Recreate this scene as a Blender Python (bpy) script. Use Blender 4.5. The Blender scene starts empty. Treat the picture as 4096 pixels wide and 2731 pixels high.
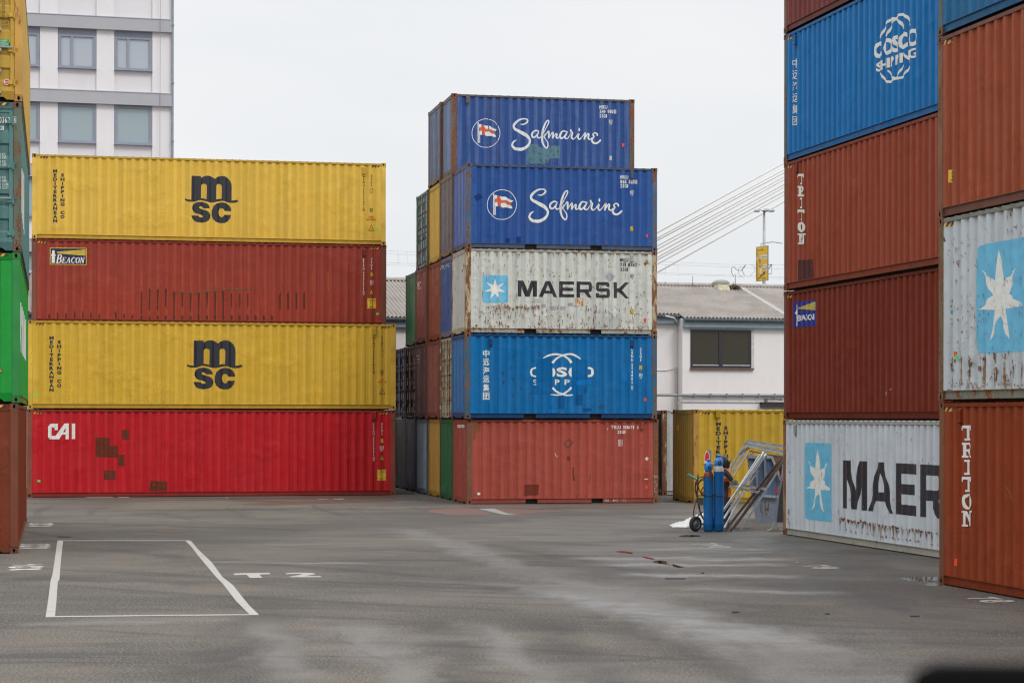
import bpy, bmesh, math, random
from mathutils import Vector, Matrix
random.seed(7)
sc = bpy.context.scene
COL = sc.collection
R = math.radians
# ------------------------------------------------------------------ camera (calibrated on the known container sizes)
F_, CH, CX, CY, ROLL = 8024.5, 2.635, 2048.0, 1670.0, 0.0013165
cr_, sr_ = math.cos(ROLL), math.sin(ROLL)
cam = bpy.data.cameras.new('camera'); camo = bpy.data.objects.new('camera', cam); COL.objects.link(camo)
cam.sensor_width = 36; cam.lens = F_/4096*36; cam.shift_y = (CY-1365.5)/4096
cam.clip_start = 0.1; cam.clip_end = 3000
camo.matrix_world = Matrix.Translation((0, 0, CH)) @ Matrix.Rotation(R(90), 4, 'X') @ Matrix.Rotation(ROLL, 4, 'Z')
cam.dof.use_dof = True; cam.dof.focus_distance = 52; cam.dof.aperture_fstop = 4.0
sc.camera = camo; sc.cycles.pixel_filter_type = 'BLACKMAN_HARRIS'; sc.cycles.filter_width = 1.2
CAM = Vector((0, 0, CH))
def ray(px, py):
    x, y = px-CX, py-CY
    xr, yr = x*cr_+y*sr_, -x*sr_+y*cr_
    return Vector((xr/F_, 1.0, -yr/F_))
def at(px, py, Y):          # point seen at (px,py) of the photo, at distance Y
    return CAM+ray(px, py)*Y
def ground(px, py, z=0.0):
    d = ray(px, py); return CAM+d*((z-CH)/d.z)
def crop(ox, oy, s):
    return lambda x, y: (ox+x/s, oy+y/s)
# ------------------------------------------------------------------ node helpers
def newmat(name):
    m = bpy.data.materials.new(name); m.use_nodes = True
    nt = m.node_tree; nt.nodes.clear()
    out = nt.nodes.new('ShaderNodeOutputMaterial'); b = nt.nodes.new('ShaderNodeBsdfPrincipled')
    nt.links.new(b.outputs[0], out.inputs[0]); return m, nt, b
class NG:
    def __init__(s, nt): s.nt = nt
    def n(s, t, **k):
        o = s.nt.nodes.new(t)
        for a, v in k.items(): setattr(o, a, v)
        return o
    def l(s, a, b): s.nt.links.new(a, b)
    def coords(s, scale=(1, 1, 1), loc=(0, 0, 0), kind='Object'):
        tc = s.n('ShaderNodeTexCoord'); mp = s.n('ShaderNodeMapping'); s.l(tc.outputs[kind], mp.inputs[0])
        mp.inputs['Scale'].default_value = scale; mp.inputs['Location'].default_value = loc; return mp.outputs[0]
    def noise(s, vec, scale, detail=3, rough=.55, dist=0):
        o = s.n('ShaderNodeTexNoise'); s.l(vec, o.inputs['Vector']); o.inputs['Scale'].default_value = scale
        o.inputs['Detail'].default_value = detail; o.inputs['Roughness'].default_value = rough; o.inputs['Distortion'].default_value = dist
        return o.outputs['Fac']
    def ramp(s, f, a, b, va=0., vb=1.):
        o = s.n('ShaderNodeMapRange'); o.clamp = True; o.interpolation_type = 'SMOOTHSTEP'; s.put(f, o.inputs[0])
        for i, v in zip((1, 2, 3, 4), (a, b, va, vb)): o.inputs[i].default_value = v
        return o.outputs[0]
    def put(s, v, sock):
        if isinstance(v, (int, float)): sock.default_value = v
        elif isinstance(v, (tuple, list)): sock.default_value = tuple(v)+((1,) if len(v) == 3 and sock.type == 'RGBA' else ())
        else: s.l(v, sock)
    def math(s, op, a, b=0., c=None):
        o = s.n('ShaderNodeMath', operation=op); s.put(a, o.inputs[0]); s.put(b, o.inputs[1])
        if c is not None: s.put(c, o.inputs[2])
        return o.outputs[0]
    def mix(s, f, a, b, mode='MIX'):
        o = s.n('ShaderNodeMix', data_type='RGBA', blend_type=mode); s.put(f, o.inputs[0]); s.put(a, o.inputs[6]); s.put(b, o.inputs[7]); return o.outputs[2]
    def sep(s, v):
        o = s.n('ShaderNodeSeparateXYZ'); s.l(v, o.inputs[0]); return o.outputs
    def bump(s, h, strength, dist, b):
        o = s.n('ShaderNodeBump'); s.l(h, o.inputs['Height']); o.inputs['Strength'].default_value = strength; o.inputs['Distance'].default_value = dist
        s.l(o.outputs[0], b.inputs['Normal'])
def sh(c, k): return tuple(min(1, x*k) for x in c)
def simple(name, col, rough=.6, metal=0., var=.12, scale=6, spec=.5):
    m, nt, b = newmat(name); g = NG(nt)
    v = g.coords(); n = g.noise(v, scale, 4)
    c = g.mix(g.ramp(n, .3, .7), sh(col, 1-var), sh(col, 1+var))
    g.l(c, b.inputs['Base Color']); b.inputs['Roughness'].default_value = rough; b.inputs['Metallic'].default_value = metal
    b.inputs['Specular IOR Level'].default_value = spec
    return m
def paint(name, col, rust=.2, dirt=.3, rough=.5, fade=.15, edge=0., H=2.591, rustcol=None, spots=1.0, spec=.12, crest=0, wear=.4):
    """sheet-metal paint: fading, vertical dirt runs, rust blisters with runs under them, rust along the bottom edge"""
    m, nt, b = newmat(name); g = NG(nt)
    off = (random.uniform(0, 60), random.uniform(0, 60), random.uniform(0, 60))
    v = g.coords(loc=off); vs = g.coords(scale=(5, 5, .28), loc=off); vr = g.coords(scale=(7, 7, .9), loc=off); vo = g.coords()
    big = g.noise(v, .9, 3); mid = g.noise(v, 5, 5, .65); fine = g.noise(v, 38, 3, .7)
    st = g.noise(vs, 2.2, 5, .7); st2 = g.noise(vr, 2.6, 6, .75)
    grey = sum(col)/3
    faded = tuple(c*.92+grey*.07+.008 for c in col)
    c = g.mix(g.math('MULTIPLY', g.ramp(big, .35, .7), min(1, fade*3)), col, faded)
    c = g.mix(g.math('MULTIPLY', g.ramp(st, .46, .72), fade*1.6), c, sh(faded, 1.18))
    rib = g.noise(g.coords(scale=(3.4, 3.4, .06), loc=off), 1.0, 2, .5)
    c = g.mix(g.ramp(rib, .3, .7), c, g.mix(1.0, c, (1.13, 1.12, 1.11) if False else (.86, .87, .88), 'MULTIPLY'))
    dk = tuple(x*.42+.008 for x in col)
    if crest:      # crowns rubbed and lightened, troughs painted darker for the shade between ribs
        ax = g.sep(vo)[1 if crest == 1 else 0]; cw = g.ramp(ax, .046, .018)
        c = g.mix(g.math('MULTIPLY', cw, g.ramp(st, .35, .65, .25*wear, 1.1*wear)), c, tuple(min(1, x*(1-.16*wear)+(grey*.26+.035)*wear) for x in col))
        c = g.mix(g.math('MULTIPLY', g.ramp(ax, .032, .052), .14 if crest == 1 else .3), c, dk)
    c = g.mix(g.math('MULTIPLY', g.ramp(st, .5, .3), dirt*.7), c, dk)
    c = g.mix(g.math('MULTIPLY', g.ramp(mid, .5, .75), dirt*.25), c, dk)
    rc = rustcol or (.23, .085, .028)
    rr = g.mix(g.ramp(fine, .35, .65), sh(rc, .45), sh(rc, 1.35))
    # rust density: large patches + towards the bottom edge
    z = g.sep(vo)[2]
    low = g.ramp(z, .75, .1, 0, 1)
    dens = g.math('ADD', g.math('MULTIPLY', g.ramp(big, .38, .72), .6), g.math('MULTIPLY', low, .45+edge))
    thr = .80-.28*rust
    a1 = g.ramp(g.math('ADD', mid, g.math('MULTIPLY', dens, .10*rust+.05)), thr, thr+.05)
    a2 = g.ramp(g.math('ADD', st2, g.math('MULTIPLY', dens, .10*rust+.04)), thr-.02, thr+.09, 0, .85)
    rm = g.math('MULTIPLY', g.math('MAXIMUM', a1, a2), min(1, rust*4)*spots)
    c = g.mix(rm, c, rr)
    g.l(c, b.inputs['Base Color'])
    ro = g.math('ADD', rough, g.math('MULTIPLY', g.math('SUBTRACT', mid, .5), .25))
    g.l(g.math('MAXIMUM', ro, g.math('MULTIPLY', rm, .85)), b.inputs['Roughness'])
    b.inputs['Specular IOR Level'].default_value = spec
    dm = g.math('MULTIPLY', g.ramp(g.noise(v, .8, 2), .5, .68), g.noise(g.coords(scale=(1.6, 1.6, 1), loc=off), 4.5, 3, .6, .6))
    h = g.math('ADD', g.math('ADD', g.math('MULTIPLY', dm, 1.6), g.math('MULTIPLY', g.noise(v, 2.6, 2), 1.0)), g.math('MULTIPLY', fine, .03))
    g.bump(h, .55, .035, b)
    return m
def steel_rust(name, col, amt=.5):
    """posts and castings: paint worn through to rust in vertical flakes"""
    m, nt, b = newmat(name); g = NG(nt)
    off = (random.uniform(0, 60), random.uniform(0, 60), random.uniform(0, 60))
    v = g.coords(loc=off); vs = g.coords(scale=(2.2, 2.2, .55), loc=off)
    n1 = g.noise(vs, 3.4, 7, .72); n2 = g.noise(v, 30, 4, .7); n3 = g.noise(v, 1.3, 2)
    rc = g.mix(g.ramp(n2, .3, .7), (.06, .026, .014), (.26, .105, .04))
    f = g.ramp(g.math('ADD', n1, g.math('MULTIPLY', n3, .15)), .74-.36*amt, .84-.36*amt)
    g.l(g.mix(f, g.mix(g.ramp(n3, .3, .7), sh(col, .8), sh(col, 1.1)), rc), b.inputs['Base Color'])
    g.l(g.ramp(f, 0, 1, .5, .88), b.inputs['Roughness']); g.bump(n2, .3, .01, b)
    return m
# ------------------------------------------------------------------ mesh builder
class MB:
    def __init__(s): s.v = []; s.f = []; s.m = []; s.mi = 0
    def add(s, vs, fs):
        o = len(s.v); s.v += [tuple(x) for x in vs]; s.f += [tuple(i+o for i in f) for f in fs]; s.m += [s.mi]*len(fs); return s
    def box(s, x0, x1, y0, y1, z0, z1):
        return s.add([(x0, y0, z0), (x1, y0, z0), (x1, y1, z0), (x0, y1, z0), (x0, y0, z1), (x1, y0, z1), (x1, y1, z1), (x0, y1, z1)],
                     [(3, 2, 1, 0), (4, 5, 6, 7), (0, 1, 5, 4), (1, 2, 6, 5), (2, 3, 7, 6), (3, 0, 4, 7)])
    def bar(s, a, b, w, h=None, up=(0, 0, 1)):
        """rectangular bar between two points"""
        a, b = Vector(a), Vector(b); d = (b-a).normalized(); h = h or w; up = Vector(up)
        if abs(d.dot(up)) > .98: up = Vector((1, 0, 0))
        x = d.cross(up).normalized()*w/2; y = x.cross(d).normalized()*h/2
        return s.add([a-x-y, a+x-y, a+x+y, a-x+y, b-x-y, b+x-y, b+x+y, b-x+y], [(3, 2, 1, 0), (4, 5, 6, 7), (0, 1, 5, 4), (1, 2, 6, 5), (2, 3, 7, 6), (3, 0, 4, 7)])
    def angle(s, a, b, w, t=.006, flip=1):
        """L profile"""
        a, b = Vector(a), Vector(b); d = (b-a).normalized(); up = Vector((0, 0, 1))
        x = d.cross(up).normalized(); y = x.cross(d).normalized()*flip
        p = [(0, 0), (w, 0), (w, t), (t, t), (t, w), (0, w)]
        vs = [a+x*u+y*v for u, v in p]+[b+x*u+y*v for u, v in p]
        return s.add(vs, [(5, 4, 3, 2, 1, 0), (6, 7, 8, 9, 10, 11)]+[(i, (i+1) % 6, (i+1) % 6+6, i+6) for i in range(6)])
    def tube(s, pts, r, n=8, cap=True):
        pts = [Vector(p) for p in pts]; rs = r if isinstance(r, (list, tuple)) else [r]*len(pts); vs = []; up = None
        for i, p in enumerate(pts):
            d = (pts[min(i+1, len(pts)-1)]-pts[max(i-1, 0)]).normalized()
            if up is None: up = Vector((0, 0, 1)) if abs(d.z) < .9 else Vector((1, 0, 0))
            x = d.cross(up).normalized(); y = x.cross(d).normalized(); up = y
            for k in range(n):
                a = 2*math.pi*k/n; vs.append(p+(x*math.cos(a)+y*math.sin(a))*rs[i])
        fs = [(i*n+k, i*n+(k+1) % n, (i+1)*n+(k+1) % n, (i+1)*n+k) for i in range(len(pts)-1) for k in range(n)]
        if cap: fs += [tuple(range(n-1, -1, -1)), tuple(range((len(pts)-1)*n, len(pts)*n))]
        return s.add(vs, fs)
    def lathe(s, prof, cx=0, cy=0, n=20):
        vs = []; k = len(prof)
        for i in range(n):
            a = 2*math.pi*i/n
            for r, z in prof: vs.append((cx+r*math.cos(a), cy+r*math.sin(a), z))
        return s.add(vs, [(i*k+j, ((i+1) % n)*k+j, ((i+1) % n)*k+j+1, i*k+j+1) for i in range(n) for j in range(k-1)])
    def prism(s, poly, d):
        """planar polygon extruded by vector d"""
        n = len(poly); d = Vector(d); vs = [Vector(p) for p in poly]; vs += [p+d for p in vs]
        return s.add(vs, [tuple(range(n-1, -1, -1)), tuple(range(n, 2*n))]+[(i, (i+1) % n, (i+1) % n+n, i+n) for i in range(n)])
    def build(s, name, mats, parent=None, smooth=False, bevel=0, mw=None):
        me = bpy.data.meshes.new(name); me.from_pydata(s.v, [], s.f)
        for m in (mats if isinstance(mats, (list, tuple)) else [mats]): me.materials.append(m)
        for p, i in zip(me.polygons, s.m): p.material_index = i; p.use_smooth = smooth
        me.update()
        bm = bmesh.new(); bm.from_mesh(me); bmesh.ops.recalc_face_normals(bm, faces=bm.faces); bm.to_mesh(me); bm.free()
        o = bpy.data.objects.new(name, me); COL.objects.link(o)
        if parent: o.parent = parent
        if mw is not None: o.matrix_world = mw
        if bevel:
            b = o.modifiers.new('bevel', 'BEVEL'); b.width = bevel; b.segments = 2; b.limit_method = 'ANGLE'; b.angle_limit = R(40)
        return o
def tag(o, label=None, cat=None, group=None, kind=None):
    for k, v in (('label', label), ('category', cat), ('group', group), ('kind', kind)):
        if v: o[k] = v
    return o
def thing(name, label, cat, loc=(0, 0, 0), rz=0., group=None):
    o = bpy.data.objects.new(name, None); COL.objects.link(o); o.location = loc; o.rotation_euler = (0, 0, rz); o.empty_display_size = .3
    return tag(o, label, cat, group)
# ------------------------------------------------------------------ planar drawing: polygons / strokes / glyphs -> triangles in 2D
def fill(polys):
    """even-odd filled polygons -> (verts2d, tris)"""
    cu = bpy.data.curves.new('fill', 'CURVE'); cu.dimensions = '2D'; cu.fill_mode = 'BOTH'
    for p in polys:
        sp = cu.splines.new('POLY'); sp.points.add(len(p)-1); sp.use_cyclic_u = True
        for i, q in enumerate(p): sp.points[i].co = (q[0], q[1], 0, 1)
    o = bpy.data.objects.new('fill', cu); me = o.to_mesh()
    vs = [(v.co.x, v.co.y) for v in me.vertices]; fs = [tuple(p.vertices) for p in me.polygons]
    o.to_mesh_clear(); bpy.data.objects.remove(o); bpy.data.curves.remove(cu); return vs, fs
_gl = {}
def glyph(ch, bold=0.):
    if (ch, bold) in _gl: return _gl[(ch, bold)]
    cu = bpy.data.curves.new('g', 'FONT'); cu.body = ch; cu.offset = bold; cu.resolution_u = 3
    o = bpy.data.objects.new('g', cu); me = o.to_mesh()
    vs = [(v.co.x, v.co.y) for v in me.vertices]; fs = [tuple(p.vertices) for p in me.polygons]
    o.to_mesh_clear(); bpy.data.objects.remove(o); bpy.data.curves.remove(cu)
    if not vs: r = (0, 1, 0, 1, [], [])
    else:
        xs = [v[0] for v in vs]; ys = [v[1] for v in vs]; r = (min(xs), max(xs), min(ys), max(ys), vs, fs)
    _gl[(ch, bold)] = r; return r
def smooth_line(pts, sub=5):
    """Catmull-Rom through points (x,y[,w])"""
    P = [tuple(p) for p in pts]; n = len(P); out = []
    for i in range(n-1):
        a, b, c, d = P[max(i-1, 0)], P[i], P[i+1], P[min(i+2, n-1)]
        for k in range(sub):
            t = k/sub
            out.append(tuple(.5*((2*b[j])+(-a[j]+c[j])*t+(2*a[j]-5*b[j]+4*c[j]-d[j])*t*t+(-a[j]+3*b[j]-3*c[j]+d[j])*t**3) for j in range(len(b))))
    out.append(P[-1]); return out
def stroke(pts, w=None, sub=5, rnd=True):
    """variable width stroke -> (verts, faces) ; pts (x,y,w)"""
    if w is not None: pts = [(p[0], p[1], w) for p in pts]
    L = smooth_line(pts, sub) if sub > 1 else [tuple(p) for p in pts]
    vs = []; n = len(L); fs = []
    for i, (x, y, ww) in enumerate(L):
        a = L[max(i-1, 0)]; b = L[min(i+1, n-1)]; dx, dy = b[0]-a[0], b[1]-a[1]; l = math.hypot(dx, dy) or 1
        nx, ny = -dy/l*ww/2, dx/l*ww/2; vs += [(x+nx, y+ny), (x-nx, y-ny)]
    for i in range(n-1): fs.append((2*i, 2*i+1, 2*i+3, 2*i+2))
    if rnd:
        for e in (0, n-1):
            x, y, ww = L[e]; a = L[1] if e == 0 else L[n-2]; an = math.atan2(y-a[1], x-a[0]); o = len(vs); vs.append((x, y))
            for k in range(7): t = an-math.pi/2+math.pi*k/6; vs.append((x+math.cos(t)*ww/2, y+math.sin(t)*ww/2))
            fs += [(o, o+1+k, o+2+k) for k in range(6)]
    return vs, fs
# ------------------------------------------------------------------ painted marks lying on a container face
class Face:
    """the long side (y=0) or the end (x=0) of a container, following its corrugation"""
    def __init__(s, root, kind, L, W, prof):
        s.root, s.kind, s.L, s.W, s.prof = root, kind, L, W, prof; s.M = Matrix.Translation(root.location) @ Matrix.Rotation(root.rotation_euler.z, 4, 'Z'); s.Mi = s.M.inverted()
    def uv(s, px, py):
        o = s.Mi @ CAM; d = (s.Mi.to_3x3() @ ray(px, py))
        if s.kind == 'side': t = (s.plane-o.y)/d.y; p = o+d*t; return (p.x, p.z)
        t = (s.plane-o.x)/d.x; p = o+d*t; return (s.W-p.y, p.z)
    plane = .012
    def depth(s, u):
        P = s.prof
        if u <= P[0][0]: return P[0][1]
        for (a, ya), (b, yb) in zip(P, P[1:]):
            if a <= u <= b: return ya+(yb-ya)*(u-a)/max(b-a, 1e-6)
        return P[-1][1]
    def pos(s, u, v, off):
        d = s.depth(u)-off
        return (u, d, v) if s.kind == 'side' else (d, s.W-u, v)
    def put(s, name, geo, mat, layer=0, stack=True, parent=None):
        """geo: list of (verts2d, faces) in uv"""
        if name != 'rust_stain' and len(geo) > 1 and name not in ('hazard_stripe',):
            bb = [(min(v[0] for v in g[0]), max(v[0] for v in g[0]), min(v[1] for v in g[0]), max(v[1] for v in g[0])) for g in geo]
            lab = list(range(len(geo))); tol = .05
            for i in range(len(geo)):
                for j in range(i):
                    a, b = bb[i], bb[j]
                    if a[0] < b[1]+tol and b[0] < a[1]+tol and a[2] < b[3]+tol and b[2] < a[3]+tol:
                        li, lj = lab[i], lab[j]; lab = [lj if q == li else q for q in lab]
            if len(set(lab)) > 1:
                return [s.put(name, [g for g, q in zip(geo, lab) if q == c], mat, layer, stack, parent) for c in sorted(set(lab))]
        bm = bmesh.new(); us = []
        for k, (vs, fs) in enumerate(geo):
            z = k*.00025 if stack else 0
            bv = [bm.verts.new((x, y, z)) for x, y in vs]; us += [x for x, y in vs]
            for f in fs:
                try: bm.faces.new([bv[i] for i in f])
                except Exception: pass
        if not us: bm.free(); return
        lo, hi = min(us), max(us)
        for u, _ in s.prof:
            if lo < u < hi: bmesh.ops.bisect_plane(bm, geom=bm.verts[:]+bm.edges[:]+bm.faces[:], plane_co=(u, 0, 0), plane_no=(1, 0, 0), dist=1e-6)
        for v in bm.verts: v.co = s.pos(v.co.x, v.co.y, .0035+.0015*layer+v.co.z)
        bm.normal_update()
        nrm = Vector((0, -1, 0)) if s.kind == 'side' else Vector((-1, 0, 0))
        for f in bm.faces:
            if f.normal.dot(nrm) < 0: f.normal_flip()
        me = bpy.data.meshes.new(name); bm.to_mesh(me); bm.free(); me.materials.append(mat)
        o = bpy.data.objects.new(name, me); COL.objects.link(o); o.parent = parent or s.root; return o
    # all of these take photo pixels
    def P(s, pts): return [s.uv(*p) for p in pts]
    def poly(s, *polys): return fill([s.P(p) for p in polys])
    def strk(s, pts, w, fn=lambda x, y: (x, y), sub=5, rnd=True):
        """stroke traced in crop coordinates; w in the same units"""
        a = s.uv(*fn(0, 0)); b = s.uv(*fn(0, 100)); k = math.hypot(b[0]-a[0], b[1]-a[1])/100
        q = [(*s.uv(*fn(p[0], p[1])), (p[2] if len(p) > 2 else w)*k) for p in pts]
        return stroke(q, None, sub, rnd)
    def quadmap(s, bl, br, tl):
        a, b, c = s.uv(*bl), s.uv(*br), s.uv(*tl)
        return lambda x, y: (a[0]+(b[0]-a[0])*x+(c[0]-a[0])*y, a[1]+(b[1]-a[1])*x+(c[1]-a[1])*y)
    def text(s, txt, bl, br, tl, bold=.01, slant=0., gap=.16):
        """capitals stretched to fill the box"""
        m = s.quadmap(bl, br, tl); out = []; W = []
        for ch in txt:
            g = glyph(ch, bold)
            W.append({' ': .45, 'I': .3, '1': .4}.get(ch, (g[1]-g[0])/.72 if g[4] else .45))
        tot = sum(W)+gap*(len(txt)-1); x = 0
        for ch, w in zip(txt, W):
            x0, x1, y0, y1, vs, fs = glyph(ch, bold)
            if vs:
                if y1-y0 < .4: y0, y1 = (0, .73)
                out.append(([m((x+(a-x0)/(x1-x0)*w)/tot+slant*((c-y0)/(y1-y0)), (c-y0)/(y1-y0)) for a, c in vs], fs))
            x += w+gap
        return out
    def vtext(s, txt, cx, w, ytop, ybot, bold=.02, fillh=.8, cjk=False, cxb=None):
        n = len(txt); out = []; h = (ybot-ytop)/n; cxb = cx if cxb is None else cxb
        for i, ch in enumerate(txt):
            g = glyph(ch, bold)
            if not g[4]: continue
            xc = cx+(cxb-cx)*i/max(1, n-1)
            ww = w*({'I': .32, '1': .42}.get(ch, min(1.2, (g[1]-g[0])/.58)) if not cjk else 1)
            y0 = ytop+h*i; m = s.quadmap((xc-ww/2, y0+h*fillh), (xc+ww/2, y0+h*fillh), (xc-ww/2, y0))
            out.append(([m((a-g[0])/(g[1]-g[0]), (c-g[2])/(g[3]-g[2])) for a, c in g[4]], g[5]))
        return out
    def rect(s, x0, y0, x1, y1, dy=0): return s.poly([(x0, y0), (x1, y0+dy), (x1, y1+dy), (x0, y1)])
    def frame(s, x0, y0, x1, y1, t): return s.poly([(x0, y0), (x1, y0), (x1, y1), (x0, y1)], [(x0+t, y0+t), (x1-t, y0+t), (x1-t, y1-t), (x0+t, y1-t)])
# ------------------------------------------------------------------ shared materials
M = dict(
    white=simple('white_lettering', (.66, .66, .62), .55, var=.08, scale=30), black=simple('black_lettering', (.02, .021, .028), .35, var=.25, scale=20),
    ink=simple('dark_brown_lettering', (.05, .04, .02), .5), sticker=simple('orange_sticker', (.72, .34, .02), .4), ystick=simple('yellow_sticker', (.72, .46, .03), .4),
    neon=simple('neon_green_tape', (.03, .75, .12), .5), neonr=simple('neon_red_tape', (.85, .06, .02), .5), hole=simple('casting_inside', (.012, .01, .009), .9),
    gasket=simple('rubber_gasket', (.02, .022, .024), .6), under=simple('under_floor', (.03, .027, .024), .9), sky_blue=simple('light_blue_logo_paint', (.13, .43, .62), .5, var=.1, scale=5),
    logow=simple('white_logo_paint', (.70, .70, .66), .5, var=.08, scale=14), galv=simple('galvanised_steel', (.42, .44, .46), .38, .75, .15, 9),
    galvd=simple('dull_galvanised_steel', (.30, .31, .32), .5, .6, .2, 9), chalk=simple('chalk', (.5, .5, .46), .9))
# ------------------------------------------------------------------ shipping containers
W_ = 2.438; HC, ST = 2.896, 2.591; GAP = .015
POST = .172
def side_profile(L, pitch=.278):
    a, b = POST-.002, L-POST+.002; n = int((b-a-.10)/pitch); m = (b-a-n*pitch)/2; P = [(a, .014), (a+m, .014)]; u = a+m
    f = pitch/.278
    for i in range(n):
        P += [(u+.035*f, .014), (u+.100*f, .052), (u+.176*f, .052), (u+.241*f, .014)]; u += pitch
    P += [(b, .014)]; return P
def end_profile(W, pitch=.25):
    a, b = .158, W-.158; n = int((b-a-.04)/pitch); m = (b-a-n*pitch)/2; P = [(a, .02), (a+m, .02)]; u = a+m
    for i in range(n): P += [(u+.055, .02), (u+.075, .066), (u+pitch-.075, .066), (u+pitch-.055, .02)]; u += pitch
    P += [(b, .02)]; return P
def sheet(P, z0, z1, fn, th=.004):
    mb = MB(); vs = []; n = len(P)
    for u, d in P: vs += [fn(u, d, z0), fn(u, d, z1)]
    mb.add(vs, [(2*i, 2*i+2, 2*i+3, 2*i+1) for i in range(n-1)]); return mb
def casting(mb, x0, x1, y0, y1, z0, z1, faces):
    """corner casting with oval holes on the given faces"""
    mb.mi = 0; N = 14
    def face(o, e1, e2, w, h, inn, hole):
        o, e1, e2, inn = Vector(o), Vector(e1), Vector(e2), Vector(inn)
        c = [o, o+e1*w, o+e1*w+e2*h, o+e2*h]
        if not hole: mb.mi = 0; mb.add(c, [(0, 1, 2, 3)]); return
        cx, cz = w/2, h/2; rx, rz = .026, .040; ring = []
        per = []
        for k in range(N):
            a = 2*math.pi*k/N+math.pi/4; ca, sa = math.cos(a), math.sin(a); ring.append(o+e1*(cx+rx*ca)+e2*(cz+rz*sa))
            t = min(cx/abs(ca) if abs(ca) > 1e-6 else 9, cz/abs(sa) if abs(sa) > 1e-6 else 9); per.append(o+e1*(cx+ca*t)+e2*(cz+sa*t))
        vs = ring+per+c; fs = [(k, (k+1) % N, N+(k+1) % N, N+k) for k in range(N)]
        # corners
        for ci, cc in enumerate(c):
            best = sorted(range(N), key=lambda k: ((per[k]+per[(k+1) % N])/2-cc).length)[0]
            fs.append((N+best, N+(best+1) % N, 2*N+ci))
        mb.mi = 0; mb.add(vs, fs)
        mb.mi = 1; mb.add(ring+[r+inn*.05 for r in ring], [(k, (k+1) % N, N+(k+1) % N, N+k) for k in range(N)]+[tuple(range(N, 2*N))])
    dx, dy, dz = x1-x0, y1-y0, z1-z0
    face((x0, y0, z0), (1, 0, 0), (0, 0, 1), dx, dz, (0, 1, 0), '-y' in faces)
    face((x0, y1, z0), (1, 0, 0), (0, 0, 1), dx, dz, (0, -1, 0), '+y' in faces)
    face((x0, y0, z0), (0, 1, 0), (0, 0, 1), dy, dz, (1, 0, 0), '-x' in faces)
    face((x1, y0, z0), (0, 1, 0), (0, 0, 1), dy, dz, (-1, 0, 0), '+x' in faces)
    face((x0, y0, z1), (1, 0, 0), (0, 1, 0), dx, dy, (0, 0, -1), False)
    face((x0, y0, z0), (1, 0, 0), (0, 1, 0), dx, dy, (0, 0, 1), False)
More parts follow.
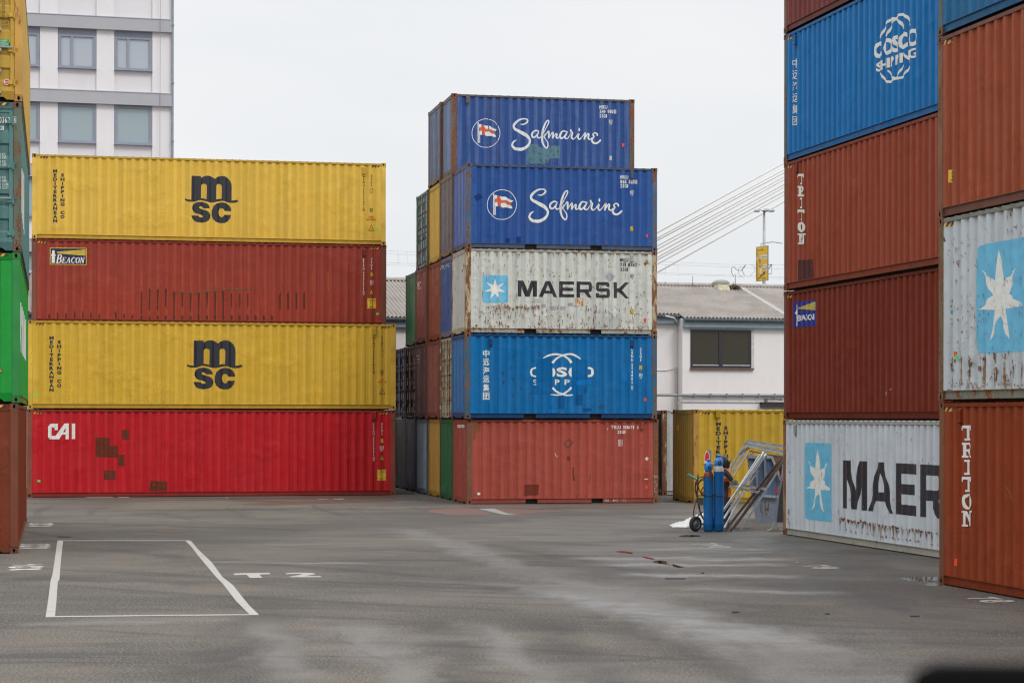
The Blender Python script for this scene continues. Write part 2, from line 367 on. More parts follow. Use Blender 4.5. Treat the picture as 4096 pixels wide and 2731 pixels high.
def container(label, L, H, loc, rz, col, rust=.2, dirt=.3, fade=.15, frame=None, famt=.4, end='wall', group=None, pitch=.278, pockets=False,
              rough=.45, detail=2, endcol=None, rustcol=None, edge=0., endpitch=.25, railcol=None, sill=None, stripe=False, vents=(), endspec=.25, endrough=.5, wear=.35):
    root = thing('shipping_container', label, 'container', loc, rz, group)
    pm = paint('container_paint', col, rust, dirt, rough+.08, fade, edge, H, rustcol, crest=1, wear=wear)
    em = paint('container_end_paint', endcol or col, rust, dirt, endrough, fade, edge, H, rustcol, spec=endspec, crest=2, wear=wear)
    fm = steel_rust('container_frame', frame or sh(col, .9), famt)
    rm = paint('rail_paint', railcol or sh(col, .68), min(1, rust*1.1+.05), dirt, rough, fade, edge)
    cm = steel_rust('casting_steel', sh(frame or col, .7), min(1, famt+.25))
    P = side_profile(L, pitch); PE = end_profile(W_, endpitch)
    zb, zt = .158, H-.075
    sheet(P, zb, zt, lambda u, d, z: (u, d, z)).build('side_panel', pm, root)
    sheet(P, zb, zt, lambda u, d, z: (u, W_-d, z)).build('side_panel', pm, root)
    sheet(PE, zb, zt-.03, lambda u, d, z: (L-d, u, z)).build('end_panel', pm, root)
    if end == 'wall':
        sheet(PE, zb, zt-.03, lambda u, d, z: (d, u, z)).build('end_panel', em, root)
    else:
        for sgn in (0, 1):      # two door leaves, each with bars
            y0, y1 = (.16, W_/2-.006) if sgn == 0 else (W_/2+.006, W_-.16)
            mb = MB(); st = .075
            ribs = [(.0, .012), (.05, .012), (.10, .046), (.24, .046), (.29, .012)]
            zz = zb+.11; zlist = []
            nz = 5 if H > 2.7 else 4; step = (zt-.13-zz)/nz
            zlist = [(zz, .012)]
            for k in range(nz):
                c0 = zz+k*step; zlist += [(c0+step*.22, .012), (c0+step*.30, .045), (c0+step*.70, .045), (c0+step*.78, .012)]
            zlist += [(zt-.13, .012)]
            vs = []
            for z, d in zlist: vs += [(.03+d, y0+st, z), (.03+d, y1-st, z)]
            mb.add(vs, [(2*i, 2*i+1, 2*i+3, 2*i+2) for i in range(len(zlist)-1)])
            mb.box(.028, .075, y0, y0+st, zb+.02, zt-.05); mb.box(.028, .075, y1-st, y1, zb+.02, zt-.05)
            mb.box(.028, .075, y0+st, y1-st, zb+.02, zz); mb.box(.028, .075, y0+st, y1-st, zt-.13, zt-.05)
            dr = mb.build('door', em, root)
            for q in (.28, .72):
                y = y0+(y1-y0)*q; mb = MB(); mb.tube([(-.012, y, .10), (-.012, y, H-.07)], .019, 8)
                for z in (.14, .55, .95, 1.35, H-.75, H-.16): mb.box(-.028, .028, y-.05, y+.05, z, z+.06)
                mb.box(-.03, -.012, y-.03, y+.26*(1 if sgn else -1), 1.02, 1.05)
                mb.build('locking_bar', M['galvd'] if detail > 1 else fm, dr)
            yh = y0 if sgn == 0 else y1
            for z in (.32, .95, 1.62, H-.42):
                mb = MB(); a = yh-.07 if sgn == 0 else yh-.11; mb.box(.004, .03, a, a+.18, z, z+.075); mb.tube([(.0, yh, z-.03), (.0, yh, z+.105)], .02, 8)
                mb.build('hinge', em, dr)
            if detail > 1:
                mb = MB(); mb.box(.035, .06, yh-.028 if sgn == 0 else yh+.002, yh-.002 if sgn == 0 else yh+.028, zb+.02, zt-.05); mb.build('door_gasket', M['gasket'], dr)
    # posts
    for x0, x1 in ((.004, POST-.004), (L-POST+.004, L-.004)):
        for y0, y1 in ((.004, .156), (W_-.156, W_-.004)):
            mb = MB()
            mb.box(x0, x1, y0, y1, .118, H-.118); mb.build('corner_post', fm, root, bevel=.012 if detail > 1 else 0)
    for i, (x0, x1) in enumerate(((0, .178), (L-.178, L))):
        for j, (y0, y1) in enumerate(((0, .162), (W_-.162, W_))):
            for z0, z1 in ((0, .118), (H-.118, H)):
                mb = MB(); casting(mb, x0, x1, y0, y1, z0, z1, ('-x' if i == 0 else '+x', '-y' if j == 0 else '+y'))
                mb.build('corner_casting', [cm, M['hole']], root)
    # rails
    pk = [(1.84, 2.21), (3.92, 4.28)] if pockets else []
    for sgn in (0, 1):
        Y = (lambda y: y) if sgn == 0 else (lambda y: W_-y)
        mb = MB(); mb.box(.178, L-.178, min(Y(.004), Y(.064)), max(Y(.004), Y(.064)), H-.082, H-.022); mb.build('top_rail', rm, root)
        mb = MB(); mb.box(.16, L-.16, min(Y(.008), Y(.058)), max(Y(.008), Y(.058)), .150, .161)
        segs = []; x = .178
        for a, b in pk: segs.append((x, a)); x = b
        segs.append((x, L-.178))
        for a, b in segs:
            mb.box(a, b, min(Y(.034), Y(.040)), max(Y(.034), Y(.040)), .03, .150)
            mb.box(a, b, min(Y(.010), Y(.040)), max(Y(.010), Y(.040)), .022, .030)
        mb.build('bottom_rail', rm, root)
    sm = rm if sill is None else paint('sill_paint', sill, rust, dirt, .6, .2)
    for sgn in (0, 1):
        X = (lambda x: x) if sgn == 0 else (lambda x: L-x)
        mb = MB(); mb.box(min(X(.01), X(.08)), max(X(.01), X(.08)), .162, W_-.162, H-.118-.02, H-.012)
        mb.build('header', rm, root)
        mb = MB(); x0, x1 = min(X(.01), X(.07)), max(X(.01), X(.07)); a = .162; b = W_-.162
        prof = [(a, .025), (a+.14, .025), (a+.20, .075), (a+.47, .075), (a+.53, .025), (b-.53, .025), (b-.47, .075), (b-.20, .075), (b-.14, .025), (b, .025), (b, .19), (a, .19)]
        mb.prism([(x0, y, z) for y, z in prof], (x1-x0, 0, 0)); mb.build('sill', sm, root)
    # roof: corrugated across, crowns standing just above the rail
    n = int((L-.4)/.26); vs = []; 
    for i in range(n*6+1):
        x = .2+(L-.4)*i/(n*6); z = H-.014+.016*max(0, math.sin(2*math.pi*i/6+.5)); vs += [(x, .03, z-.012), (x, .12, z), (x, W_-.12, z), (x, W_-.03, z-.012)]
    MB().add(vs, [(4*i+k, 4*i+4+k, 4*i+5+k, 4*i+1+k) for i in range(n*6) for k in range(3)]).build('roof_panel', pm, root, smooth=True)
    MB().box(.20, L-.20, .16, W_-.16, .014 if loc[2] < .1 else -.010, .148).build('floor', M['under'], root)
    c = dict(root=root, side=Face(root, 'side', L, W_, [(0, .002)]+[(POST-.003, .002)]+P+[(L-POST+.003, .002), (L, .002)]),
             end=Face(root, 'end', L, W_, [(0, .003), (.156, .003)]+[(u, d) for u, d in ([(p[0], p[1]) for p in PE] if end == 'wall' else [(.16, .028), (W_-.16, .028)])]+[(W_-.156, .003), (W_, .003)]), L=L, H=H, mats=(pm, fm, rm, cm))
    if stripe:
        hazard(c, .2); 
        if stripe == 2: hazard(c, L-.2-.36)
    for u in vents:
        mb = MB(); mb.prism([(u-.035, -.004, H-.42), (u-.035, -.03, H-.40), (u-.035, -.03, H-.24), (u-.035, .0, H-.2), (u-.035, .02, H-.2), (u-.035, .02, H-.42)], (.10, 0, 0)); mb.box(u-.01, u+.04, -.02, .02, H-.46, H-.42)
        mb.build('ventilator', rm, root)
    return c
def hazard(c, u0, w=.36):
    f = c['side']; H = c['H']; z0, z1 = H-.155, H-.088; ys = []; bk = []; s = .05
    n = int(w/.1)
    for i in range(n):
        a = u0+i*.1; ys.append(([(a, z0), (a+.05, z0), (a+.05+s, z1), (a+s, z1)], [(0, 1, 2, 3)])); bk.append(([(a+.05, z0), (a+.1, z0), (a+.1+s, z1), (a+.05+s, z1)], [(0, 1, 2, 3)]))
    f.put('hazard_stripe', ys, M['sticker'], 0, False); f.put('hazard_stripe', bk, M['black'], 0, False)
def ovl(cx, cy, rx, ry, n=28): return [(cx+rx*math.cos(2*math.pi*k/n), cy+ry*math.sin(2*math.pi*k/n)) for k in range(n)]
def rrect(x0, y0, x1, y1, r, n=5):
    out = []
    for cx, cy, a in ((x1-r, y1-r, 0), (x0+r, y1-r, 90), (x0+r, y0+r, 180), (x1-r, y0+r, 270)):
        for k in range(n+1): t = R(a+90*k/n); out.append((cx+r*math.cos(t), cy+r*math.sin(t)))
    return out
# colours
YEL = (.71, .455, .065); YEL2 = (.65, .40, .04); BRN = (.29, .045, .030); RED = (.49, .012, .018)
cA, c5, cF, c7 = crop(100, 600, 2.24), crop(900, 600, 2.24), crop(100, 1250, 1.96), crop(900, 1250, 1.96)
cm, cb, cs, cfl = crop(740, 680, 6.533), crop(180, 970, 11.76), crop(2040, 350, 5.2275), crop(1880, 450, 9.8)
c2, c3, c4 = crop(1800, 350, 2.24), crop(1800, 950, 2.091), crop(1750, 1600, 2.4758)
cH, cI, cJ, cK, cW = crop(3100, 0, 2.24), crop(3100, 600, 2.24), crop(3100, 1200, 2.24), crop(3100, 1600, 1.96), crop(2600, 1600, 2.6133)
def mp(fn, *pts): return [fn(*p) for p in pts]
def box4(fn, x0, y0, x1, y1): return mp(fn, (x0, y0), (x1, y0), (x1, y1), (x0, y1))
def tx(f, fn, txt, x0, x1, yb, yt, bold=.01, dy=0., slant=0., gap=.16):
    return f.text(txt, fn(x0, yb), fn(x1, yb+dy), fn(x0, yt), bold, slant, gap)
def vt(f, fn, txt, cx, w, y0, y1, bold=.01, fh=.82, cjk=False, cxb=None):
    k = fn(1, 0)[0]-fn(0, 0)[0]; a = fn(cx, y0); b = fn(cx, y1)
    return f.vtext(txt, a[0], w*k, a[1], b[1], bold, fh, cjk, None if cxb is None else fn(cxb, 0)[0])
def scatter(f, fn, pts, mat, size, n, spread, drip=4., name='rust_stain', seed=1, layer=2):
    """irregular blotches with runs under them, around traced points"""
    rnd = random.Random(seed); geo = []
    for (x, y) in pts:
        for _ in range(n):
            cx, cy = x+rnd.gauss(0, spread), y+rnd.gauss(0, spread*.6); r = size*rnd.uniform(.3, 1.3); m = 9; poly = []
            dr = r*drip*rnd.random()**2
            for k in range(m):
                a = 2*math.pi*k/m; rr = r*rnd.uniform(.45, 1.1); yy = math.sin(a)*rr
                if yy > r*.3: yy += dr*rnd.uniform(.6, 1)*(1-abs(math.cos(a)))
                poly.append(fn(cx+math.cos(a)*rr*.52, cy+yy))
            geo.append(f.poly(poly))
    o = f.put(name, geo, mat, layer)
    if o and name == 'rust_stain': o['kind'] = 'stuff'
def runs(f, fn, box, n, seed, lmin=12, lmax=70, w=3., mat=None, layer=3):
    """thin tapering rust runs; each starts at a small chip"""
    rnd = random.Random(seed); geo = []
    for _ in range(n):
        x, y = rnd.uniform(box[0], box[2]), rnd.uniform(box[1], box[3]); L = lmin+(lmax-lmin)*rnd.random()**2; ww = w*rnd.uniform(.5, 1.4)
        geo.append(f.strk([(x, y-ww, ww*.6), (x+rnd.uniform(-1, 1), y, ww*1.5), (x+rnd.uniform(-1, 1), y+L*.3, ww), (x+rnd.uniform(-1.5, 1.5), y+L, ww*.25)], None, fn, 2, False))
    o = f.put('rust_stain', geo, mat or rustm, layer); o['kind'] = 'stuff'
rustm = steel_rust('rust_stain', (.24, .10, .04), .75); rustd = steel_rust('dark_rust_stain', (.07, .035, .02), .9)
def panelmat(name, col): return paint(name, col, .35, .4, .6, .1)
brownp = panelmat('brown_primer_patch', (.14, .030, .015))
def idblock(c, fn, x1, x2, code, num, chk, typ, ya, yb, yc, yd, ye, yf, lm, stick=None, ic=None, icn='83', cau=None, tri=None, caution2=None, w=13, ty=None):
    f = c['side']; g = vt(f, fn, code, x1, w, ya, yb, .04)+vt(f, fn, num, x1, w, yc, yd, .04)+vt(f, fn, chk, x1, w*.7, ye+3, yf, .03, .86)
    g += [f.frame(*fn(x1-8, ye-2), *fn(x1+8, yf), 1.0)]+vt(f, fn, typ, x2, w, ya, yb, .04)
    if ic:
        x0, y0, xx, yy = ic; g += [f.frame(*fn(x0, y0), *fn(xx, yy), 1.4)]+tx(f, fn, 'IC', x0+6, xx-5, yy-6, y0+6, .012)+tx(f, fn, icn, x0+4, xx-8, yy+14, yy+3, .012)
    f.put('lettering', g, lm)
    if stick:
        x0, y0, xx, yy = stick; f.put('sticker', [f.poly(box4(fn, *stick))], M['ystick'], 0); m = (y0+yy)/2
        f.put('sticker_print', [f.frame(*fn(x0, y0), *fn(xx, yy), 1.0)]+tx(f, fn, '2.9m' if typ[0] == '4' else '2.6m', x0+4, xx-4, m-3, y0+5)+tx(f, fn, '96' if typ[0] == '4' else '86', x0+7, xx-7, yy-5, m+4), M['ink'], 1)
    if cau:
        x0, y0, xx, yy = cau; f.put('sticker', [f.poly(box4(fn, *cau))], M['sticker'], 0); m = (y0+yy)/2
        f.put('sticker_print', tx(f, fn, 'CAUTION', x0+22, xx-22, m-3, y0+5)+tx(f, fn, 'HIGH TRAILER', x0+4, xx-4, yy-6, m+5), M['ink'], 1)
    if caution2:
        x0, y0, xx, yy = caution2; f.put('sticker', [f.poly(box4(fn, *caution2))], M['ystick'], 0); h = (yy-y0)/3
        f.put('sticker_print', [f.frame(*fn(x0+2, y0+2), *fn(xx-2, yy-2), .8)]+tx(f, fn, 'CAUTION', x0+8, xx-8, y0+h, y0+h*.35)+tx(f, fn, '9 6', x0+25, xx-25, y0+h*1.9, y0+h*1.3)+tx(f, fn, 'HIGH', x0+22, xx-22, yy-h*.2, y0+h*2.2), M['ink'], 1)
    if tri:
        x0, y0, xx, yy = tri; xm = (x0+xx)/2
        f.put('warning_triangle', [f.poly(mp(fn, (x0, yy), (xm, y0), (xx, yy)))], M['black'], 0)
        f.put('warning_triangle', [f.poly(mp(fn, (x0+6, yy-4), (xm, y0+9), (xx-6, yy-4)))], M['sticker'], 1)
        f.put('sticker_print', [f.poly(box4(fn, xm-9, yy-20, xm+9, yy-18)), f.poly(box4(fn, xm-9, yy-13, xm+9, yy-11))], M['ink'], 2)
# ============================================================ left stack of four forty-foot containers
z1 = HC+GAP
G1 = 'forty foot containers in the wide stack left of the middle'
container('plain brown container standing behind the red container, hidden at ground level', 12.192, HC, (-16.37, 68.42, 0), R(11.9), BRN, group=None)
container('plain brown container behind the lower yellow one, carrying the brown one with lighthouse sign', 12.192, HC, (-16.37, 68.42, z1), R(11.9), BRN)
cai = container('bright red container with brown patches and short white lettering, bottom of the wide left stack', 12.192, HC, (-15.882, 65.691, 0), R(11.88), RED, .1, .35, .12, (.24, .05, .03), .45, group=G1, railcol=(.25, .03, .022), pitch=.284, stripe=2, rough=.4)
msc2 = container('yellow container with black wave emblem standing directly on the red container', 12.192, HC, (-15.873, 65.697, z1), R(11.9), YEL2, .06, .22, .12, YEL2, .12, group=G1, pitch=.284, stripe=2, rough=.38)
bea = container('reddish brown container with a framed lighthouse sign and dark scrapes, between two yellow containers', 12.192, HC, (-16.366, 68.292, 2*z1), R(11.92), BRN, .22, .45, .12, (.16, .05, .03), .4, group=G1, pitch=.284, stripe=2)
msc1 = container('yellow container with black wave emblem on top of the wide left stack', 12.192, HC, (-16.405, 68.52, 3*z1), R(11.86), YEL, .05, .15, .15, YEL, .15, group=G1, pitch=.284, stripe=2, rough=.38)
def msc_marks(f0, faces):
    g = [f0.poly(mp(cm, (172, 152), (418, 158), (422, 210), (470, 178), (530, 155), (600, 148), (670, 165), (730, 195), (780, 235), (840, 188), (900, 165), (980, 158), (1050, 172), (1120, 215), (1180, 285), (1215, 370), (1220, 450), (1216, 800), (1300, 795), (1368, 772), (1395, 825), (1330, 850), (1250, 862), (1180, 858), (1100, 840), (1020, 812), (950, 805), (880, 815), (800, 838), (700, 850), (620, 840), (540, 812), (460, 792), (400, 788), (330, 800), (260, 822), (190, 832), (100, 825), (30, 805), (0, 785), (8, 742), (60, 765), (165, 778)),
                 mp(cm, (418, 738), (424, 410), (445, 370), (495, 355), (545, 370), (570, 410), (562, 768), (490, 745)), mp(cm, (818, 770), (820, 410), (840, 375), (885, 362), (935, 375), (965, 415), (960, 748), (890, 755))),
         f0.poly(mp(cm, (650, 1003), (480, 1000), (460, 965), (415, 945), (375, 960), (370, 990), (400, 1010), (480, 1035), (560, 1060), (630, 1105), (665, 1180), (655, 1260), (610, 1325), (530, 1362), (430, 1375), (320, 1362), (240, 1325), (190, 1260), (165, 1188), (345, 1192), (370, 1228), (420, 1242), (465, 1232), (470, 1205), (445, 1180), (370, 1155), (290, 1135), (225, 1090), (190, 1020), (190, 960), (220, 895), (290, 850), (390, 832), (490, 845), (580, 880), (630, 935))),
         f0.poly(mp(cm, (1210, 1075), (1030, 1068), (1005, 1015), (955, 995), (905, 1015), (880, 1080), (880, 1140), (900, 1200), (950, 1238), (1000, 1220), (1030, 1170), (1205, 1178), (1180, 1260), (1120, 1340), (1040, 1385), (920, 1388), (810, 1355), (730, 1280), (695, 1180), (700, 1060), (740, 950), (820, 880), (940, 848), (1060, 860), (1150, 920), (1200, 1000)))]
    t = vt(f0, cA, 'MEDITERRANEAN', 270, 31, 173, 656, .055, .82)+vt(f0, cA, 'SHIPPING', 336, 31, 210, 508, .055, .82)+vt(f0, cA, 'CO', 336, 31, 545, 620, .055, .82)
    for f in faces: f.put('wave_emblem', g, M['black']); f.put('lettering', t, M['black'])
    return g, t
MSCG = msc_marks(msc1['side'], [msc1['side'], msc2['side']])
idblock(msc1, c5, 1243, 1312, 'MSNU', '551197', '6', '45G1', 222, 334, 343, 512, 520, 547, M['ink'], (1298, 345, 1327, 387), (1297, 522, 1327, 548), '83', (1265, 588, 1357, 635), (1283, 668, 1340, 725))
idblock(bea, c5, 1243, 1314, 'BEAU', '499211', '2', '45G1', 965, 1079, 1088, 1259, 1265, 1297, M['white'], (1302, 1092, 1330, 1132), (1300, 1168, 1330, 1198), '83', None, (1290, 1240, 1338, 1293), (1275, 1328, 1353, 1420))
idblock(msc2, c7, 1167, 1231, 'MSNU', '565186', '0', '45G1', 182, 283, 292, 449, 457, 480, M['ink'], (1221, 292, 1246, 332), (1218, 453, 1246, 478), '83', (1190, 515, 1273, 555), (1208, 590, 1258, 641))
idblock(cai, c7, 1165, 1230, 'CAAU', '525681', '7', '45G1', 862, 966, 972, 1129, 1135, 1162, M['white'], (1218, 985, 1243, 1022), (1215, 1046, 1245, 1072), '82', None, (1206, 1110, 1253, 1158), (1194, 1230, 1262, 1315))
for c, fn, r, m in ((msc1, c5, (1356, 695, 1370, 722), 'neon'), (bea, c5, (1355, 1460, 1380, 1475), 'neon'), (msc2, cF, (83, 632, 97, 657), 'neon'), (cai, cF, (97, 1312, 120, 1326), 'neon')):
    c['side'].put('tape_strip', [c['side'].poly(box4(fn, *r))], M[m], 1)
for c, fn, x, y in ((msc1, c5, 1243, 183), (bea, c5, 1245, 915), (msc2, c7, 1169, 145), (cai, c7, 1168, 805)):
    u, v = c['side'].uv(*fn(x, y)); mb = MB(); mb.prism([(u-.06, .012, v-.16), (u-.06, -.03, v-.13), (u-.06, -.03, v+.10), (u-.06, .012, v+.14)], (.12, 0, 0)); mb.box(u-.03, u+.03, -.01, .02, v-.21, v-.16)
    mb.build('ventilator', c['mats'][2], c['root'])
f = cai['side']
f.put('lettering', [f.poly(mp(cF, (181, 893), (200, 870), (257, 870), (257, 920), (232, 920), (232, 898), (213, 898), (208, 905), (208, 965), (240, 965), (310, 868), (344, 868), (344, 992), (318, 992), (318, 955), (290, 955), (268, 992), (195, 992), (181, 975)), mp(cF, (318, 902), (318, 936), (297, 936))), f.poly(box4(cF, 367, 869, 393, 990))], M['logow'])
f.put('paint_patch', [f.poly(mp(cF, *p)) for p in (((553, 980), (600, 978), (664, 980), (664, 1042), (729, 1041), (728, 1134), (660, 1133), (553, 1130)), ((727, 1115), (780, 1112), (780, 1202), (727, 1200)), ((758, 918), (815, 919), (814, 996), (760, 994)), ((616, 1235), (714, 1236), (710, 1309), (618, 1307)), ((985, 1318), (1115, 1322), (1116, 1396), (973, 1396)))], brownp, 0)
scatter(f, cF, [(860, 990), (930, 1050), (1060, 1250), (1190, 1085)], rustm, 3, 3, 8, 1, seed=3)
scatter(f, cF, [(x, 1240+random.uniform(-6, 10)) for x in range(1150, 1740, 45)]+[(x, 1320+random.uniform(-12, 10)) for x in range(1500, 1750, 35)], panelmat('scuffed_red', (.19, .035, .03)), 4, 2, 9, .5, 'scrape', seed=4)
scatter(f, cF, [(625, 1010), (640, 1030), (600, 1000), (690, 1070), (660, 1265), (680, 1290), (1010, 1345), (1050, 1350), (1085, 1360)], rustm, 6, 2, 8, .5, 'scrape', seed=8, layer=2)
# lighthouse sign
navy = simple('navy_sign_paint', (.012, .014, .07), .4, var=.3, scale=14); ray_y = simple('yellow_sign_paint', (.68, .52, .03), .45)
def serif(ch):
    """stroke skeletons of capital letters with serifs in a unit box"""
    T = .26; t = .10
    D = {'B': [[(.28, 0, T), (.28, 1, T)], [(.05, .03, t), (.5, .03, t)], [(.05, .97, t), (.5, .97, t)], [(.4, .97, t), (.72, .95, .16), (.82, .76, .26), (.66, .56, .16), (.35, .53, t)], [(.4, .52, t), (.8, .48, .16), (.90, .26, .28), (.75, .06, .16), (.4, .03, t)]],
         'E': [[(.28, 0, T), (.28, 1, T)], [(.05, .04, t), (.9, .04, t)], [(.05, .96, t), (.88, .96, t)], [(.3, .5, t), (.66, .5, t)], [(.88, .97, t), (.88, .76, .05)], [(.92, .02, t), (.95, .28, .05)], [(.66, .35, .06), (.66, .66, .06)]],
         'A': [[(.12, 0, .09), (.5, 1, .14)], [(.46, 1, .22), (.84, 0, .26)], [(.22, .32, t), (.7, .32, t)], [(-.02, .03, t), (.28, .03, t)], [(.66, .03, t), (1.04, .03, t)]],
         'C': [[(.92, .78, .1), (.72, .95, .14), (.38, .93, .22), (.16, .6, .28), (.2, .28, .28), (.48, .04, .18), (.78, .08, .12), (.95, .3, .06)], [(.93, 1, .08), (.93, .72, .06)]],
         'O': [[(.5, .96, .12), (.18, .78, .24), (.14, .45, .28), (.3, .12, .2), (.52, .04, .12), (.84, .2, .24), (.9, .55, .28), (.75, .88, .2), (.5, .96, .12)]],
         'N': [[(.2, 0, .15), (.2, 1, .15)], [(.24, .97, .2), (.80, .03, .26)], [(.86, 0, .15), (.86, 1, .15)], [(0, .03, t), (.42, .03, t)], [(-.02, .97, t), (.26, .97, t)], [(.66, .97, t), (1.06, .97, t)]],
         'T': [[(.5, 0, .24), (.5, 1, .24)], [(.02, .92, .16), (.98, .92, .16)], [(.28, .06, .12), (.72, .06, .12)], [(.06, .98, .12), (.06, .68, .12)], [(.94, .98, .12), (.94, .68, .12)]],
         'R': [[(.26, 0, .22), (.26, 1, .22)], [(.03, .06, .12), (.5, .06, .12)], [(.03, .94, .12), (.62, .94, .12)], [(.5, .94, .12), (.82, .86, .2), (.86, .68, .22), (.76, .52, .18), (.3, .48, .12)], [(.5, .5, .2), (.74, .12, .22), (.8, .03, .2)], [(.7, .06, .12), (1.0, .06, .12)]],
         'I': [[(.5, 0, .24), (.5, 1, .24)], [(.24, .06, .12), (.76, .06, .12)], [(.24, .94, .12), (.76, .94, .12)]]}
    return D[ch]
def serif_text(m, txt, hs=None, slant=0., asp=1., tw=1.):
    """m maps unit x,y -> uv (affine); each letter is a cell of equal width"""
    out = []; n = len(txt); o = m(0, 0); ex = Vector(m(1, 0))-Vector(o); ey = Vector(m(0, 1))-Vector(o); x = 0; hs = hs or [1]*n; ws = [.62*h+.22 for h in hs]; tot = sum(ws)
    for ch, h, w in zip(txt, hs, ws):
        cw = w/tot; kk = ex.length*cw
        for s in serif(ch):
            rn = ch in 'BCOR' and len(s) > 2
            q = [(*m(x+cw*(.02+.93*a)+slant*b*h, b*h), t*kk*.8*tw) for a, b, t in s]
            out.append(stroke(q, None, 4 if rn else 1, False))
        x += cw
    return out
def lighthouse(f, fn, sc=1, ox=0, oy=0):
    g = lambda x, y: fn(ox+x*sc, oy+y*sc)
    return f.poly(mp(g, (392, 348), (440, 385), (460, 400), (455, 470), (480, 560), (508, 615), (465, 660), (460, 700), (482, 722), (468, 760), (470, 955), (315, 955), (318, 745), (305, 720), (325, 690), (325, 650), (282, 612), (300, 565), (335, 470), (328, 395), (350, 380)))
f = bea['side']
f.put('lighthouse_sign', [f.poly(box4(cb, 255, 262, 1935, 1032))], navy, 0)
f.put('sign_border', [f.poly(mp(cb, (232, 244), (1955, 258), (1952, 1053), (228, 1035)), mp(cb, (260, 270), (1930, 284), (1928, 1028), (258, 1010)))], ray_y, 1)
f.put('sign_lighthouse', [lighthouse(f, cb)], M['logow'], 1)
f.put('sign_rays', [f.poly(mp(cb, (560+k*6, 432+k*17), (1905, 335+k*60), (1905, 378+k*60), (560+k*6, 444+k*17))) for k in range(5)], ray_y, 1)
m = f.quadmap(cb(485, 962), cb(1830, 968), cb(485, 565))
f.put('lettering', serif_text(m, 'BEACON', [1, .68, .68, .68, .68, .68], .06, tw=1.15), M['logow'], 1)
scrp = panelmat('dark_scrape', (.085, .028, .020)); orng = panelmat('orange_primer_scratch', (.33, .075, .028))
rnd = random.Random(5); g = []; g2 = []
for i, x in enumerate([1043, 1116, 1190, 1262, 1337, 1411, 1484, 1557, 1632, 1705, 1777]):
    y0 = 1240+rnd.uniform(0, 40) if i < 4 else 1270+rnd.uniform(-10, 10); y1 = 1430+rnd.uniform(-40, 80)
    g.append(f.poly([cA(x-8+rnd.uniform(-3, 3), y0), cA(x+9, y0+6), cA(x+6, (y0+y1)/2), cA(x+rnd.uniform(0, 5), y1), cA(x-8, y1-20), cA(x-7, (y0+y1)/2)]))
    g.append(f.poly([cA(x-9, 1465+rnd.uniform(0, 30)), cA(x+7, 1480), cA(x+9, 1519), cA(x-10, 1519)]))
    if i > 3 or i == 0: g2.append(f.poly([cA(x-3, 1040+rnd.uniform(0, 60)), cA(x+8, 1060), cA(x+6, 1215), cA(x-4, 1235)]))
for x in (218, 293, 368, 447, 520, 593, 667, 815, 890, 963): g.append(f.poly([cA(x-8, 1450+rnd.uniform(-20, 40)), cA(x+6, 1462), cA(x+7, 1507), cA(x-9, 1509)]))
for x in (1850, 1925, 1997): g.append(f.poly([cA(x-7, 1290), cA(x+6, 1280), cA(x+4, 1400), cA(x-4, 1420)]))
for x in (492, 565, 640, 709): g.append(f.poly([c5(x-8, 1290+rnd.uniform(-20, 20)), c5(x+8, 1270), c5(x+7, 1420), c5(x-5, 1440)]))
for x in (60, 130, 203, 275, 348, 420): g.append(f.poly([c5(x-8, 1475), c5(x+8, 1485), c5(x+9, 1523), c5(x-9, 1522)]))
g2 += [f.poly([cA(x-6, 1110), cA(x+4, 1100), cA(x+6, 1180), cA(x-2, 1215)]) for x in (368, 441)]+[f.poly([c5(x-7, 1100), c5(x+7, 1104), c5(x+6, 1270), c5(x-5, 1262)]) for x in (780, 925)]
f.put('scrape', g, scrp, 1); f.put('scrape', g2, orng, 1)
f.put('scrape', [f.strk([(1340, 1275, 7), (1450, 1272, 12), (1560, 1272, 9), (1650, 1262, 12), (1760, 1252, 8), (1850, 1246, 12), (2000, 1246, 10)], 8, cA), f.strk([(0, 1246, 9), (60, 1248, 12), (150, 1246, 12), (210, 1244, 8), (290, 1250, 3)], 8, c5)], rustd, 2)
scatter(f, cA, [(825, 1055), (785, 1075)], rustd, 9, 3, 8, 1.5, seed=9)
# ============================================================ the middle block of twenty-foot containers
P0 = Vector((-1.374, 61.094, 0)); YW = R(11.75); bd = Vector((-math.sin(YW), math.cos(YW), 0)); zs = ST+GAP
G2 = 'twenty foot containers in the tall block at the middle'
def blk(k, tier, label, col, dx=0., **kw):
    if 'loc' in kw: loc = kw.pop('loc')
    else:
        rr = random.Random(k*10+tier); p = P0+bd*(2.5*k)+Vector((math.cos(YW), math.sin(YW), 0))*(dx+rr.uniform(-.04, .04)); loc = (p.x, p.y, tier*zs)
    kw.setdefault('endspec', .42); kw.setdefault('endrough', .36); return container(label, 6.058, ST, loc, YW, col, group=G2, pitch=.2755, **kw)
trlu = blk(0, 0, 'faded salmon red container at the foot of the middle block', (.36, .068, .046), loc=(-1.374, 61.094, 0), rust=.16, dirt=.25, frame=(.17, .06, .035), famt=.6, pockets=True, railcol=(.25, .06, .04))
cos = blk(0, 1, 'blue container with partly painted over ring emblem and white Chinese letters in the middle block', (.001, .135, .365), loc=(-1.429, 60.98, zs), rust=.12, dirt=.35, frame=(.03, .09, .14), famt=.5, pockets=True, railcol=(.01, .05, .14), endcol=(.012, .15, .40))
mae = blk(0, 2, 'rust-streaked light grey container with star square and black lettering in the middle block', (.57, .58, .53), loc=(-1.421, 61.12, 2*zs), rust=.55, dirt=.3, fade=.1, frame=(.46, .38, .24), famt=.62, pockets=True, railcol=(.36, .34, .28), rustcol=(.26, .12, .045))
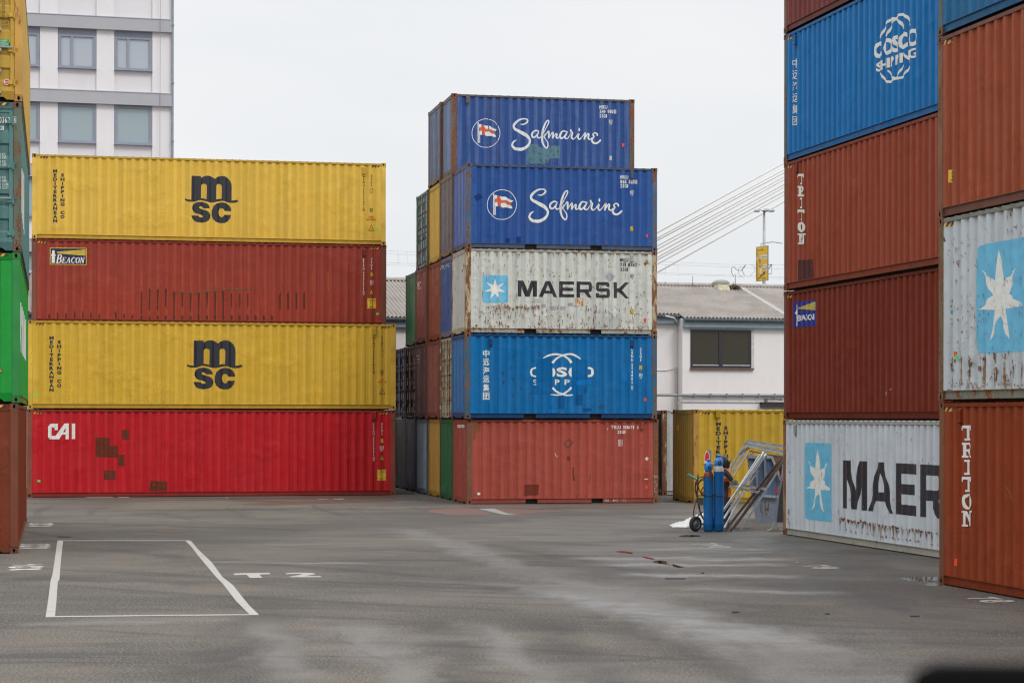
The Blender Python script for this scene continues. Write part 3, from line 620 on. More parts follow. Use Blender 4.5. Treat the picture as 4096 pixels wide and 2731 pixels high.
saf2 = blk(0, 3, 'blue container with white script and flag roundel, directly under the topmost one', (.022, .082, .29), wear=.5, loc=(-1.409, 61.30, 3*zs), rust=.2, dirt=.35, frame=(.05, .11, .20), famt=.5, pockets=True, railcol=(.07, .09, .13), endcol=(.06, .14, .42))
saf1 = blk(1, 4, 'blue container with white script and pale teal patch, topmost of the middle block', (.030, .083, .26), wear=.9, loc=(-1.94, 64.253, 4*zs), rust=.28, dirt=.45, frame=(.10, .09, .08), famt=.75, pockets=True, railcol=(.12, .10, .09), endcol=(.12, .18, .34))
blk(1, 0, 'dark green container beside the salmon red one, seen by its ribbed end', (.016, .125, .045), rust=.08, dirt=.3, frame=(.02, .05, .025), famt=.3, endpitch=.26)
blk(1, 1, 'pale grey container with door bars, its rusty doors beside the blue container with Chinese letters', (.42, .41, .36), rust=.5, dirt=.4, frame=(.30, .24, .12), famt=.7, end='door', detail=1)
blue13 = blk(1, 2, 'dull blue ribbed container end with white letters, beside the rust-streaked light grey one', (.04, .095, .27), rust=.2, dirt=.45, frame=(.07, .06, .06), famt=.7, railcol=(.13, .13, .17))
blk(1, 3, 'grey brown weathered container end between a yellow and a blue container', (.13, .12, .16), rust=.45, dirt=.6, frame=(.14, .07, .04), famt=.8, railcol=(.15, .12, .10))
blk(2, 0, 'ochre yellow container end at ground level between light blue and dark green ones', (.46, .25, .04), rust=.2, dirt=.35, frame=(.3, .17, .04), famt=.4)
blk(2, 1, 'red brown container end with an orange patch, beside the pale grey doors', (.24, .055, .04), rust=.12, dirt=.3, frame=(.14, .05, .035), famt=.4)
blk(2, 2, 'orange brown container end directly under the yellow one', (.27, .062, .025), rust=.06, dirt=.2, frame=(.2, .06, .03), famt=.4)
blk(2, 3, 'golden yellow ribbed container end high in the middle block', (.60, .37, .04), rust=.04, dirt=.15, frame=(.3, .14, .04), famt=.5, rough=.4)
blk(2, 4, 'scuffed blue ribbed container end, left neighbour of the topmost one', (.09, .13, .24), rust=.42, dirt=.6, frame=(.09, .08, .08), famt=.8, railcol=(.12, .11, .10))
lb = blk(3, 0, 'light blue grey container end at ground level beside the ochre yellow one', (.26, .33, .40), rust=.25, dirt=.6, frame=(.06, .07, .08), famt=.3)
mar = blk(3, 1, 'dark maroon container end with a white mark near its top', (.10, .022, .018), rust=.1, dirt=.35, frame=(.09, .035, .03), famt=.3)
br33 = blk(3, 2, 'brick brown container end with a white mark, beside the bright green one', (.22, .042, .026), rust=.1, dirt=.3, frame=(.14, .045, .03), famt=.4)
blk(3, 3, 'worn teal container doors high at the back, furthest left of their tier', (.20, .36, .42), rust=.5, dirt=.7, frame=(.05, .10, .11), famt=.6, end='door', detail=1)
blk(4, 0, 'dark navy container end at ground level left of the light blue one', (.022, .045, .095), rust=.05, dirt=.4, frame=(.02, .025, .03), famt=.2)
blk(4, 1, 'dark brown container doors with grey bars, above the dark navy end', (.09, .065, .06), rust=.4, dirt=.6, frame=(.05, .022, .018), famt=.5, end='door', detail=1)
gr = blk(4, 2, 'bright green ribbed container end, furthest left of its tier', (.02, .20, .055), rust=.05, dirt=.25, frame=(.02, .10, .04), famt=.2)
blk(5, 0, 'near black container end at the far left foot of the middle block', (.022, .028, .032), rust=.05, dirt=.4, frame=(.02, .02, .02), famt=.2)
blk(5, 1, 'navy blue container doors at the far back beside the wide left stack', (.035, .07, .14), rust=.2, dirt=.5, frame=(.03, .045, .07), famt=.4, end='door', detail=1)
for c, fn, p in ((mar, crop(1570, 1340, 3.92), [[(380, 325), (425, 325)], [(405, 325), (385, 375), (425, 380)], [(420, 380), (385, 430), (425, 428)]]), (br33, crop(1600, 980, 3.92), [[(280, 590), (325, 580)], [(285, 590), (285, 685), (325, 680)], [(325, 580), (310, 630), (325, 680)], [(285, 630), (310, 630)]])):
    f = c['end']; f.plane = .03; f.put('lettering', [f.strk(s, 9, fn, 1) for s in p], M['white'])
f = blue13['end']; f.plane = .03; fn = crop(1600, 980, 3.92)
f.put('lettering', [f.strk(s, 8, fn, 3) for s in ([(650, 385), (655, 335), (680, 325), (685, 345), (660, 360)], [(690, 345), (700, 370), (715, 330)], [(720, 325), (735, 350), (725, 350), (745, 300)], [(770, 290), (745, 310), (768, 330), (745, 350)])], M['white'])
f = trlu['end']; f.plane = .03; fn = crop(1570, 1640, 3.92)
f.put('lettering', [f.poly(box4(fn, x, 225, x+7, 275)) for x in (1025, 1047, 1070, 1093, 1115)], M['white'])
f = lb['end']; f.plane = .03
# --- flag roundels and script
flag_r = simple('red_flag_paint', (.62, .10, .04), .5)
f1, f2 = saf1['side'], saf2['side']
def both(name, geo, mat, layer=0):
    for f in (f1, f2): f.put(name, geo, mat, layer)
both('ring', [f1.poly(mp(cfl, *ovl(632, 815, 560, 570, 48)), mp(cfl, *ovl(632, 815, 535, 545, 48)))], M['logow'])
both('flag_emblem', [f1.poly(box4(cfl, 300, 440, 330, 1200)), f1.poly(box4(cfl, 338, 560, 358, 1200)), f1.poly(box4(cfl, 375, 860, 403, 1200)), f1.poly(mp(cfl, *ovl(320, 432, 36, 24, 12))),
    f1.poly(mp(cfl, (340, 470), (400, 450), (440, 460), (460, 575), (375, 600), (340, 560))), f1.poly(mp(cfl, (550, 500), (620, 525), (780, 518), (860, 590), (960, 650), (1058, 662), (1000, 735), (900, 715), (780, 640), (690, 650), (600, 645), (570, 600))),
    f1.poly(mp(cfl, (375, 725), (470, 712), (478, 880), (400, 870), (370, 880))), f1.poly(mp(cfl, (585, 770), (690, 750), (760, 745), (850, 820), (980, 870), (1028, 960), (930, 965), (800, 915), (680, 932), (600, 915), (585, 880)))], M['logow'])
both('flag_emblem', [f1.poly(mp(cfl, (455, 458), (545, 492), (560, 610), (600, 655), (700, 655), (780, 645), (870, 700), (955, 750), (975, 860), (860, 815), (770, 735), (690, 740), (580, 765), (572, 890), (495, 885), (482, 725), (440, 700), (385, 720), (375, 600), (430, 575), (460, 580)))], flag_r, 1)
S_ = [[(222, 770, 12), (290, 772, 28), (345, 740, 34), (370, 700, 32), (345, 665, 28), (270, 656, 28), (180, 690, 40), (105, 760, 52), (80, 815, 46), (110, 868, 52), (190, 920, 62), (290, 968, 74), (370, 1030, 64), (418, 1100, 50), (402, 1180, 50), (340, 1250, 56), (240, 1293, 64), (130, 1285, 60), (60, 1235, 52), (50, 1190, 44), (80, 1135, 36), (137, 1098, 12)],
      [(600, 915, 26), (540, 903, 30), (482, 940, 36), (462, 1000, 38), (490, 1045, 36), (540, 1025, 28), (590, 955, 20)], [(604, 930, 20), (572, 1010, 32), (595, 1055, 28), (640, 1042, 20), (675, 1005, 14)],
      [(665, 1020, 14), (735, 890, 16), (800, 770, 22), (818, 710, 24), (798, 688, 24), (750, 735, 34), (700, 850, 40), (678, 960, 42), (670, 1060, 42), (690, 1180, 36), (732, 1245, 32), (775, 1265, 28), (800, 1210, 26), (790, 1140, 24), (740, 1075, 20), (705, 1030, 14), (740, 970, 14)],
      [(715, 1035, 14), (770, 960, 16), (808, 915, 34), (818, 960, 38), (815, 1055, 30)], [(822, 1050, 12), (872, 965, 22), (900, 945, 34), (900, 1000, 38), (893, 1060, 32)], [(905, 1050, 12), (955, 980, 22), (985, 968, 30), (975, 1035, 38), (1000, 1062, 28), (1045, 1025, 16)],
      [(1185, 925, 26), (1110, 912, 28), (1062, 965, 40), (1045, 1030, 44), (1080, 1066, 36), (1135, 1025, 22), (1195, 945, 20)], [(1200, 930, 20), (1165, 1000, 38), (1150, 1045, 34), (1195, 1072, 28), (1240, 1020, 14)],
      [(1235, 1025, 14), (1278, 950, 14), (1262, 905, 20), (1280, 885, 22), (1292, 925, 20), (1312, 950, 32), (1290, 1035, 40), (1325, 1078, 30), (1378, 1045, 14)], [(1370, 1050, 14), (1440, 965, 34), (1422, 1040, 38), (1455, 1085, 30), (1512, 1035, 14)], [(1450, 862, 34), (1450, 898, 40)],
      [(1505, 1045, 14), (1570, 955, 30), (1572, 1000, 38), (1555, 1080, 34)], [(1560, 1070, 14), (1630, 970, 28), (1652, 985, 36), (1640, 1055, 38), (1680, 1088, 26), (1715, 1050, 14)],
      [(1830, 1000, 30), (1822, 965, 30), (1770, 953, 24), (1732, 990, 28), (1755, 1028, 30), (1735, 1060, 30), (1712, 1105, 38), (1740, 1158, 42), (1800, 1170, 38), (1860, 1140, 36), (1888, 1105, 38)]]
both('script_lettering', [f1.strk(s, None, cs) for s in S_], M['logow'])
def smallid(c, fn, lm, lines, chk, ic, icn, stick, stm='ystick'):
    f = c['side']; g = []
    for t, x0, x1, yb, yt in lines: g += tx(f, fn, t, x0, x1, yb, yt, .035)
    x0, x1, yb, yt, ch = chk; g += tx(f, fn, ch, x0+3, x1-3, yb-3, yt+3, .012)+[f.frame(*fn(x0, yt), *fn(x1, yb), .8)]
    x0, y0, xx, yy = ic; g += [f.frame(*fn(x0, y0), *fn(xx, yy), 1.5)]+tx(f, fn, 'IC', x0+6, xx-5, yy-6, y0+6, .015)+tx(f, fn, icn, x0+4, xx-6, yy+18, yy+4, .012)
    f.put('lettering', g, lm)
    x0, y0, xx, yy = stick; m = (y0+yy)/2; f.put('sticker', [f.poly(box4(fn, *stick))], M[stm], 0); f.put('sticker_print', [f.frame(*fn(x0, y0), *fn(xx, yy), .9)]+tx(f, fn, '2.6', x0+5, xx-5, m-3, y0+6)+tx(f, fn, '86', x0+7, xx-7, yy-6, m+4), M['ink'], 1)
smallid(saf1, c2, M['white'], [('MSKU', 1340, 1412, 192, 161), ('549 980', 1342, 1466, 234, 201), ('22G1', 1340, 1408, 271, 240)], (1470, 1490, 236, 198, '8'), (1424, 292, 1456, 320), '70', (1427, 612, 1453, 654), 'white')
smallid(saf2, c2, M['white'], [('MRKU', 1525, 1600, 819, 787), ('865 325', 1527, 1656, 862, 828), ('22G1', 1527, 1598, 898, 866)], (1660, 1680, 864, 828, '8'), (1613, 923, 1646, 952), '70', (1615, 1243, 1642, 1287))
smallid(mae, c3, M['black'], [('MRKU', 1423, 1493, 202, 173), ('751 856', 1425, 1546, 242, 213), ('22G1', 1427, 1491, 280, 252)], (1549, 1566, 244, 213, '7'), (1507, 307, 1536, 333), '70', (1507, 598, 1536, 642))
for c, fn, r in ((saf1, c2, (1545, 500, 1563, 530)), (saf2, c2, (1758, 1315, 1773, 1343)), (mae, c3, (1622, 675, 1642, 703)), (cos, c3, (1627, 1340, 1643, 1368)), (trlu, c4, (2063, 845, 2082, 880))):
    c['side'].put('tape_strip', [c['side'].poly(box4(fn, *r))], M['neonr'], 1)
for c, fn, x, y in ((saf1, c2, 158, 113), (saf2, c2, 1631, 785), (mae, c3, 1520, 175), (cos, c3, 1523, 885), (cos, c3, 341, 872), (trlu, c4, 2024, 255)):
    u, v = c['side'].uv(*fn(x, y)); mb = MB(); mb.prism([(u-.05, .012, v-.12), (u-.05, -.03, v-.10), (u-.05, -.03, v+.10), (u-.05, .012, v+.13)], (.10, 0, 0)); mb.box(u-.03, u+.03, -.01, .02, v-.16, v-.12)
    mb.build('ventilator', c['mats'][2], c['root'])
f = saf1['side']; tealp = panelmat('teal_patch_paint', (.13, .30, .40)); tealp = paint('teal_patch_paint', (.10, .21, .25), .55, .4, .6, .2)
f.put('paint_patch', [f.poly(mp(c2, (705, 530), (722, 512), (745, 505), (790, 510), (800, 532), (840, 540), (880, 552), (890, 522), (940, 520), (988, 526), (982, 640), (935, 632), (892, 640), (882, 672), (830, 686), (790, 678), (740, 687), (700, 668), (684, 655), (690, 600)))], tealp, 0)
scatter(f, c2, [(745, 530), (750, 570), (765, 545), (812, 590), (818, 640), (868, 610), (870, 650), (925, 560), (932, 600), (970, 570), (720, 640), (700, 575)], rustd, 5, 5, 7, 9, seed=12, layer=2)
f.put('rust_streak', [f.poly(mp(c2, (x-8, 90+6*i), (x+9, 90+6*i), (x+5, 250), (x+6, 690), (x-6, 680), (x-4, 260))) for i, x in enumerate((348, 425))], paint('worn_blue_paint', (.07, .09, .16), .5, .5, .6, .2), 0)
scatter(f, c2, [(100, 650), (130, 700), (460, 655), (605, 606), (540, 690), (1210, 628), (1495, 575), (1490, 690), (910, 678), (1080, 480)], rustd, 8, 2, 8, 2, seed=13)
f = saf2['side']
f.put('paint_patch', [f.poly(box4(c2, 497, 1350, 537, 1392)), f.poly(box4(c2, 597, 1337, 636, 1397)), f.poly(mp(c2, (215, 975), (268, 945), (292, 985), (240, 1020)))], paint('navy_patch_paint', (.012, .035, .17), .1, .3, .5, .1), 0)
scatter(f, c2, [(600, 1160), (620, 1185), (545, 1222), (640, 1225), (690, 1230), (740, 1222), (850, 1225), (697, 1275), (1330, 1260), (1400, 1030), (1480, 1200), (1550, 1325), (700, 1390), (220, 1170), (850, 1135)], rustd, 6, 3, 9, 2.5, seed=14)
scatter(f, c2, [(x, 1395) for x in (1075, 1158, 1240, 1320, 1400, 1475)], rustd, 11, 3, 6, .5, seed=15)
# --- grey container with star square
MK = {'M': ((0, 0), (.25, 0), (.25, .62), (.43, .05), (.60, .05), (.80, .62), (.80, 0), (1, 0), (1, 1), (.72, 1), (.52, .42), (.30, 1), (0, 1)), }
def block_letters():
    """M A E R S K as polygons in a unit box, y up"""
    return [[[(0, 0), (.2, 0), (.2, .62), (.40, .0), (.62, .0), (.80, .62), (.80, 0), (1, 0), (1, 1), (.70, 1), (.51, .38), (.30, 1), (0, 1)]],
            [[(0, 0), (.20, 0), (.29, .22), (.71, .22), (.80, 0), (1, 0), (.62, 1), (.36, 1)], [(.36, .40), (.64, .40), (.50, .78)]],
            [[(0, 0), (1, 0), (1, .2), (.22, .2), (.22, .40), (.94, .40), (.94, .60), (.22, .60), (.22, .80), (1, .80), (1, 1), (0, 1)]],
            [[(0, 0), (.22, 0), (.22, .32), (.52, .32), (.74, 0), (1, 0), (.76, .34), (.92, .38), (1, .48), (1, .86), (.90, 1), (0, 1)], [(.22, .52), (.22, .80), (.74, .80), (.78, .76), (.78, .56), (.74, .52)]],
            [[(.04, 0), (.9, 0), (1, .12), (1, .48), (.9, .60), (.24, .60), (.24, .80), (.74, .80), (.74, .70), (.98, .70), (.98, .88), (.88, 1), (.12, 1), (.02, .88), (.02, .52), (.12, .40), (.76, .40), (.76, .20), (.24, .20), (.24, .30), (0, .30), (0, .10)]],
            [[(0, 0), (.22, 0), (.22, .38), (.34, .38), (.74, 0), (1, 0), (.52, .50), (1, 1), (.72, 1), (.34, .62), (.22, .62), (.22, 1), (0, 1)]]]
LX = [(0, .170), (.188, .352), (.370, .505), (.526, .664), (.697, .826), (.859, 1.0)]
def maersk(f, m, mat):
    g = []
    for ps, (a, b) in zip(block_letters(), LX): g.append(fill([[m(a+(b-a)*x, y) for x, y in p] for p in ps]))
    f.put('lettering', g, mat)
f = mae['side']; maersk(f, f.quadmap(c3(567, 493), c3(1500, 508), c3(567, 359)), M['black'])
def star(f, name_sq, sqpoly, tips, cen, inner, fn):
    f.put(name_sq, [f.poly(mp(fn, *sqpoly))], M['sky_blue'], 0)
    pts = []; n = len(tips)
    for i in range(n):
        a, b = tips[i], tips[(i+1) % n]; mx, my = (a[0]+b[0])/2-cen[0], (a[1]+b[1])/2-cen[1]; pts += [a, (cen[0]+mx*inner, cen[1]+my*inner)]
    f.put('star_emblem', [f.poly(mp(fn, *pts))], M['logow'], 1)
star(f, 'logo_square', rrect(272, 315, 485, 545, 18), [(378, 342), (452, 380), (467, 455), (415, 520), (335, 515), (288, 450), (307, 372)], (378, 430), .42, c3)
silver = simple('silver_repair_tape', (.38, .38, .42), .35, .4, .2, 40)
f.put('repair_tape', [f.poly(mp(c3, (1293, 330), (1335, 288), (1383, 325), (1340, 370))), f.poly(mp(c3, (835, 574), (888, 572), (886, 606), (838, 607))), f.poly(mp(c3, (925, 576), (970, 575), (968, 606), (923, 604))), f.poly(mp(c3, (765, 558), (800, 556), (802, 584), (768, 586))), f.poly(mp(c3, (985, 548), (1033, 545), (1034, 574), (988, 572)))], silver, 1)
f.put('paint_patch', [f.poly(mp(c3, (1157, 655), (1425, 658), (1428, 765), (1155, 765))), f.poly(mp(c3, (695, 508), (762, 510), (760, 545), (700, 545)))], paint('fresh_grey_paint', (.47, .48, .45), .12, .2, .5, .1), 0)
f.put('rust_stain', [f.poly(box4(c3, 1052, 507, 1118, 577), box4(c3, 1057, 512, 1113, 573)), f.poly(box4(c3, 1062, 518, 1075, 545)), f.poly(box4(c3, 1080, 530, 1090, 560)), f.poly(box4(c3, 1097, 528, 1112, 570))], simple('orange_rust', (.50, .20, .03), .8, var=.4, scale=30), 1)
scatter(f, c3, [(x, 583+8*math.sin(x*.05)) for x in range(320, 745, 26)]+[(1150, 600), (1170, 598), (1215, 618), (1250, 620), (1290, 625), (1325, 618)], rustm, 7, 4, 8, 4, seed=21)
scatter(f, c3, [(rnd.uniform(200, 1660), rnd.uniform(180, 760)) for _ in range(60)], rustm, 5, 2, 7, 5, seed=22)
scatter(f, c3, [(rnd.uniform(250, 1660), rnd.uniform(640, 765)) for _ in range(40)], rustd, 5, 2, 8, 4, seed=23)
scatter(f, c3, [(880+rnd.gauss(0, 25), 305+rnd.gauss(0, 18)) for _ in range(10)]+[(680+rnd.gauss(0, 22), 290+rnd.gauss(0, 16)) for _ in range(8)], panelmat('grey_scuff', (.24, .22, .19)), 5, 3, 6, 1, 'scrape', seed=24)
rusto = steel_rust('orange_rust_run', (.34, .17, .07), .35)
runs(f, c3, (190, 130, 1670, 700), 90, 71, 10, 60, 3.2, rusto); runs(f, c3, (190, 560, 1670, 735), 90, 72, 12, 60, 3.6); runs(f, c3, (320, 560, 760, 600), 40, 73, 20, 90, 4, rusto); runs(f, c3, (190, 735, 1670, 765), 70, 74, 5, 14, 6, rusto); runs(f, c3, (190, 128, 1670, 140), 50, 75, 10, 60, 3.5, rusto)
f.put('tape_strip', [f.poly(mp(c3, (1626, 496), (1634, 489), (1641, 496), (1633, 503)))], M['neon'], 1)
# --- blue container, emblem partly painted over
f = cos['side']
g = vt(f, c3, '中远海运集团', 303, 56, 938, 1366, .02, .86, True)+vt(f, c3, 'CSNU', 1523, 15, 922, 1040, .04)+vt(f, c3, '214801', 1523, 15, 1050, 1230, .04)+vt(f, c3, '8', 1523, 9, 1244, 1270, .012)+[f.frame(*c3(1515, 1240), *c3(1532, 1273), 1.2)]+vt(f, c3, '22G1', 1595, 15, 922, 1042, .04)
g += [f.frame(*c3(1582, 1137), *c3(1611, 1162), 1.5)]+tx(f, c3, 'IC', 1588, 1606, 1157, 1142, .015)+tx(f, c3, '33', 1586, 1604, 1180, 1168, .012)
f.put('lettering', g, M['white'])
f.put('sticker', [f.poly(box4(c3, 1582, 1067, 1610, 1108))], M['ystick'], 0); f.put('sticker_print', [f.frame(*c3(1582, 1067), *c3(1610, 1108), 1)]+tx(f, c3, '2.6', 1587, 1605, 1084, 1072)+tx(f, c3, '86', 1589, 1603, 1103, 1089), M['ink'], 1)
em = [[(778, 1008, 6), (830, 984, 16), (890, 975, 16), (950, 987, 14), (990, 1012, 18), (1016, 1048, 24)], [(856, 1048, 22), (890, 1014, 16), (940, 986, 13), (1000, 974, 16), (1050, 986, 18), (1092, 1016, 8)], [(858, 1255, 20), (890, 1285, 16), (940, 1308, 14), (985, 1318, 14), (1030, 1314, 8)], [(843, 1312, 6), (900, 1316, 13), (950, 1305, 14), (990, 1280, 16), (1015, 1252, 18)],
      [(720, 1088, 12), (690, 1098, 16), (680, 1125, 18), (690, 1152, 16), (720, 1161, 12)], [(1152, 1090, 16), (1185, 1096, 20), (1194, 1125, 24), (1185, 1152, 20), (1153, 1158, 16)],
      [(720, 1190, 7), (702, 1193, 7), (704, 1207, 7), (720, 1210, 7)], [(700, 1228, 7), (720, 1228, 7)]]
f.put('ring_emblem', [f.strk(s, None, c3, rnd=False) for s in em]+[f.poly(mp(c3, (858, 1090), (872, 1096), (884, 1125), (874, 1155), (858, 1166))), f.poly(mp(c3, (1017, 1085), (1000, 1094), (990, 1125), (1000, 1157), (1017, 1166)))]+tx(f, c3, 'S', 893, 982, 1165, 1083, .04)+tx(f, c3, 'P', 878, 918, 1231, 1186, .03)+tx(f, c3, 'P', 960, 1002, 1231, 1186, .03), M['logow'], 1)
f.put('paint_patch', [f.poly(mp(c3, (722, 1050), (780, 1010), (855, 1012), (858, 1310), (700, 1308))), f.poly(mp(c3, (1018, 1012), (1148, 1018), (1150, 1300), (1018, 1305)))], paint('darker_blue_patch', (.001, .118, .33), .08, .2, .5, .05), 0)
f.put('paint_patch', [f.poly(mp(c3, (818, 1440), (888, 1440), (892, 1465), (830, 1462))), f.poly(mp(c3, (975, 1442), (1042, 1442), (1040, 1462), (985, 1463))), f.poly(box4(c3, 838, 1340, 868, 1400)), f.poly(mp(c3, (1430, 1135), (1478, 1135), (1480, 1208), (1435, 1210))), f.poly(mp(c3, (1050, 1195), (1190, 1180), (1185, 1230), (1060, 1232)))], paint('brighter_blue_patch', (.004, .155, .46), .03, .1, .5, .05), 1)
f.put('paint_patch', [f.poly(mp(c3, (1112, 1425), (1190, 1428), (1188, 1445), (1140, 1455), (1112, 1455))), f.poly(box4(c3, 1050, 1310, 1112, 1400)), f.poly(box4(c3, 905, 1320, 960, 1430))], paint('navy_blue_patch', (.003, .082, .25), .05, .2, .5, .05), 1)
scatter(f, c3, [(448, 1130), (450, 1200), (530, 1000), (525, 1080), (530, 1180), (525, 1320), (605, 1160), (605, 1260), (680, 1300), (835, 1220), (1140, 1150), (1030, 990), (1130, 1270), (1280, 1400), (1570, 1340), (745, 960)], scrp, 6, 4, 7, 9, 'scrape', seed=31)
# --- salmon container
f = trlu['side']
g = tx(f, c4, 'TRLU 351671', 1722, 1945, 284, 251, .035)+tx(f, c4, '8', 1980, 1993, 286, 254, .012)+tx(f, c4, '22G1', 1785, 1860, 331, 299, .035)+[f.frame(*c4(1793, 390), *c4(1832, 453), 1.4), f.poly(box4(c4, 1793, 421, 1832, 424))]+tx(f, c4, 'IC', 1800, 1826, 417, 397, .01)+tx(f, c4, '87', 1802, 1824, 449, 429, .01)
g += [f.poly(mp(c4, (2058, 575), (2090, 571), (2090, 583), (2058, 586))), f.poly(mp(c4, (2069, 562), (2081, 562), (2082, 598), (2071, 598))), f.poly(mp(c4, (2053, 775), (2075, 780), (2087, 773), (2085, 785), (2056, 787))), f.poly(mp(c4, (393, 920), (402, 908), (408, 918), (424, 912), (426, 932), (410, 942), (396, 934))), f.poly(box4(c4, 1683, 277, 1687, 294))]
g += [f.strk([(1163, 524, 3), (1172, 545, 5), (1190, 564, 3)], None, c4)]
f.put('lettering', g, M['white'])
f.put('chalk_writing', [f.strk(s, 3, c4, 4) for s in ([(2143, 770), (2148, 742), (2160, 765), (2178, 745), (2185, 780)], [(2172, 800), (2155, 798), (2150, 815), (2170, 830), (2172, 845), (2155, 850)], [(2165, 868), (2148, 875), (2145, 895), (2170, 908)])]+tx(f, c4, 'EBKG14337225', 1645, 1890, 1003, 981, -.005), M['chalk'], 1)
f.put('paint_patch', [f.poly(mp(c4, (862, 840), (900, 832), (925, 836), (1003, 832), (1006, 845), (1000, 900), (1002, 935), (960, 942), (905, 940), (880, 948), (858, 942), (864, 890)))], paint('red_brown_patch', (.16, .032, .018), .2, .3, .6, .1), 0)
f.put('glue_mark', [f.poly(mp(c4, (1243, 430), (1298, 381), (1345, 418), (1300, 482)), mp(c4, (1262, 430), (1298, 396), (1322, 420), (1300, 462)))], paint('glue_mark', (.14, .06, .04), .2, .3, .7, .1), 0)
f.put('paint_patch', [f.poly(mp(c4, (1338, 662), (1352, 662), (1352, 740), (1364, 760), (1362, 795), (1342, 795), (1338, 730))), f.poly(mp(c4, (1285, 558), (1300, 548), (1318, 575), (1308, 600), (1288, 592)))], paint('red_brown_patch', (.16, .036, .02), .3, .3, .6, .1), 0)
scatter(f, c4, [(1250, 275), (1020, 490), (570, 930), (1080, 955), (1260, 945), (1385, 945), (1455, 950), (2115, 950), (1700, 625), (1920, 675), (2020, 440), (380, 940), (450, 940)], rustd, 6, 3, 8, 4, seed=41)
f.put('scrape', [f.strk(s, None, c4) for s in ([(1515, 720, 3), (1512, 760, 10), (1505, 800, 8), (1500, 830, 2)], [(1822, 700, 2), (1826, 760, 9), (1822, 820, 2)], [(1890, 712, 2), (1884, 760, 7), (1886, 805, 2)], [(1994, 705, 2), (1998, 750, 7), (1995, 790, 2)])], rustd, 1)
rustp = paint('rusty_panel_edge', (.21, .075, .03), .5, .4, .7, .1)
f.put('rust_stain', [f.poly(mp(c4, (352, 212), (430, 214), (420, 300), (392, 330), (382, 260), (375, 380), (352, 400)))], rustp, 0)
# ============================================================ left foreground stack (doors / end walls towards the camera)
A = ground(73, 2213); B = ground(107, 2086); dA = math.atan2(B.y-A.y, B.x-A.x); GL = 'containers stacked at the left edge'
kw = dict(group=GL)
lbr = container('rust brown container with plain ribbed end, bottom of the stack at the left edge', 12.192, HC, (A.x, A.y, 0), dA, (.16, .026, .004), .08, .25, .08, (.16, .038, .013), .18, endpitch=.30, railcol=(.15, .036, .016), **kw)
lgr = container('bright green container with ribbed end and white bars on its side, at the left edge', 12.192, HC, (A.x+.03, A.y+.02, z1), dA, (.006, .29, .035), .04, .15, .1, (.015, .22, .04), .12, endpitch=.30, rough=.35, **kw)
ltl = container('teal container with white weight table on its doors, at the left edge', 12.192, HC, (A.x+.05, A.y+.02, 2*z1), dA, (.09, .21, .20), .14, .3, .15, (.10, .13, .09), .45, end='door', **kw)
lyl = container('yellow container with round sticker on its doors, topmost at the left edge', 12.192, HC, (A.x+.07, A.y+.03, 3*z1), dA, (.54, .33, .045), .05, .15, .12, (.52, .28, .05), .25, end='door', rough=.35, **kw)
y1 = crop(0, 0, 3.7333); t1 = crop(0, 380, 2.45); g1_ = crop(0, 960, 2.306)
for c in (lyl, ltl, lgr, lbr): c['end'].plane = .03
f = lyl['end']; g = []
for t, x1, a, b in (('KG', 76, 36, 4), ('LB', 74, 92, 55), ('KG', 76, 141, 110), ('LB', 74, 196, 160), ('KG', 75, 253, 218), ('LB', 71, 309, 272), ('CU.M.', 122, 361, 328), ('CU.FT.', 130, 416, 381)): g += tx(f, y1, t, 34, x1, a, b, .01)
f.prof = [(0, .003), (.156, .003), (.16, .024), (W_-.16, .024), (W_-.156, .003), (W_, .003)]
f.put('lettering', g, M['ink'])
f.put('sticker', [f.poly(box4(y1, -80, 592, 137, 708))], simple('green_sticker', (.02, .33, .10), .4), 0)
f.put('sticker_print', tx(f, y1, 'container', -50, 110, 624, 602, .01)+tx(f, y1, 'Flooring', -30, 90, 652, 636)+tx(f, y1, 'Paint System', -40, 120, 676, 660)+tx(f, y1, 'Sealant', 8, 76, 696, 684), M['white'], 1)
f.put('round_sticker', [f.poly(mp(y1, *ovl(100, 1228, 46, 46)))], M['white'], 1); f.put('round_sticker', [f.poly(mp(y1, *ovl(100, 1228, 35, 35)))], simple('red_sticker', (.62, .03, .05), .4), 2)
f.put('sticker_print', tx(f, y1, 'chc', 62, 138, 1240, 1216, .03), M['white'], 3)
f = ltl['end']; f.prof = lyl['end'].prof; g = tx(f, t1, '0362', -8, 98, 276, 220, .01)+tx(f, t1, '4', 129, 153, 272, 226, .01)+[f.frame(*t1(124, 217), *t1(158, 279), 1.2)]+tx(f, t1, 'G1', -12, 38, 345, 305, .01)
for t, x1, a, b in (('KG', 54, 596, 570), ('LBS', 63, 628, 601), ('KG', 54, 668, 643), ('LBS', 63, 700, 673), ('KG', 54, 822, 797), ('LBS', 63, 853, 828), ('CU.M.', 86, 890, 863), ('CU.FT.', 89, 923, 896)): g += tx(f, t1, t, 22, x1, a, b, .01)+tx(f, t1, '0', -6, 7, a, b, .01)
f.put('lettering', g, M['white'])
for c, x, s in ((ltl, 0, 1), (lgr, 1, 1), (lbr, 2, 1)):
    f = c['end']; H = HC; us = []; bs = []
    for i in range(7):
        a = W_-.2-.9+i*.12; us.append(([(a, H-.075), (a+.06, H-.075), (a+.10, H-.025), (a+.04, H-.025)], [(0, 1, 2, 3)])); bs.append(([(a+.06, H-.075), (a+.12, H-.075), (a+.16, H-.025), (a+.10, H-.025)], [(0, 1, 2, 3)]))
    pr = f.prof; f.prof = [(0, .003), (W_, .008)]; f.put('hazard_stripe', us, M['sticker'], 0, False); f.put('hazard_stripe', bs, M['black'], 0, False); f.prof = pr
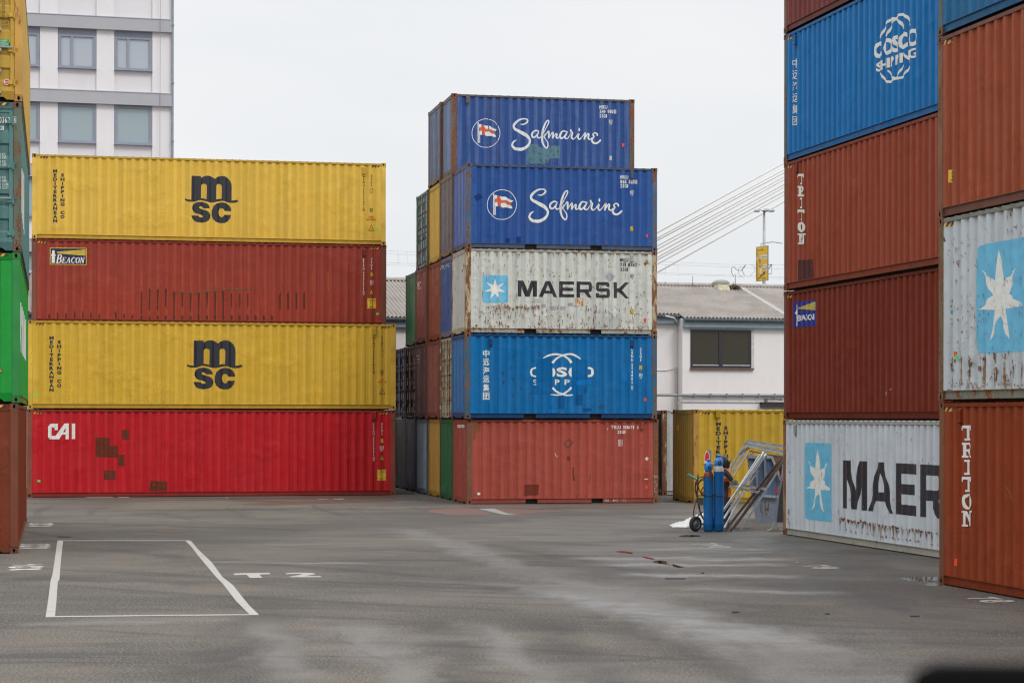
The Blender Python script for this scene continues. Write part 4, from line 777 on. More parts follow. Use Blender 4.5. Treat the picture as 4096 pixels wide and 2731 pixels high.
f = lgr['end']; f.put('warning_triangle', [f.poly(mp(g1_, (-60, 1225), (-15, 1130), (28, 1225)))], M['black'], 0); f.put('warning_triangle', [f.poly(mp(g1_, (-48, 1216), (-15, 1148), (18, 1216)))], M['sticker'], 1)
for c, x0, x1, ya, yb, yc, yd, fn in ((lgr, 190, 243, 575, 770, 1030, 1130, g1_), (ltl, 213, 240, 720, 800, 1160, 1420, t1)):
    f = c['side']; n = 5; g = []
    for i in range(n):
        a = x0+(x1-x0)*i/n; b = a+(x1-x0)/n*.6; t = i/n; g.append(f.poly(mp(fn, (a, ya+(yb-ya)*t), (b, ya+(yb-ya)*t), (b, yc+(yd-yc)*t), (a, yc+(yd-yc)*t))))
    f.put('lettering', g, M['white'])
# ============================================================ right wall of containers
GR = 'containers in the right wall'
zz = [0, ST+GAP, ST+GAP+z1, ST+GAP+2*z1, ST+GAP+3*z1]
rmae = container('pale grey container with large black lettering at ground level in the right wall', 12.192, ST, (6.136, 45.462, 0), R(13.62-90), (.56, .60, .64), .3, .35, .1, (.34, .19, .08), .65, group=GR, railcol=(.34, .33, .28), rustcol=(.24, .11, .045))
rbea = container('dark maroon container with a blue lighthouse sign, in the right wall', 12.192, HC, (6.17, 45.60, zz[1]), R(13.75-90), (.175, .021, .007), .05, .25, .1, (.13, .032, .02), .25, group=GR, wear=.6, stripe=True)
rtri = container('brown container with vertical white lettering and a dark patch, midway up the right wall', 12.192, HC, (6.15, 45.44, zz[2]), R(13.7-90), (.29, .052, .021), .08, .3, .12, (.16, .05, .026), .4, group=GR, wear=.6, stripe=True)
rcos = container('blue container with white ring emblem high in the right wall', 12.192, HC, (6.16, 45.55, zz[3]), R(13.8-90), (.001, .155, .43), .04, .2, .12, (.05, .10, .12), .5, group=GR, wear=.5, stripe=True, rough=.38)
container('dull red container above the blue one, cut off by the top of the picture', 12.192, HC, (6.15, 45.5, zz[4]), R(13.75-90), (.19, .045, .04), .08, .3, .12, (.13, .045, .03), .4, group=GR)
q1 = container('rust brown container with vertical white lettering, lowest at the right edge', 12.192, HC, (6.786, 31.90, 0), R(13.85-90), (.255, .040, .008), .05, .3, .1, (.17, .055, .02), .35, group=GR, wear=.5, stripe=True)
q2 = container('rust-speckled pale grey container with a huge light blue star square at the right edge', 12.192, HC, (6.772, 31.904, z1), R(13.8-90), (.52, .56, .58), .5, .4, .1, (.13, .10, .05), .6, group=GR, stripe=True, railcol=(.20, .20, .16), rustcol=(.20, .09, .04))
q3 = container('brown container with a small yellow caution sticker near the right edge', 12.192, HC, (6.80, 32.1, 2*z1), R(13.9-90), (.31, .062, .022), .12, .4, .15, (.18, .075, .03), .5, group=GR, wear=.6, stripe=True, railcol=(.15, .06, .04))
q4 = container('blue container cut off by the top right corner of the picture', 12.192, HC, (6.80, 32.1, 3*z1), R(13.9-90), (.02, .14, .30), .1, .4, .15, (.05, .11, .12), .4, group=GR)
f = rmae['side']; a = f.uv(*cK(527, 845)); b = f.uv(*cK(527, 470)); e = f.uv(*cK(1105, 700)); w = (e[0]-a[0])/.505
maersk(f, lambda x, y: (a[0]+w*x, a[1]+(b[1]-a[1])*y), M['black'])
star(f, 'logo_square', [(221, 380), (232, 345), (250, 333), (425, 337), (441, 350), (442, 940), (430, 956), (250, 932), (230, 905), (221, 870)], [(328, 385), (408, 492), (430, 708), (371, 880), (287, 862), (246, 690), (251, 475)], (333, 640), .40, cK)
scatter(f, cK, [(x, 930+(x-500)*.145) for x in range(500, 1270, 38)], rustm, 9, 5, 8, 5, seed=51)
rusto = steel_rust('orange_rust_run', (.36, .18, .07), .35)
for i_ in range(17): x_ = 505+i_*45; runs(f, cK, (x_-12, 925+(x_-500)*.15, x_+12, 960+(x_-500)*.15), 7, 80+i_, 25, 100, 4.5, rusto if i_ % 2 else rustm)
runs(f, cK, (90, 200, 1270, 900), 60, 99, 15, 90, 2.5, rusto); runs(f, cK, (95, 850, 125, 1000), 12, 98, 20, 60, 5, rusto)
scatter(f, cK, [(x, 1010+(x-500)*.16) for x in range(510, 1270, 42)], rustm, 6, 3, 9, 3, seed=52)
scatter(f, cK, [(105, 925), (110, 560), (180, 560), (580, 770), (700, 780), (918, 780), (965, 250), (968, 790), (100, 880)], rustm, 4, 3, 8, 9, seed=53)
f = rbea['side']; sgn = [(3173.7, 1207.1), (3259.8, 1199.1), (3259.8, 1303.6), (3173.7, 1309.8)]
f.put('lighthouse_sign', [f.poly(sgn)], simple('royal_blue_sign_paint', (.008, .02, .22), .4, var=.2), 0)
f.put('sign_lighthouse', [f.poly(mp(cJ, (190, 30), (200, 45), (201, 80), (203, 110), (202, 130), (201, 232), (178, 232), (183, 165), (178, 155), (183, 140), (170, 118), (182, 80), (180, 45)))], M['logow'], 1)
f.put('sign_rays', [f.poly(mp(cJ, (207, 68+k*2), (348, 16+k*16), (348, 27+k*16), (207, 69.5+k*2))) for k in range(5)], ray_y, 1)
f.put('lettering', f.text('BEACON', cJ(203, 188), cJ(343, 176), cJ(203, 136), .03, gap=.1), M['logow'], 1)
f.put('scrape', [f.poly(mp(cJ, (1015, 800), (1025, 793), (1030, 798), (1018, 805))), f.poly(box4(cJ, 994, 820, 998, 850))], M['white'], 1)
f = rtri['side']
def triton(f, fn, x0, x1, ys, h, dx=0.):
    g = []
    for i, ch in enumerate('TRITON'):
        y = ys[0]+(ys[1]-ys[0])*i/5; m = f.quadmap(fn(x0+dx*i, y+h), fn(x1+dx*i, y+h), fn(x0+dx*i, y)); g += serif_text(m, ch, tw=1.0)
    f.put('lettering', g, M['logow'])
triton(f, cI, 200, 258, (218, 752), 90, 1)
f.put('paint_patch', [f.poly(mp(cI, (208, 985), (338, 980), (342, 1142), (206, 1172)))], paint('dark_patch', (.09, .03, .03), .1, .3, .5, .1), 0)
scatter(f, cI, [(580, 1040), (610, 1045), (640, 1030), (680, 1040), (1040, 925), (1090, 920), (1200, 905), (1260, 912), (790, 998)], rustd, 8, 3, 9, 1.2, seed=55)
f = rcos['side']
f.put('lettering', vt(f, cH, '中远海运集团', 178, 42, 528, 1146, .012, .80, True), M['white'])
f.put('ring_emblem', [f.strk(s, None, cH, rnd=False) for s in ([(935, 358, 18), (965, 280, 24), (1000, 205, 24), (1045, 170, 22), (1090, 180, 20), (1125, 215, 26), (1142, 260, 18)], [(995, 328, 24), (1025, 255, 24), (1055, 195, 22), (1090, 150, 20), (1135, 132, 22), (1180, 160, 24), (1210, 232, 22)], [(945, 655, 14), (975, 715, 22), (1020, 735, 20), (1070, 705, 20), (1110, 650, 22), (1140, 582, 12)], [(1008, 632, 12), (1045, 690, 20), (1090, 705, 18), (1140, 685, 20), (1185, 620, 20), (1210, 548, 12)])], M['logow'], 1)
f.put('lettering', f.text('COSCO', cH(888, 537), cH(1272, 400), cH(886, 388), .045, gap=.1)+f.text('SHIPPING', cH(905, 648), cH(1258, 512), cH(905, 562), .04, gap=.1), M['logow'], 1)
f = q1['side']; triton(f, cK, 1462, 1540, (200, 870), 115, 1)
f.put('tape_strip', [f.poly(box4(cK, 1408, 1243, 1422, 1296))], M['neonr'], 1)
f.put('scrape', [f.strk(s, None, cK, 3) for s in ([(1805, 600, 2), (1812, 660, 5), (1850, 800, 6), (1868, 900, 3), (1880, 1100, 4), (1885, 1330, 2)], [(1800, 740, 3), (1850, 770, 5)])], paint('pale_scratch', (.26, .11, .07), .1, .2, .6, .1), 1)
f = q2['side']; u0, v1 = f.uv(*cI(1785, 870)); _, v0 = f.uv(*cJ(1800, 484)); r = .28; f.put('logo_square', [fill([rrect(u0, v0, u0+2.25, v1+.02, r)])], M['sky_blue'], 0)
tips = [(3992, 1000), (4062, 1072), (4090, 1222), (4031, 1356), (3956, 1363), (3916, 1238), (3923, 1081)]; cen = (3996, 1195); pts = []
for i in range(7):
    a, b = tips[i], tips[(i+1) % 7]; mx, my = (a[0]+b[0])/2-cen[0], (a[1]+b[1])/2-cen[1]; pts += [a, (cen[0]+mx*.42, cen[1]+my*.42)]
f.put('star_emblem', [f.poly(pts)], M['logow'], 1)
scatter(f, cI, [(1680, 830), (1715, 850), (1745, 800), (1715, 930), (1710, 1000), (1715, 1080), (1600, 795), (2110, 710), (2150, 690), (2190, 740), (2200, 680), (1645, 1050), (2050, 1210)]+[(1715, 1380), (1720, 1440)], rustm, 6, 4, 9, 3, seed=61)
scatter(f, cJ, [(1575, 560), (1580, 580), (1580, 700), (1735, 580), (1738, 680), (1970, 500), (2052, 510), (2052, 660), (1850, 600), (1585, 540), (1590, 620), (1665, 530), (1740, 540), (1740, 640), (1740, 720), (1655, 720), (1860, 520), (1975, 480), (1980, 620), (1975, 660), (2055, 490), (2060, 680), (2060, 750), (2205, 560), (2130, 640), (1940, 690), (2100, 720), (1650, 180), (1880, 165), (1780, 560), (1580, 740)], rustm, 9, 6, 11, 9, seed=62)
scatter(f, cJ, [(random.uniform(1560, 2230), random.uniform(20, 780)) for _ in range(55)], rustm, 4, 2, 9, 3, seed=63)
rusto = steel_rust('orange_rust_run', (.33, .16, .06), .35)
for i_, x_ in enumerate((1580, 1660, 1740, 1860, 1975, 2055, 2130, 2205)): runs(f, cJ, (x_-14, 480, x_+14, 720), 16, 110+i_, 20, 150, 6, rusto if i_ % 2 else rustm)
runs(f, cJ, (1560, 740, 2230, 790), 60, 120, 6, 20, 8, rusto); runs(f, cI, (1560, 700, 2230, 1500), 60, 121, 15, 80, 4); runs(f, cJ, (1560, 20, 2230, 480), 60, 122, 10, 60, 4)
f.put('sticker', [f.poly(box4(cJ, 1553, 140, 1582, 202))], M['white'], 1); f.put('sticker_print', tx(f, cJ, 'B', 1561, 1574, 185, 160, .02)+[f.poly(mp(cJ, *ovl(1567, 172, 13, 26, 16)), mp(cJ, *ovl(1567, 172, 10, 22, 16)))], simple('green_print', (.05, .35, .12), .5), 2)
f.put('sticker', [f.poly(box4(cJ, 1555, 88, 1576, 122))], M['sky_blue'], 1); f.put('sticker_print', tx(f, cJ, '1', 1565, 1572, 118, 94, .02), M['ink'], 2)
f.put('tape_strip', [f.poly(mp(cJ, (1605, 462), (1622, 460), (1620, 500), (1600, 505)))], M['neonr'], 1); f.put('tape_strip', [f.poly(box4(cJ, 1613, 488, 1625, 526))], M['neon'], 2)
f = q3['side']; f.put('sticker', [f.poly(box4(cI, 1543, 178, 1590, 292))], M['ystick'], 0)
f.put('sticker_print', tx(f, cI, 'CAUTION', 1556, 1600, 215, 197, .01)+tx(f, cI, '96 HIGH', 1562, 1600, 245, 228)+tx(f, cI, 'CONTAINER', 1552, 1602, 278, 258), M['ink'], 1)
for c, fn, x, y in ((rcos, cH, 188, 360), (rtri, cI, 202, 160), (rmae, cJ, 188, 1160), (q1, cJ, 1668, 1040)):
    u, v = c['side'].uv(*fn(x, y)); mb = MB(); mb.prism([(u-.05, .012, v-.12), (u-.05, -.03, v-.10), (u-.05, -.03, v+.10), (u-.05, .012, v+.13)], (.10, 0, 0)); mb.box(u-.03, u+.03, -.01, .02, v-.16, v-.12)
    mb.build('ventilator', c['mats'][2], c['root'])
# ============================================================ containers behind the gas bottles
def gp(px, s): return Vector(((px-CX)/s, F_/s, 0))
b1 = gp(2774, 129.5)
ym = container('yellow container with black vertical lettering behind the gas bottles', 12.192, HC, (b1.x, b1.y, 0), R(10.6), (.46, .285, .024), .08, .25, .12, (.40, .20, .03), .4, pitch=.284, stripe=True, endcol=(.36, .22, .03), rough=.4)
f = ym['side']
f.put('lettering', vt(f, cW, 'MEDITERRANEAN', 717, 42, 228, 862, .055, .82)+vt(f, cW, 'SHIPPING', 794, 38, 272, 662, .055, .82)+vt(f, cW, 'CO', 794, 38, 700, 795, .055, .82), M['black'])
u, v = f.uv(*cW(709, 140)); mb = MB(); mb.prism([(u-.07, .012, v-.14), (u-.07, -.03, v-.12), (u-.07, -.03, v+.10), (u-.07, .012, v+.13)], (.14, 0, 0)); mb.box(u-.04, u+.04, -.01, .02, v-.18, v-.14); mb.build('ventilator', ym['mats'][2], ym['root'])
f = ym['end']; f.plane = .03; f.put('sticker', [f.poly(box4(cW, 275, 262, 297, 318))], M['sticker'], 0); f.put('warning_triangle', [f.poly(mp(cW, (342, 333), (359, 333), (359, 290)), mp(cW, (346, 329), (356, 329), (356, 307)))], M['black'], 0); f.put('warning_triangle', [f.poly(mp(cW, (345, 330), (357, 330), (357, 304)))], M['sticker'], 1)
b2 = gp(2649, 117.5)
container('light grey container with badly rusted corner post, between the salmon and the yellow container', 12.192, HC, (b2.x, b2.y, 0), R(11), (.46, .48, .48), .3, .35, .1, (.42, .36, .25), .75, endcol=(.05, .045, .04))  # near-black end colour paints in the shade on that end
b3 = b2+Vector((-math.sin(R(11)), math.cos(R(11)), 0))*2.7
container('pale green container standing behind the light grey one, only its roof edge showing', 12.192, HC+.0, (b3.x-.3, b3.y, .0), R(11), (.16, .34, .24), .1, .3, .2, (.16, .30, .22), .3)
# ============================================================ ground
def asphalt():
    m, nt, b = newmat('asphalt'); g = NG(nt)
    v = g.coords(); fine = g.noise(v, 30, 3, .75); grit = g.noise(v, 9, 4, .75)
    vo = g.n('ShaderNodeTexVoronoi'); vo.feature = 'F1'; g.l(v, vo.inputs['Vector']); vo.inputs['Scale'].default_value = 70
    big = g.noise(v, .16, 4, .6, .4); mid = g.noise(v, .8, 5, .62)
    sk = g.noise(g.coords(scale=(.10, .42, 1), loc=(3, 7, 0)), 1.0, 5, .62, 1.2)      # dark tyre sweeps
    wet = g.noise(g.coords(scale=(.16, .30, 1), loc=(11.3, 4.1, 0)), 1.0, 4, .55, .6)
    xy = g.sep(g.coords()); X, Y = xy[0], xy[1]
    c = g.mix(g.ramp(big, .41, .59), (.049, .0405, .0325), (.106, .0885, .070))
    c = g.mix(g.math('MULTIPLY', g.ramp(g.noise(g.coords(scale=(.22, .9, 1), loc=(5, 2, 0)), 1.0, 5, .6, .8), .5, .62), .45), c, (.105, .092, .078))
    c = g.mix(g.math('MULTIPLY', g.ramp(mid, .42, .7), .5), c, (.066, .060, .055))
    c = g.mix(g.math('MULTIPLY', g.ramp(sk, .57, .70), .6), c, (.042, .039, .037))
    c = g.mix(g.math('MULTIPLY', g.ramp(g.noise(v, .35, 3), .6, .75), .45), c, (.092, .072, .057))
    c = g.mix(g.math('MULTIPLY', g.ramp(fine, .50, .66), .75), c, (.25, .23, .205)); c = g.mix(g.math('MULTIPLY', g.ramp(fine, .47, .32), .75), c, (.014, .013, .013))
    c = g.mix(g.math('MULTIPLY', g.ramp(grit, .52, .7), .30), c, (.17, .155, .135))
    # damp band that crosses the yard diagonally towards the right, and along the right wall
    d = g.math('ADD', g.math('MULTIPLY', X, .93), g.math('MULTIPLY', Y, .16))          # across the damp band
    band = g.math('MULTIPLY', g.ramp(d, 6.0, 8.6), 1.0)
    w = g.ramp(g.math('ADD', g.math('MULTIPLY', band, .16), wet), .58, .70)
    w2 = g.ramp(g.math('ADD', g.ramp(g.math('SUBTRACT', X, g.math('MULTIPLY', Y, .035)), 2.6, 4.6, 0, .16), wet), .60, .70)
    w = g.math('MULTIPLY', g.math('MAXIMUM', w, w2), .55)
    wob = g.math('MULTIPLY', g.math('SUBTRACT', g.noise(g.coords(scale=(.9, .35, 1)), 1.0, 5, .65), .5), 4.5)
    def seg(x0, y0, x1, y1, wd, fade=.12):
        L = math.hypot(x1-x0, y1-y0); ux, uy = (x1-x0)/L, (y1-y0)/L
        t = g.math('ADD', g.math('MULTIPLY', X, ux), g.math('ADD', g.math('MULTIPLY', Y, uy), -(x0*ux+y0*uy)))
        d = g.math('ABSOLUTE', g.math('ADD', g.math('ADD', g.math('MULTIPLY', X, -uy), g.math('ADD', g.math('MULTIPLY', Y, ux), x0*uy-y0*ux)), g.math('MULTIPLY', wob, wd)))
        e = g.math('MULTIPLY', g.ramp(t, -L*fade, L*fade), g.ramp(t, L*(1+fade), L*(1-fade)))
        return g.math('MULTIPLY', g.math('MULTIPLY', g.ramp(d, wd*1.7, 0), e), g.ramp(mid, .3, .6, .45, 1))
    def many(S):
        o = None
        for a in S: q = seg(*a); o = q if o is None else g.math('MAXIMUM', o, q)
        return o
    dk = many([(-11, 50, -4.5, 46.5, .35), (-3.3, 31.5, -10, 33.6, .5), (-5.5, 37, -1.2, 33.2, .25), (-1.2, 33.2, 1.6, 27, .3), (-.6, 42, 2.6, 33.5, .25), (-3.5, 29, -2.9, 20, .5), (-1.0, 26, -.15, 17, .3), (.4, 26, 1.3, 17, .3), (1.4, 26, 2.7, 17, .35), (-8, 40, -5.2, 36.5, .4), (-11, 57, 3.5, 58.5, .7)])
    dk2 = many([(4.9, 45, 6.6, 33, .75), (-12, 63.6, -4.6, 65.4, .55), (-3.6, 66, -1.5, 61.5, .7), (4.6, 33, 5.6, 26, .5)])
    for (ax, ay, sc_, lo) in ((-4.5, 12, 1.0, .56), (15, 62, .8, .57)):
        dx_, dy_ = g.math('SUBTRACT', X, ax), g.math('SUBTRACT', Y, ay)
        rr_ = g.math('SQRT', g.math('ADD', g.math('MULTIPLY', dx_, dx_), g.math('MULTIPLY', dy_, dy_))); th_ = g.math('ARCTAN2', dy_, dx_)
        cv = g.n('ShaderNodeCombineXYZ'); g.put(g.math('MULTIPLY', rr_, 1.5*sc_), cv.inputs[0]); g.put(g.math('MULTIPLY', th_, 2.6), cv.inputs[1])
        c = g.mix(g.math('MULTIPLY', g.ramp(g.noise(cv.outputs[0], 1.0, 5, .6, .2), lo, lo+.10), .5), c, (.036, .033, .031))
    c = g.mix(g.math('MULTIPLY', dk, .6), c, (.034, .031, .029)); c = g.mix(g.math('MULTIPLY', dk2, .62), c, (.035, .034, .034))
    lt = many([(-2.6, 47.5, .3, 34.6, .38), (.2, 35, 2.9, 24.3, .75), (2.7, 25, 4.3, 15, .95), (-3.2, 25.8, -2.2, 20, .28), (-1.95, 25.5, -.55, 17.5, .34), (-.5, 25.5, .75, 17.5, .24), (-6.2, 25.5, -4.4, 25.9, .28), (1.4, 37.6, 5.0, 37.4, .42), (1.8, 35.9, 4.7, 36.1, .28), (3.6, 39.5, 5.2, 39.3, .3), (2.2, 33.6, 4.6, 33.3, .35), (-.6, 31.8, 1.6, 31.2, .3), (-5.6, 36.6, -2.6, 36.2, .2)])
    w = g.math('MAXIMUM', w, g.math('MULTIPLY', lt, .75))
    c = g.mix(g.math('MULTIPLY', lt, .46), c, (.148, .139, .131))  # damp streaks: their sky sheen is painted in as a lighter colour
    lt2 = many([(1.2, 37.7, 5.2, 37.4, .5), (1.6, 36.0, 4.9, 36.1, .35), (2.6, 40.4, 5.2, 40.2, .4), (1.9, 33.8, 4.8, 33.3, .45), (2.6, 31.0, 5.0, 30.2, .35), (.5, 30.4, 3.6, 22.5, .5)])
    w = g.math('MAXIMUM', w, lt2); c = g.mix(g.math('MULTIPLY', lt2, .6), c, (.20, .195, .188))  # stronger streaks, sheen again mixed into the base colour
    vc = g.n('ShaderNodeTexVoronoi', feature='DISTANCE_TO_EDGE'); cvn = g.n('ShaderNodeMix', data_type='VECTOR'); cvn.inputs[0].default_value = .25
    nc = g.n('ShaderNodeTexNoise'); g.l(v, nc.inputs['Vector']); nc.inputs['Scale'].default_value = .9; nc.inputs['Detail'].default_value = 5; g.l(v, cvn.inputs[4]); g.l(nc.outputs['Color'], cvn.inputs[5]); g.l(cvn.outputs[1], vc.inputs['Vector']); vc.inputs['Scale'].default_value = .2
    crk = g.math('MULTIPLY', g.ramp(vc.outputs[0], .0045, .001), g.ramp(g.noise(v, .3, 2), .5, .58))
    c = g.mix(g.math('MULTIPLY', crk, .22), c, (.018, .017, .016))
    g.l(c, b.inputs['Base Color'])
    r = g.math('SUBTRACT', .84, g.math('MULTIPLY', g.math('MAXIMUM', w, g.math('MULTIPLY', dk2, .9)), .46)); g.l(g.math('ADD', r, g.math('MULTIPLY', g.math('SUBTRACT', mid, .5), .2)), b.inputs['Roughness'])
    b.inputs['Specular IOR Level'].default_value = .4
    h = g.math('ADD', g.math('MULTIPLY', fine, 1.0), g.math('MULTIPLY', vo.outputs[0], .8)); g.bump(h, .6, .008, b)
    return m
gm = MB(); S = 700
gm.add([(-S, -60, 0), (S, -60, 0), (S, 1300, 0), (-S, 1300, 0)], [(0, 1, 2, 3)])
tag(gm.build('ground', asphalt()), kind='structure')
def marking(nm, geo, mat, z=.004):
    bm = bmesh.new()
    for k, (vs, fs) in enumerate(geo):
        bv = [bm.verts.new((x, y, z+k*.0003)) for x, y in vs]
        for f in fs:
            try: bm.faces.new([bv[i] for i in f])
            except Exception: pass
    bmesh.ops.recalc_face_normals(bm, faces=bm.faces)
    for f in bm.faces:
        if f.normal.z < 0: f.normal_flip()
    me = bpy.data.meshes.new(nm); bm.to_mesh(me); bm.free(); me.materials.append(mat); o = bpy.data.objects.new(nm, me); COL.objects.link(o); return tag(o, kind='structure')
def gpoly(fn, *polys):
    if isinstance(polys[0][0], (int, float)): polys = [polys]
    elif len(polys) == 1 and len(polys[0]) > 0 and isinstance(polys[0][0], tuple): pass
    return fill([[tuple(ground(*fn(*p))[:2]) for p in q] for q in polys])
def worn(name, col, wear=.5):
    m, nt, b = newmat(name); g = NG(nt); v = g.coords(); n = g.noise(v, 3.5, 6, .7); n2 = g.noise(v, 40, 3, .7); n3 = g.noise(g.coords(scale=(1, 6, 1)), 2, 4)
    f = g.ramp(g.math('ADD', g.math('MULTIPLY', n, .6), g.math('MULTIPLY', n2, .4)), .5+.12*(1-wear), .62+.16*(1-wear)); f = g.math('MAXIMUM', g.math('MULTIPLY', f, .8), g.math('MULTIPLY', g.ramp(n3, .62, .7), .5))
    g.l(g.mix(f, col, (.085, .078, .07)), b.inputs['Base Color']); b.inputs['Roughness'].default_value = .7; return m
wl = worn('worn_white_road_paint', (.36, .34, .31), .6); wl2 = worn('white_number_paint', (.50, .48, .45), .1); wf = worn('faded_white_road_paint', (.25, .235, .215), .8); rl = worn('faded_red_road_paint', (.135, .07, .06), .7)
ga = crop(0, 1950, 1.568); gl = crop(0, 2060, 6.03); g1c = crop(900, 2270, 5.6); g2c = crop(3150, 2230, 7.84); g3c = crop(3800, 2370, 7.946); g4c = crop(2780, 2140, 10.69)
marking('parking_bay_marking', [gpoly(ga, (360, 330.5), (1192, 330), (1196, 333), (360, 334)), gpoly(ga, (362, 334), (396, 334), (393, 360), (382, 455), (373, 575), (362, 592), (355, 700), (345, 806), (286, 809), (300, 720), (318, 580), (330, 540), (345, 440), (357, 350)),
        gpoly(ga, (1163, 334), (1198, 334), (1240, 385), (1330, 470), (1395, 560), (1460, 610), (1560, 735), (1622, 795), (1562, 792), (1480, 710), (1395, 600), (1355, 560), (1250, 435), (1200, 370)), gpoly(ga, (286, 806), (900, 799), (1622, 793), (1622, 799), (900, 805.5), (286, 813))], wl)
marking('bay_number_marking', [gpoly(g1c, (185, 130), (470, 121), (990, 114), (1022, 143), (765, 152), (838, 222), (820, 226), (560, 228), (485, 156), (215, 164))], wl)
marking('bay_number_marking', [gpoly(g1c, (1343, 133), (1400, 120), (1600, 110), (1800, 112), (1960, 120), (2030, 135), (2000, 150), (1800, 186), (2130, 187), (2165, 205), (2130, 212), (1480, 213), (1435, 200), (1500, 190), (1650, 165), (1745, 140), (1600, 135), (1500, 143), (1370, 145))], wl)
marking('bay_number_marking', [gpoly(g2c, (480, 262), (700, 250), (1080, 250), (1015, 232), (1180, 229), (1250, 243), (1395, 271), (1250, 277), (1160, 266), (1080, 264), (800, 266), (510, 275)), gpoly(g2c, ovl(1188, 319, 447, 25, 32), ovl(1005, 312, 62, 9, 14), ovl(1330, 313, 85, 6, 14)), gpoly(g2c, (245, 137), (350, 137), (345, 152), (250, 152))], wl)
marking('bay_number_marking', [gpoly(g3c, (535, 182), (850, 168), (1200, 165), (1260, 158), (1170, 137), (1350, 130), (1500, 160), (1735, 205), (1500, 212), (1400, 186), (1250, 185), (850, 190), (600, 200)), gpoly(g3c, ovl(1260, 270, 330, 38, 28), ovl(1270, 270, 105, 14, 14)), gpoly(g3c, ovl(1760, 264, 296, 33, 28), ovl(1720, 262, 95, 13, 14))], wl)
marking('bay_number_marking', [gpoly(g4c, (-160, 372), (200, 366), (700, 360), (620, 345), (800, 340), (1030, 392), (900, 396), (760, 382), (200, 385), (-160, 388)), gpoly(g4c, (270, 440), (760, 430), (820, 405), (980, 425), (1270, 440), (1150, 456), (300, 458)), gpoly(g4c, ovl(1065, 504, 518, 32, 28), ovl(1065, 503, 330, 12, 20))], wl)
def gs(fn, pts, w):
    q = []
    for p in pts: a = ground(*fn(*p)); q.append((a.x, a.y, w))
    return stroke(q, None, 4, False)
for dx, dy, k, third in ((0, 0, 1., 'a'), (235, -497, .93, 'b'), (455, -1005, .72, 'c')):
    T = lambda x, y: gl(280*(1-0)+dx+(x-280)*k, 1190+dy+(y-1190)*k*(1 if third == 'a' else .92))
    ge = [gs(T, [(240, 1295), (975, 1312)], .12), gs(T, [(235, 1326), (985, 1281)], .12), gs(T, [(515, 1262), (400, 1268), (275, 1256), (380, 1240), (600, 1246), (860, 1234), (985, 1243), (880, 1258), (745, 1256)], .11)]
    if third == 'a': ge += [gs(T, [(280, 1200), (560, 1206), (870, 1203)], .07), gs(T, [(640, 1190), (1010, 1185)], .05), gs(T, [(740, 1187), (735, 1203)], .1)]
    else: ge += [gs(T, [(515, 1216), (400, 1222), (275, 1211), (380, 1197), (600, 1203), (860, 1190), (985, 1199), (880, 1213), (745, 1211)], .06)]
    marking('slot_number_marking', ge, wl2)
g5 = crop(1750, 1600, 2.4758)
marking('faded_red_stripe', [gpoly(g5, (-90, 1088), (150, 1072), (410, 1072), (520, 1134), (120, 1136), (-90, 1110)), gpoly(g5, (560, 1072), (820, 1078), (1300, 1100), (1050, 1112), (790, 1134), (690, 1120))], rl)
marking('faded_white_stripe', [gpoly(g5, (398, 1074), (562, 1073), (820, 1132), (655, 1134))], wf)
g6 = crop(300, 1970, 1.809)
marking('faded_white_stripe', [gpoly(g6, (75, 31), (275, 31), (272, 36), (82, 36)), gpoly(g6, (312, 31), (392, 31), (390, 37), (316, 37)), gpoly(g6, (1085, 35), (1112, 35), (1110, 40), (1088, 40)), gpoly(g6, (1865, 46), (1940, 41), (1948, 45), (1938, 49), (1870, 49)), gpoly(g6, (1760, 46), (1830, 47), (1828, 50), (1764, 50))], wf)
marking('rust_water_stain', [gpoly(g6, (1150, 60), (1300, 52), (1600, 60), (2000, 50), (2330, 45), (2330, 60), (2000, 70), (1600, 84), (1400, 90), (1190, 86), (1260, 76), (1500, 72)), gpoly(g6, (1060, 38), (1700, 30), (2330, 26), (2320, 36), (1900, 44), (1500, 48))], worn('rust_washed_asphalt', (.085, .045, .033), .9))
marking('red_paint_scrape', [gpoly(ga, (958, 272), (1010, 270), (1165, 273), (1110, 277), (1000, 276))], simple('red_paint_residue', (.16, .045, .03), .8))
water, nt, b = newmat('puddle_water'); b.inputs['Base Color'].default_value = (.02, .018, .015, 1); b.inputs['Roughness'].default_value = .03; b.inputs['IOR'].default_value = 1.33; b.inputs['Specular IOR Level'].default_value = .5
gpd = crop(2420, 2180, 5.88); gq = crop(2900, 2200, 1.9666)
for ps in ([(255, 142), (420, 135), (560, 152), (660, 180), (640, 202), (480, 185), (320, 162)], [(840, 262), (960, 275), (1110, 300), (1180, 325), (1100, 335), (920, 298)], [(1100, 380), (1250, 355), (1480, 380), (1560, 430), (1700, 470), (1860, 520), (1720, 528), (1560, 480), (1390, 445), (1180, 412)]):
    marking('puddle', [gpoly(gpd, ps)], water, .003)
for ps in ([(1365, 222), (1450, 212), (1530, 214), (1600, 210), (1676, 212), (1676, 240), (1560, 247), (1440, 238)], [(1565, 268), (1610, 256), (1690, 258), (1705, 276), (1640, 282), (1590, 278)]):
    marking('puddle', [gpoly(gq, ps)], water, .003)
gw = crop(2600, 1600, 2.6133); marking('puddle', [gpoly(gw, (300, 1418), (400, 1406), (520, 1412), (528, 1424), (400, 1430), (310, 1424))], water, .003)
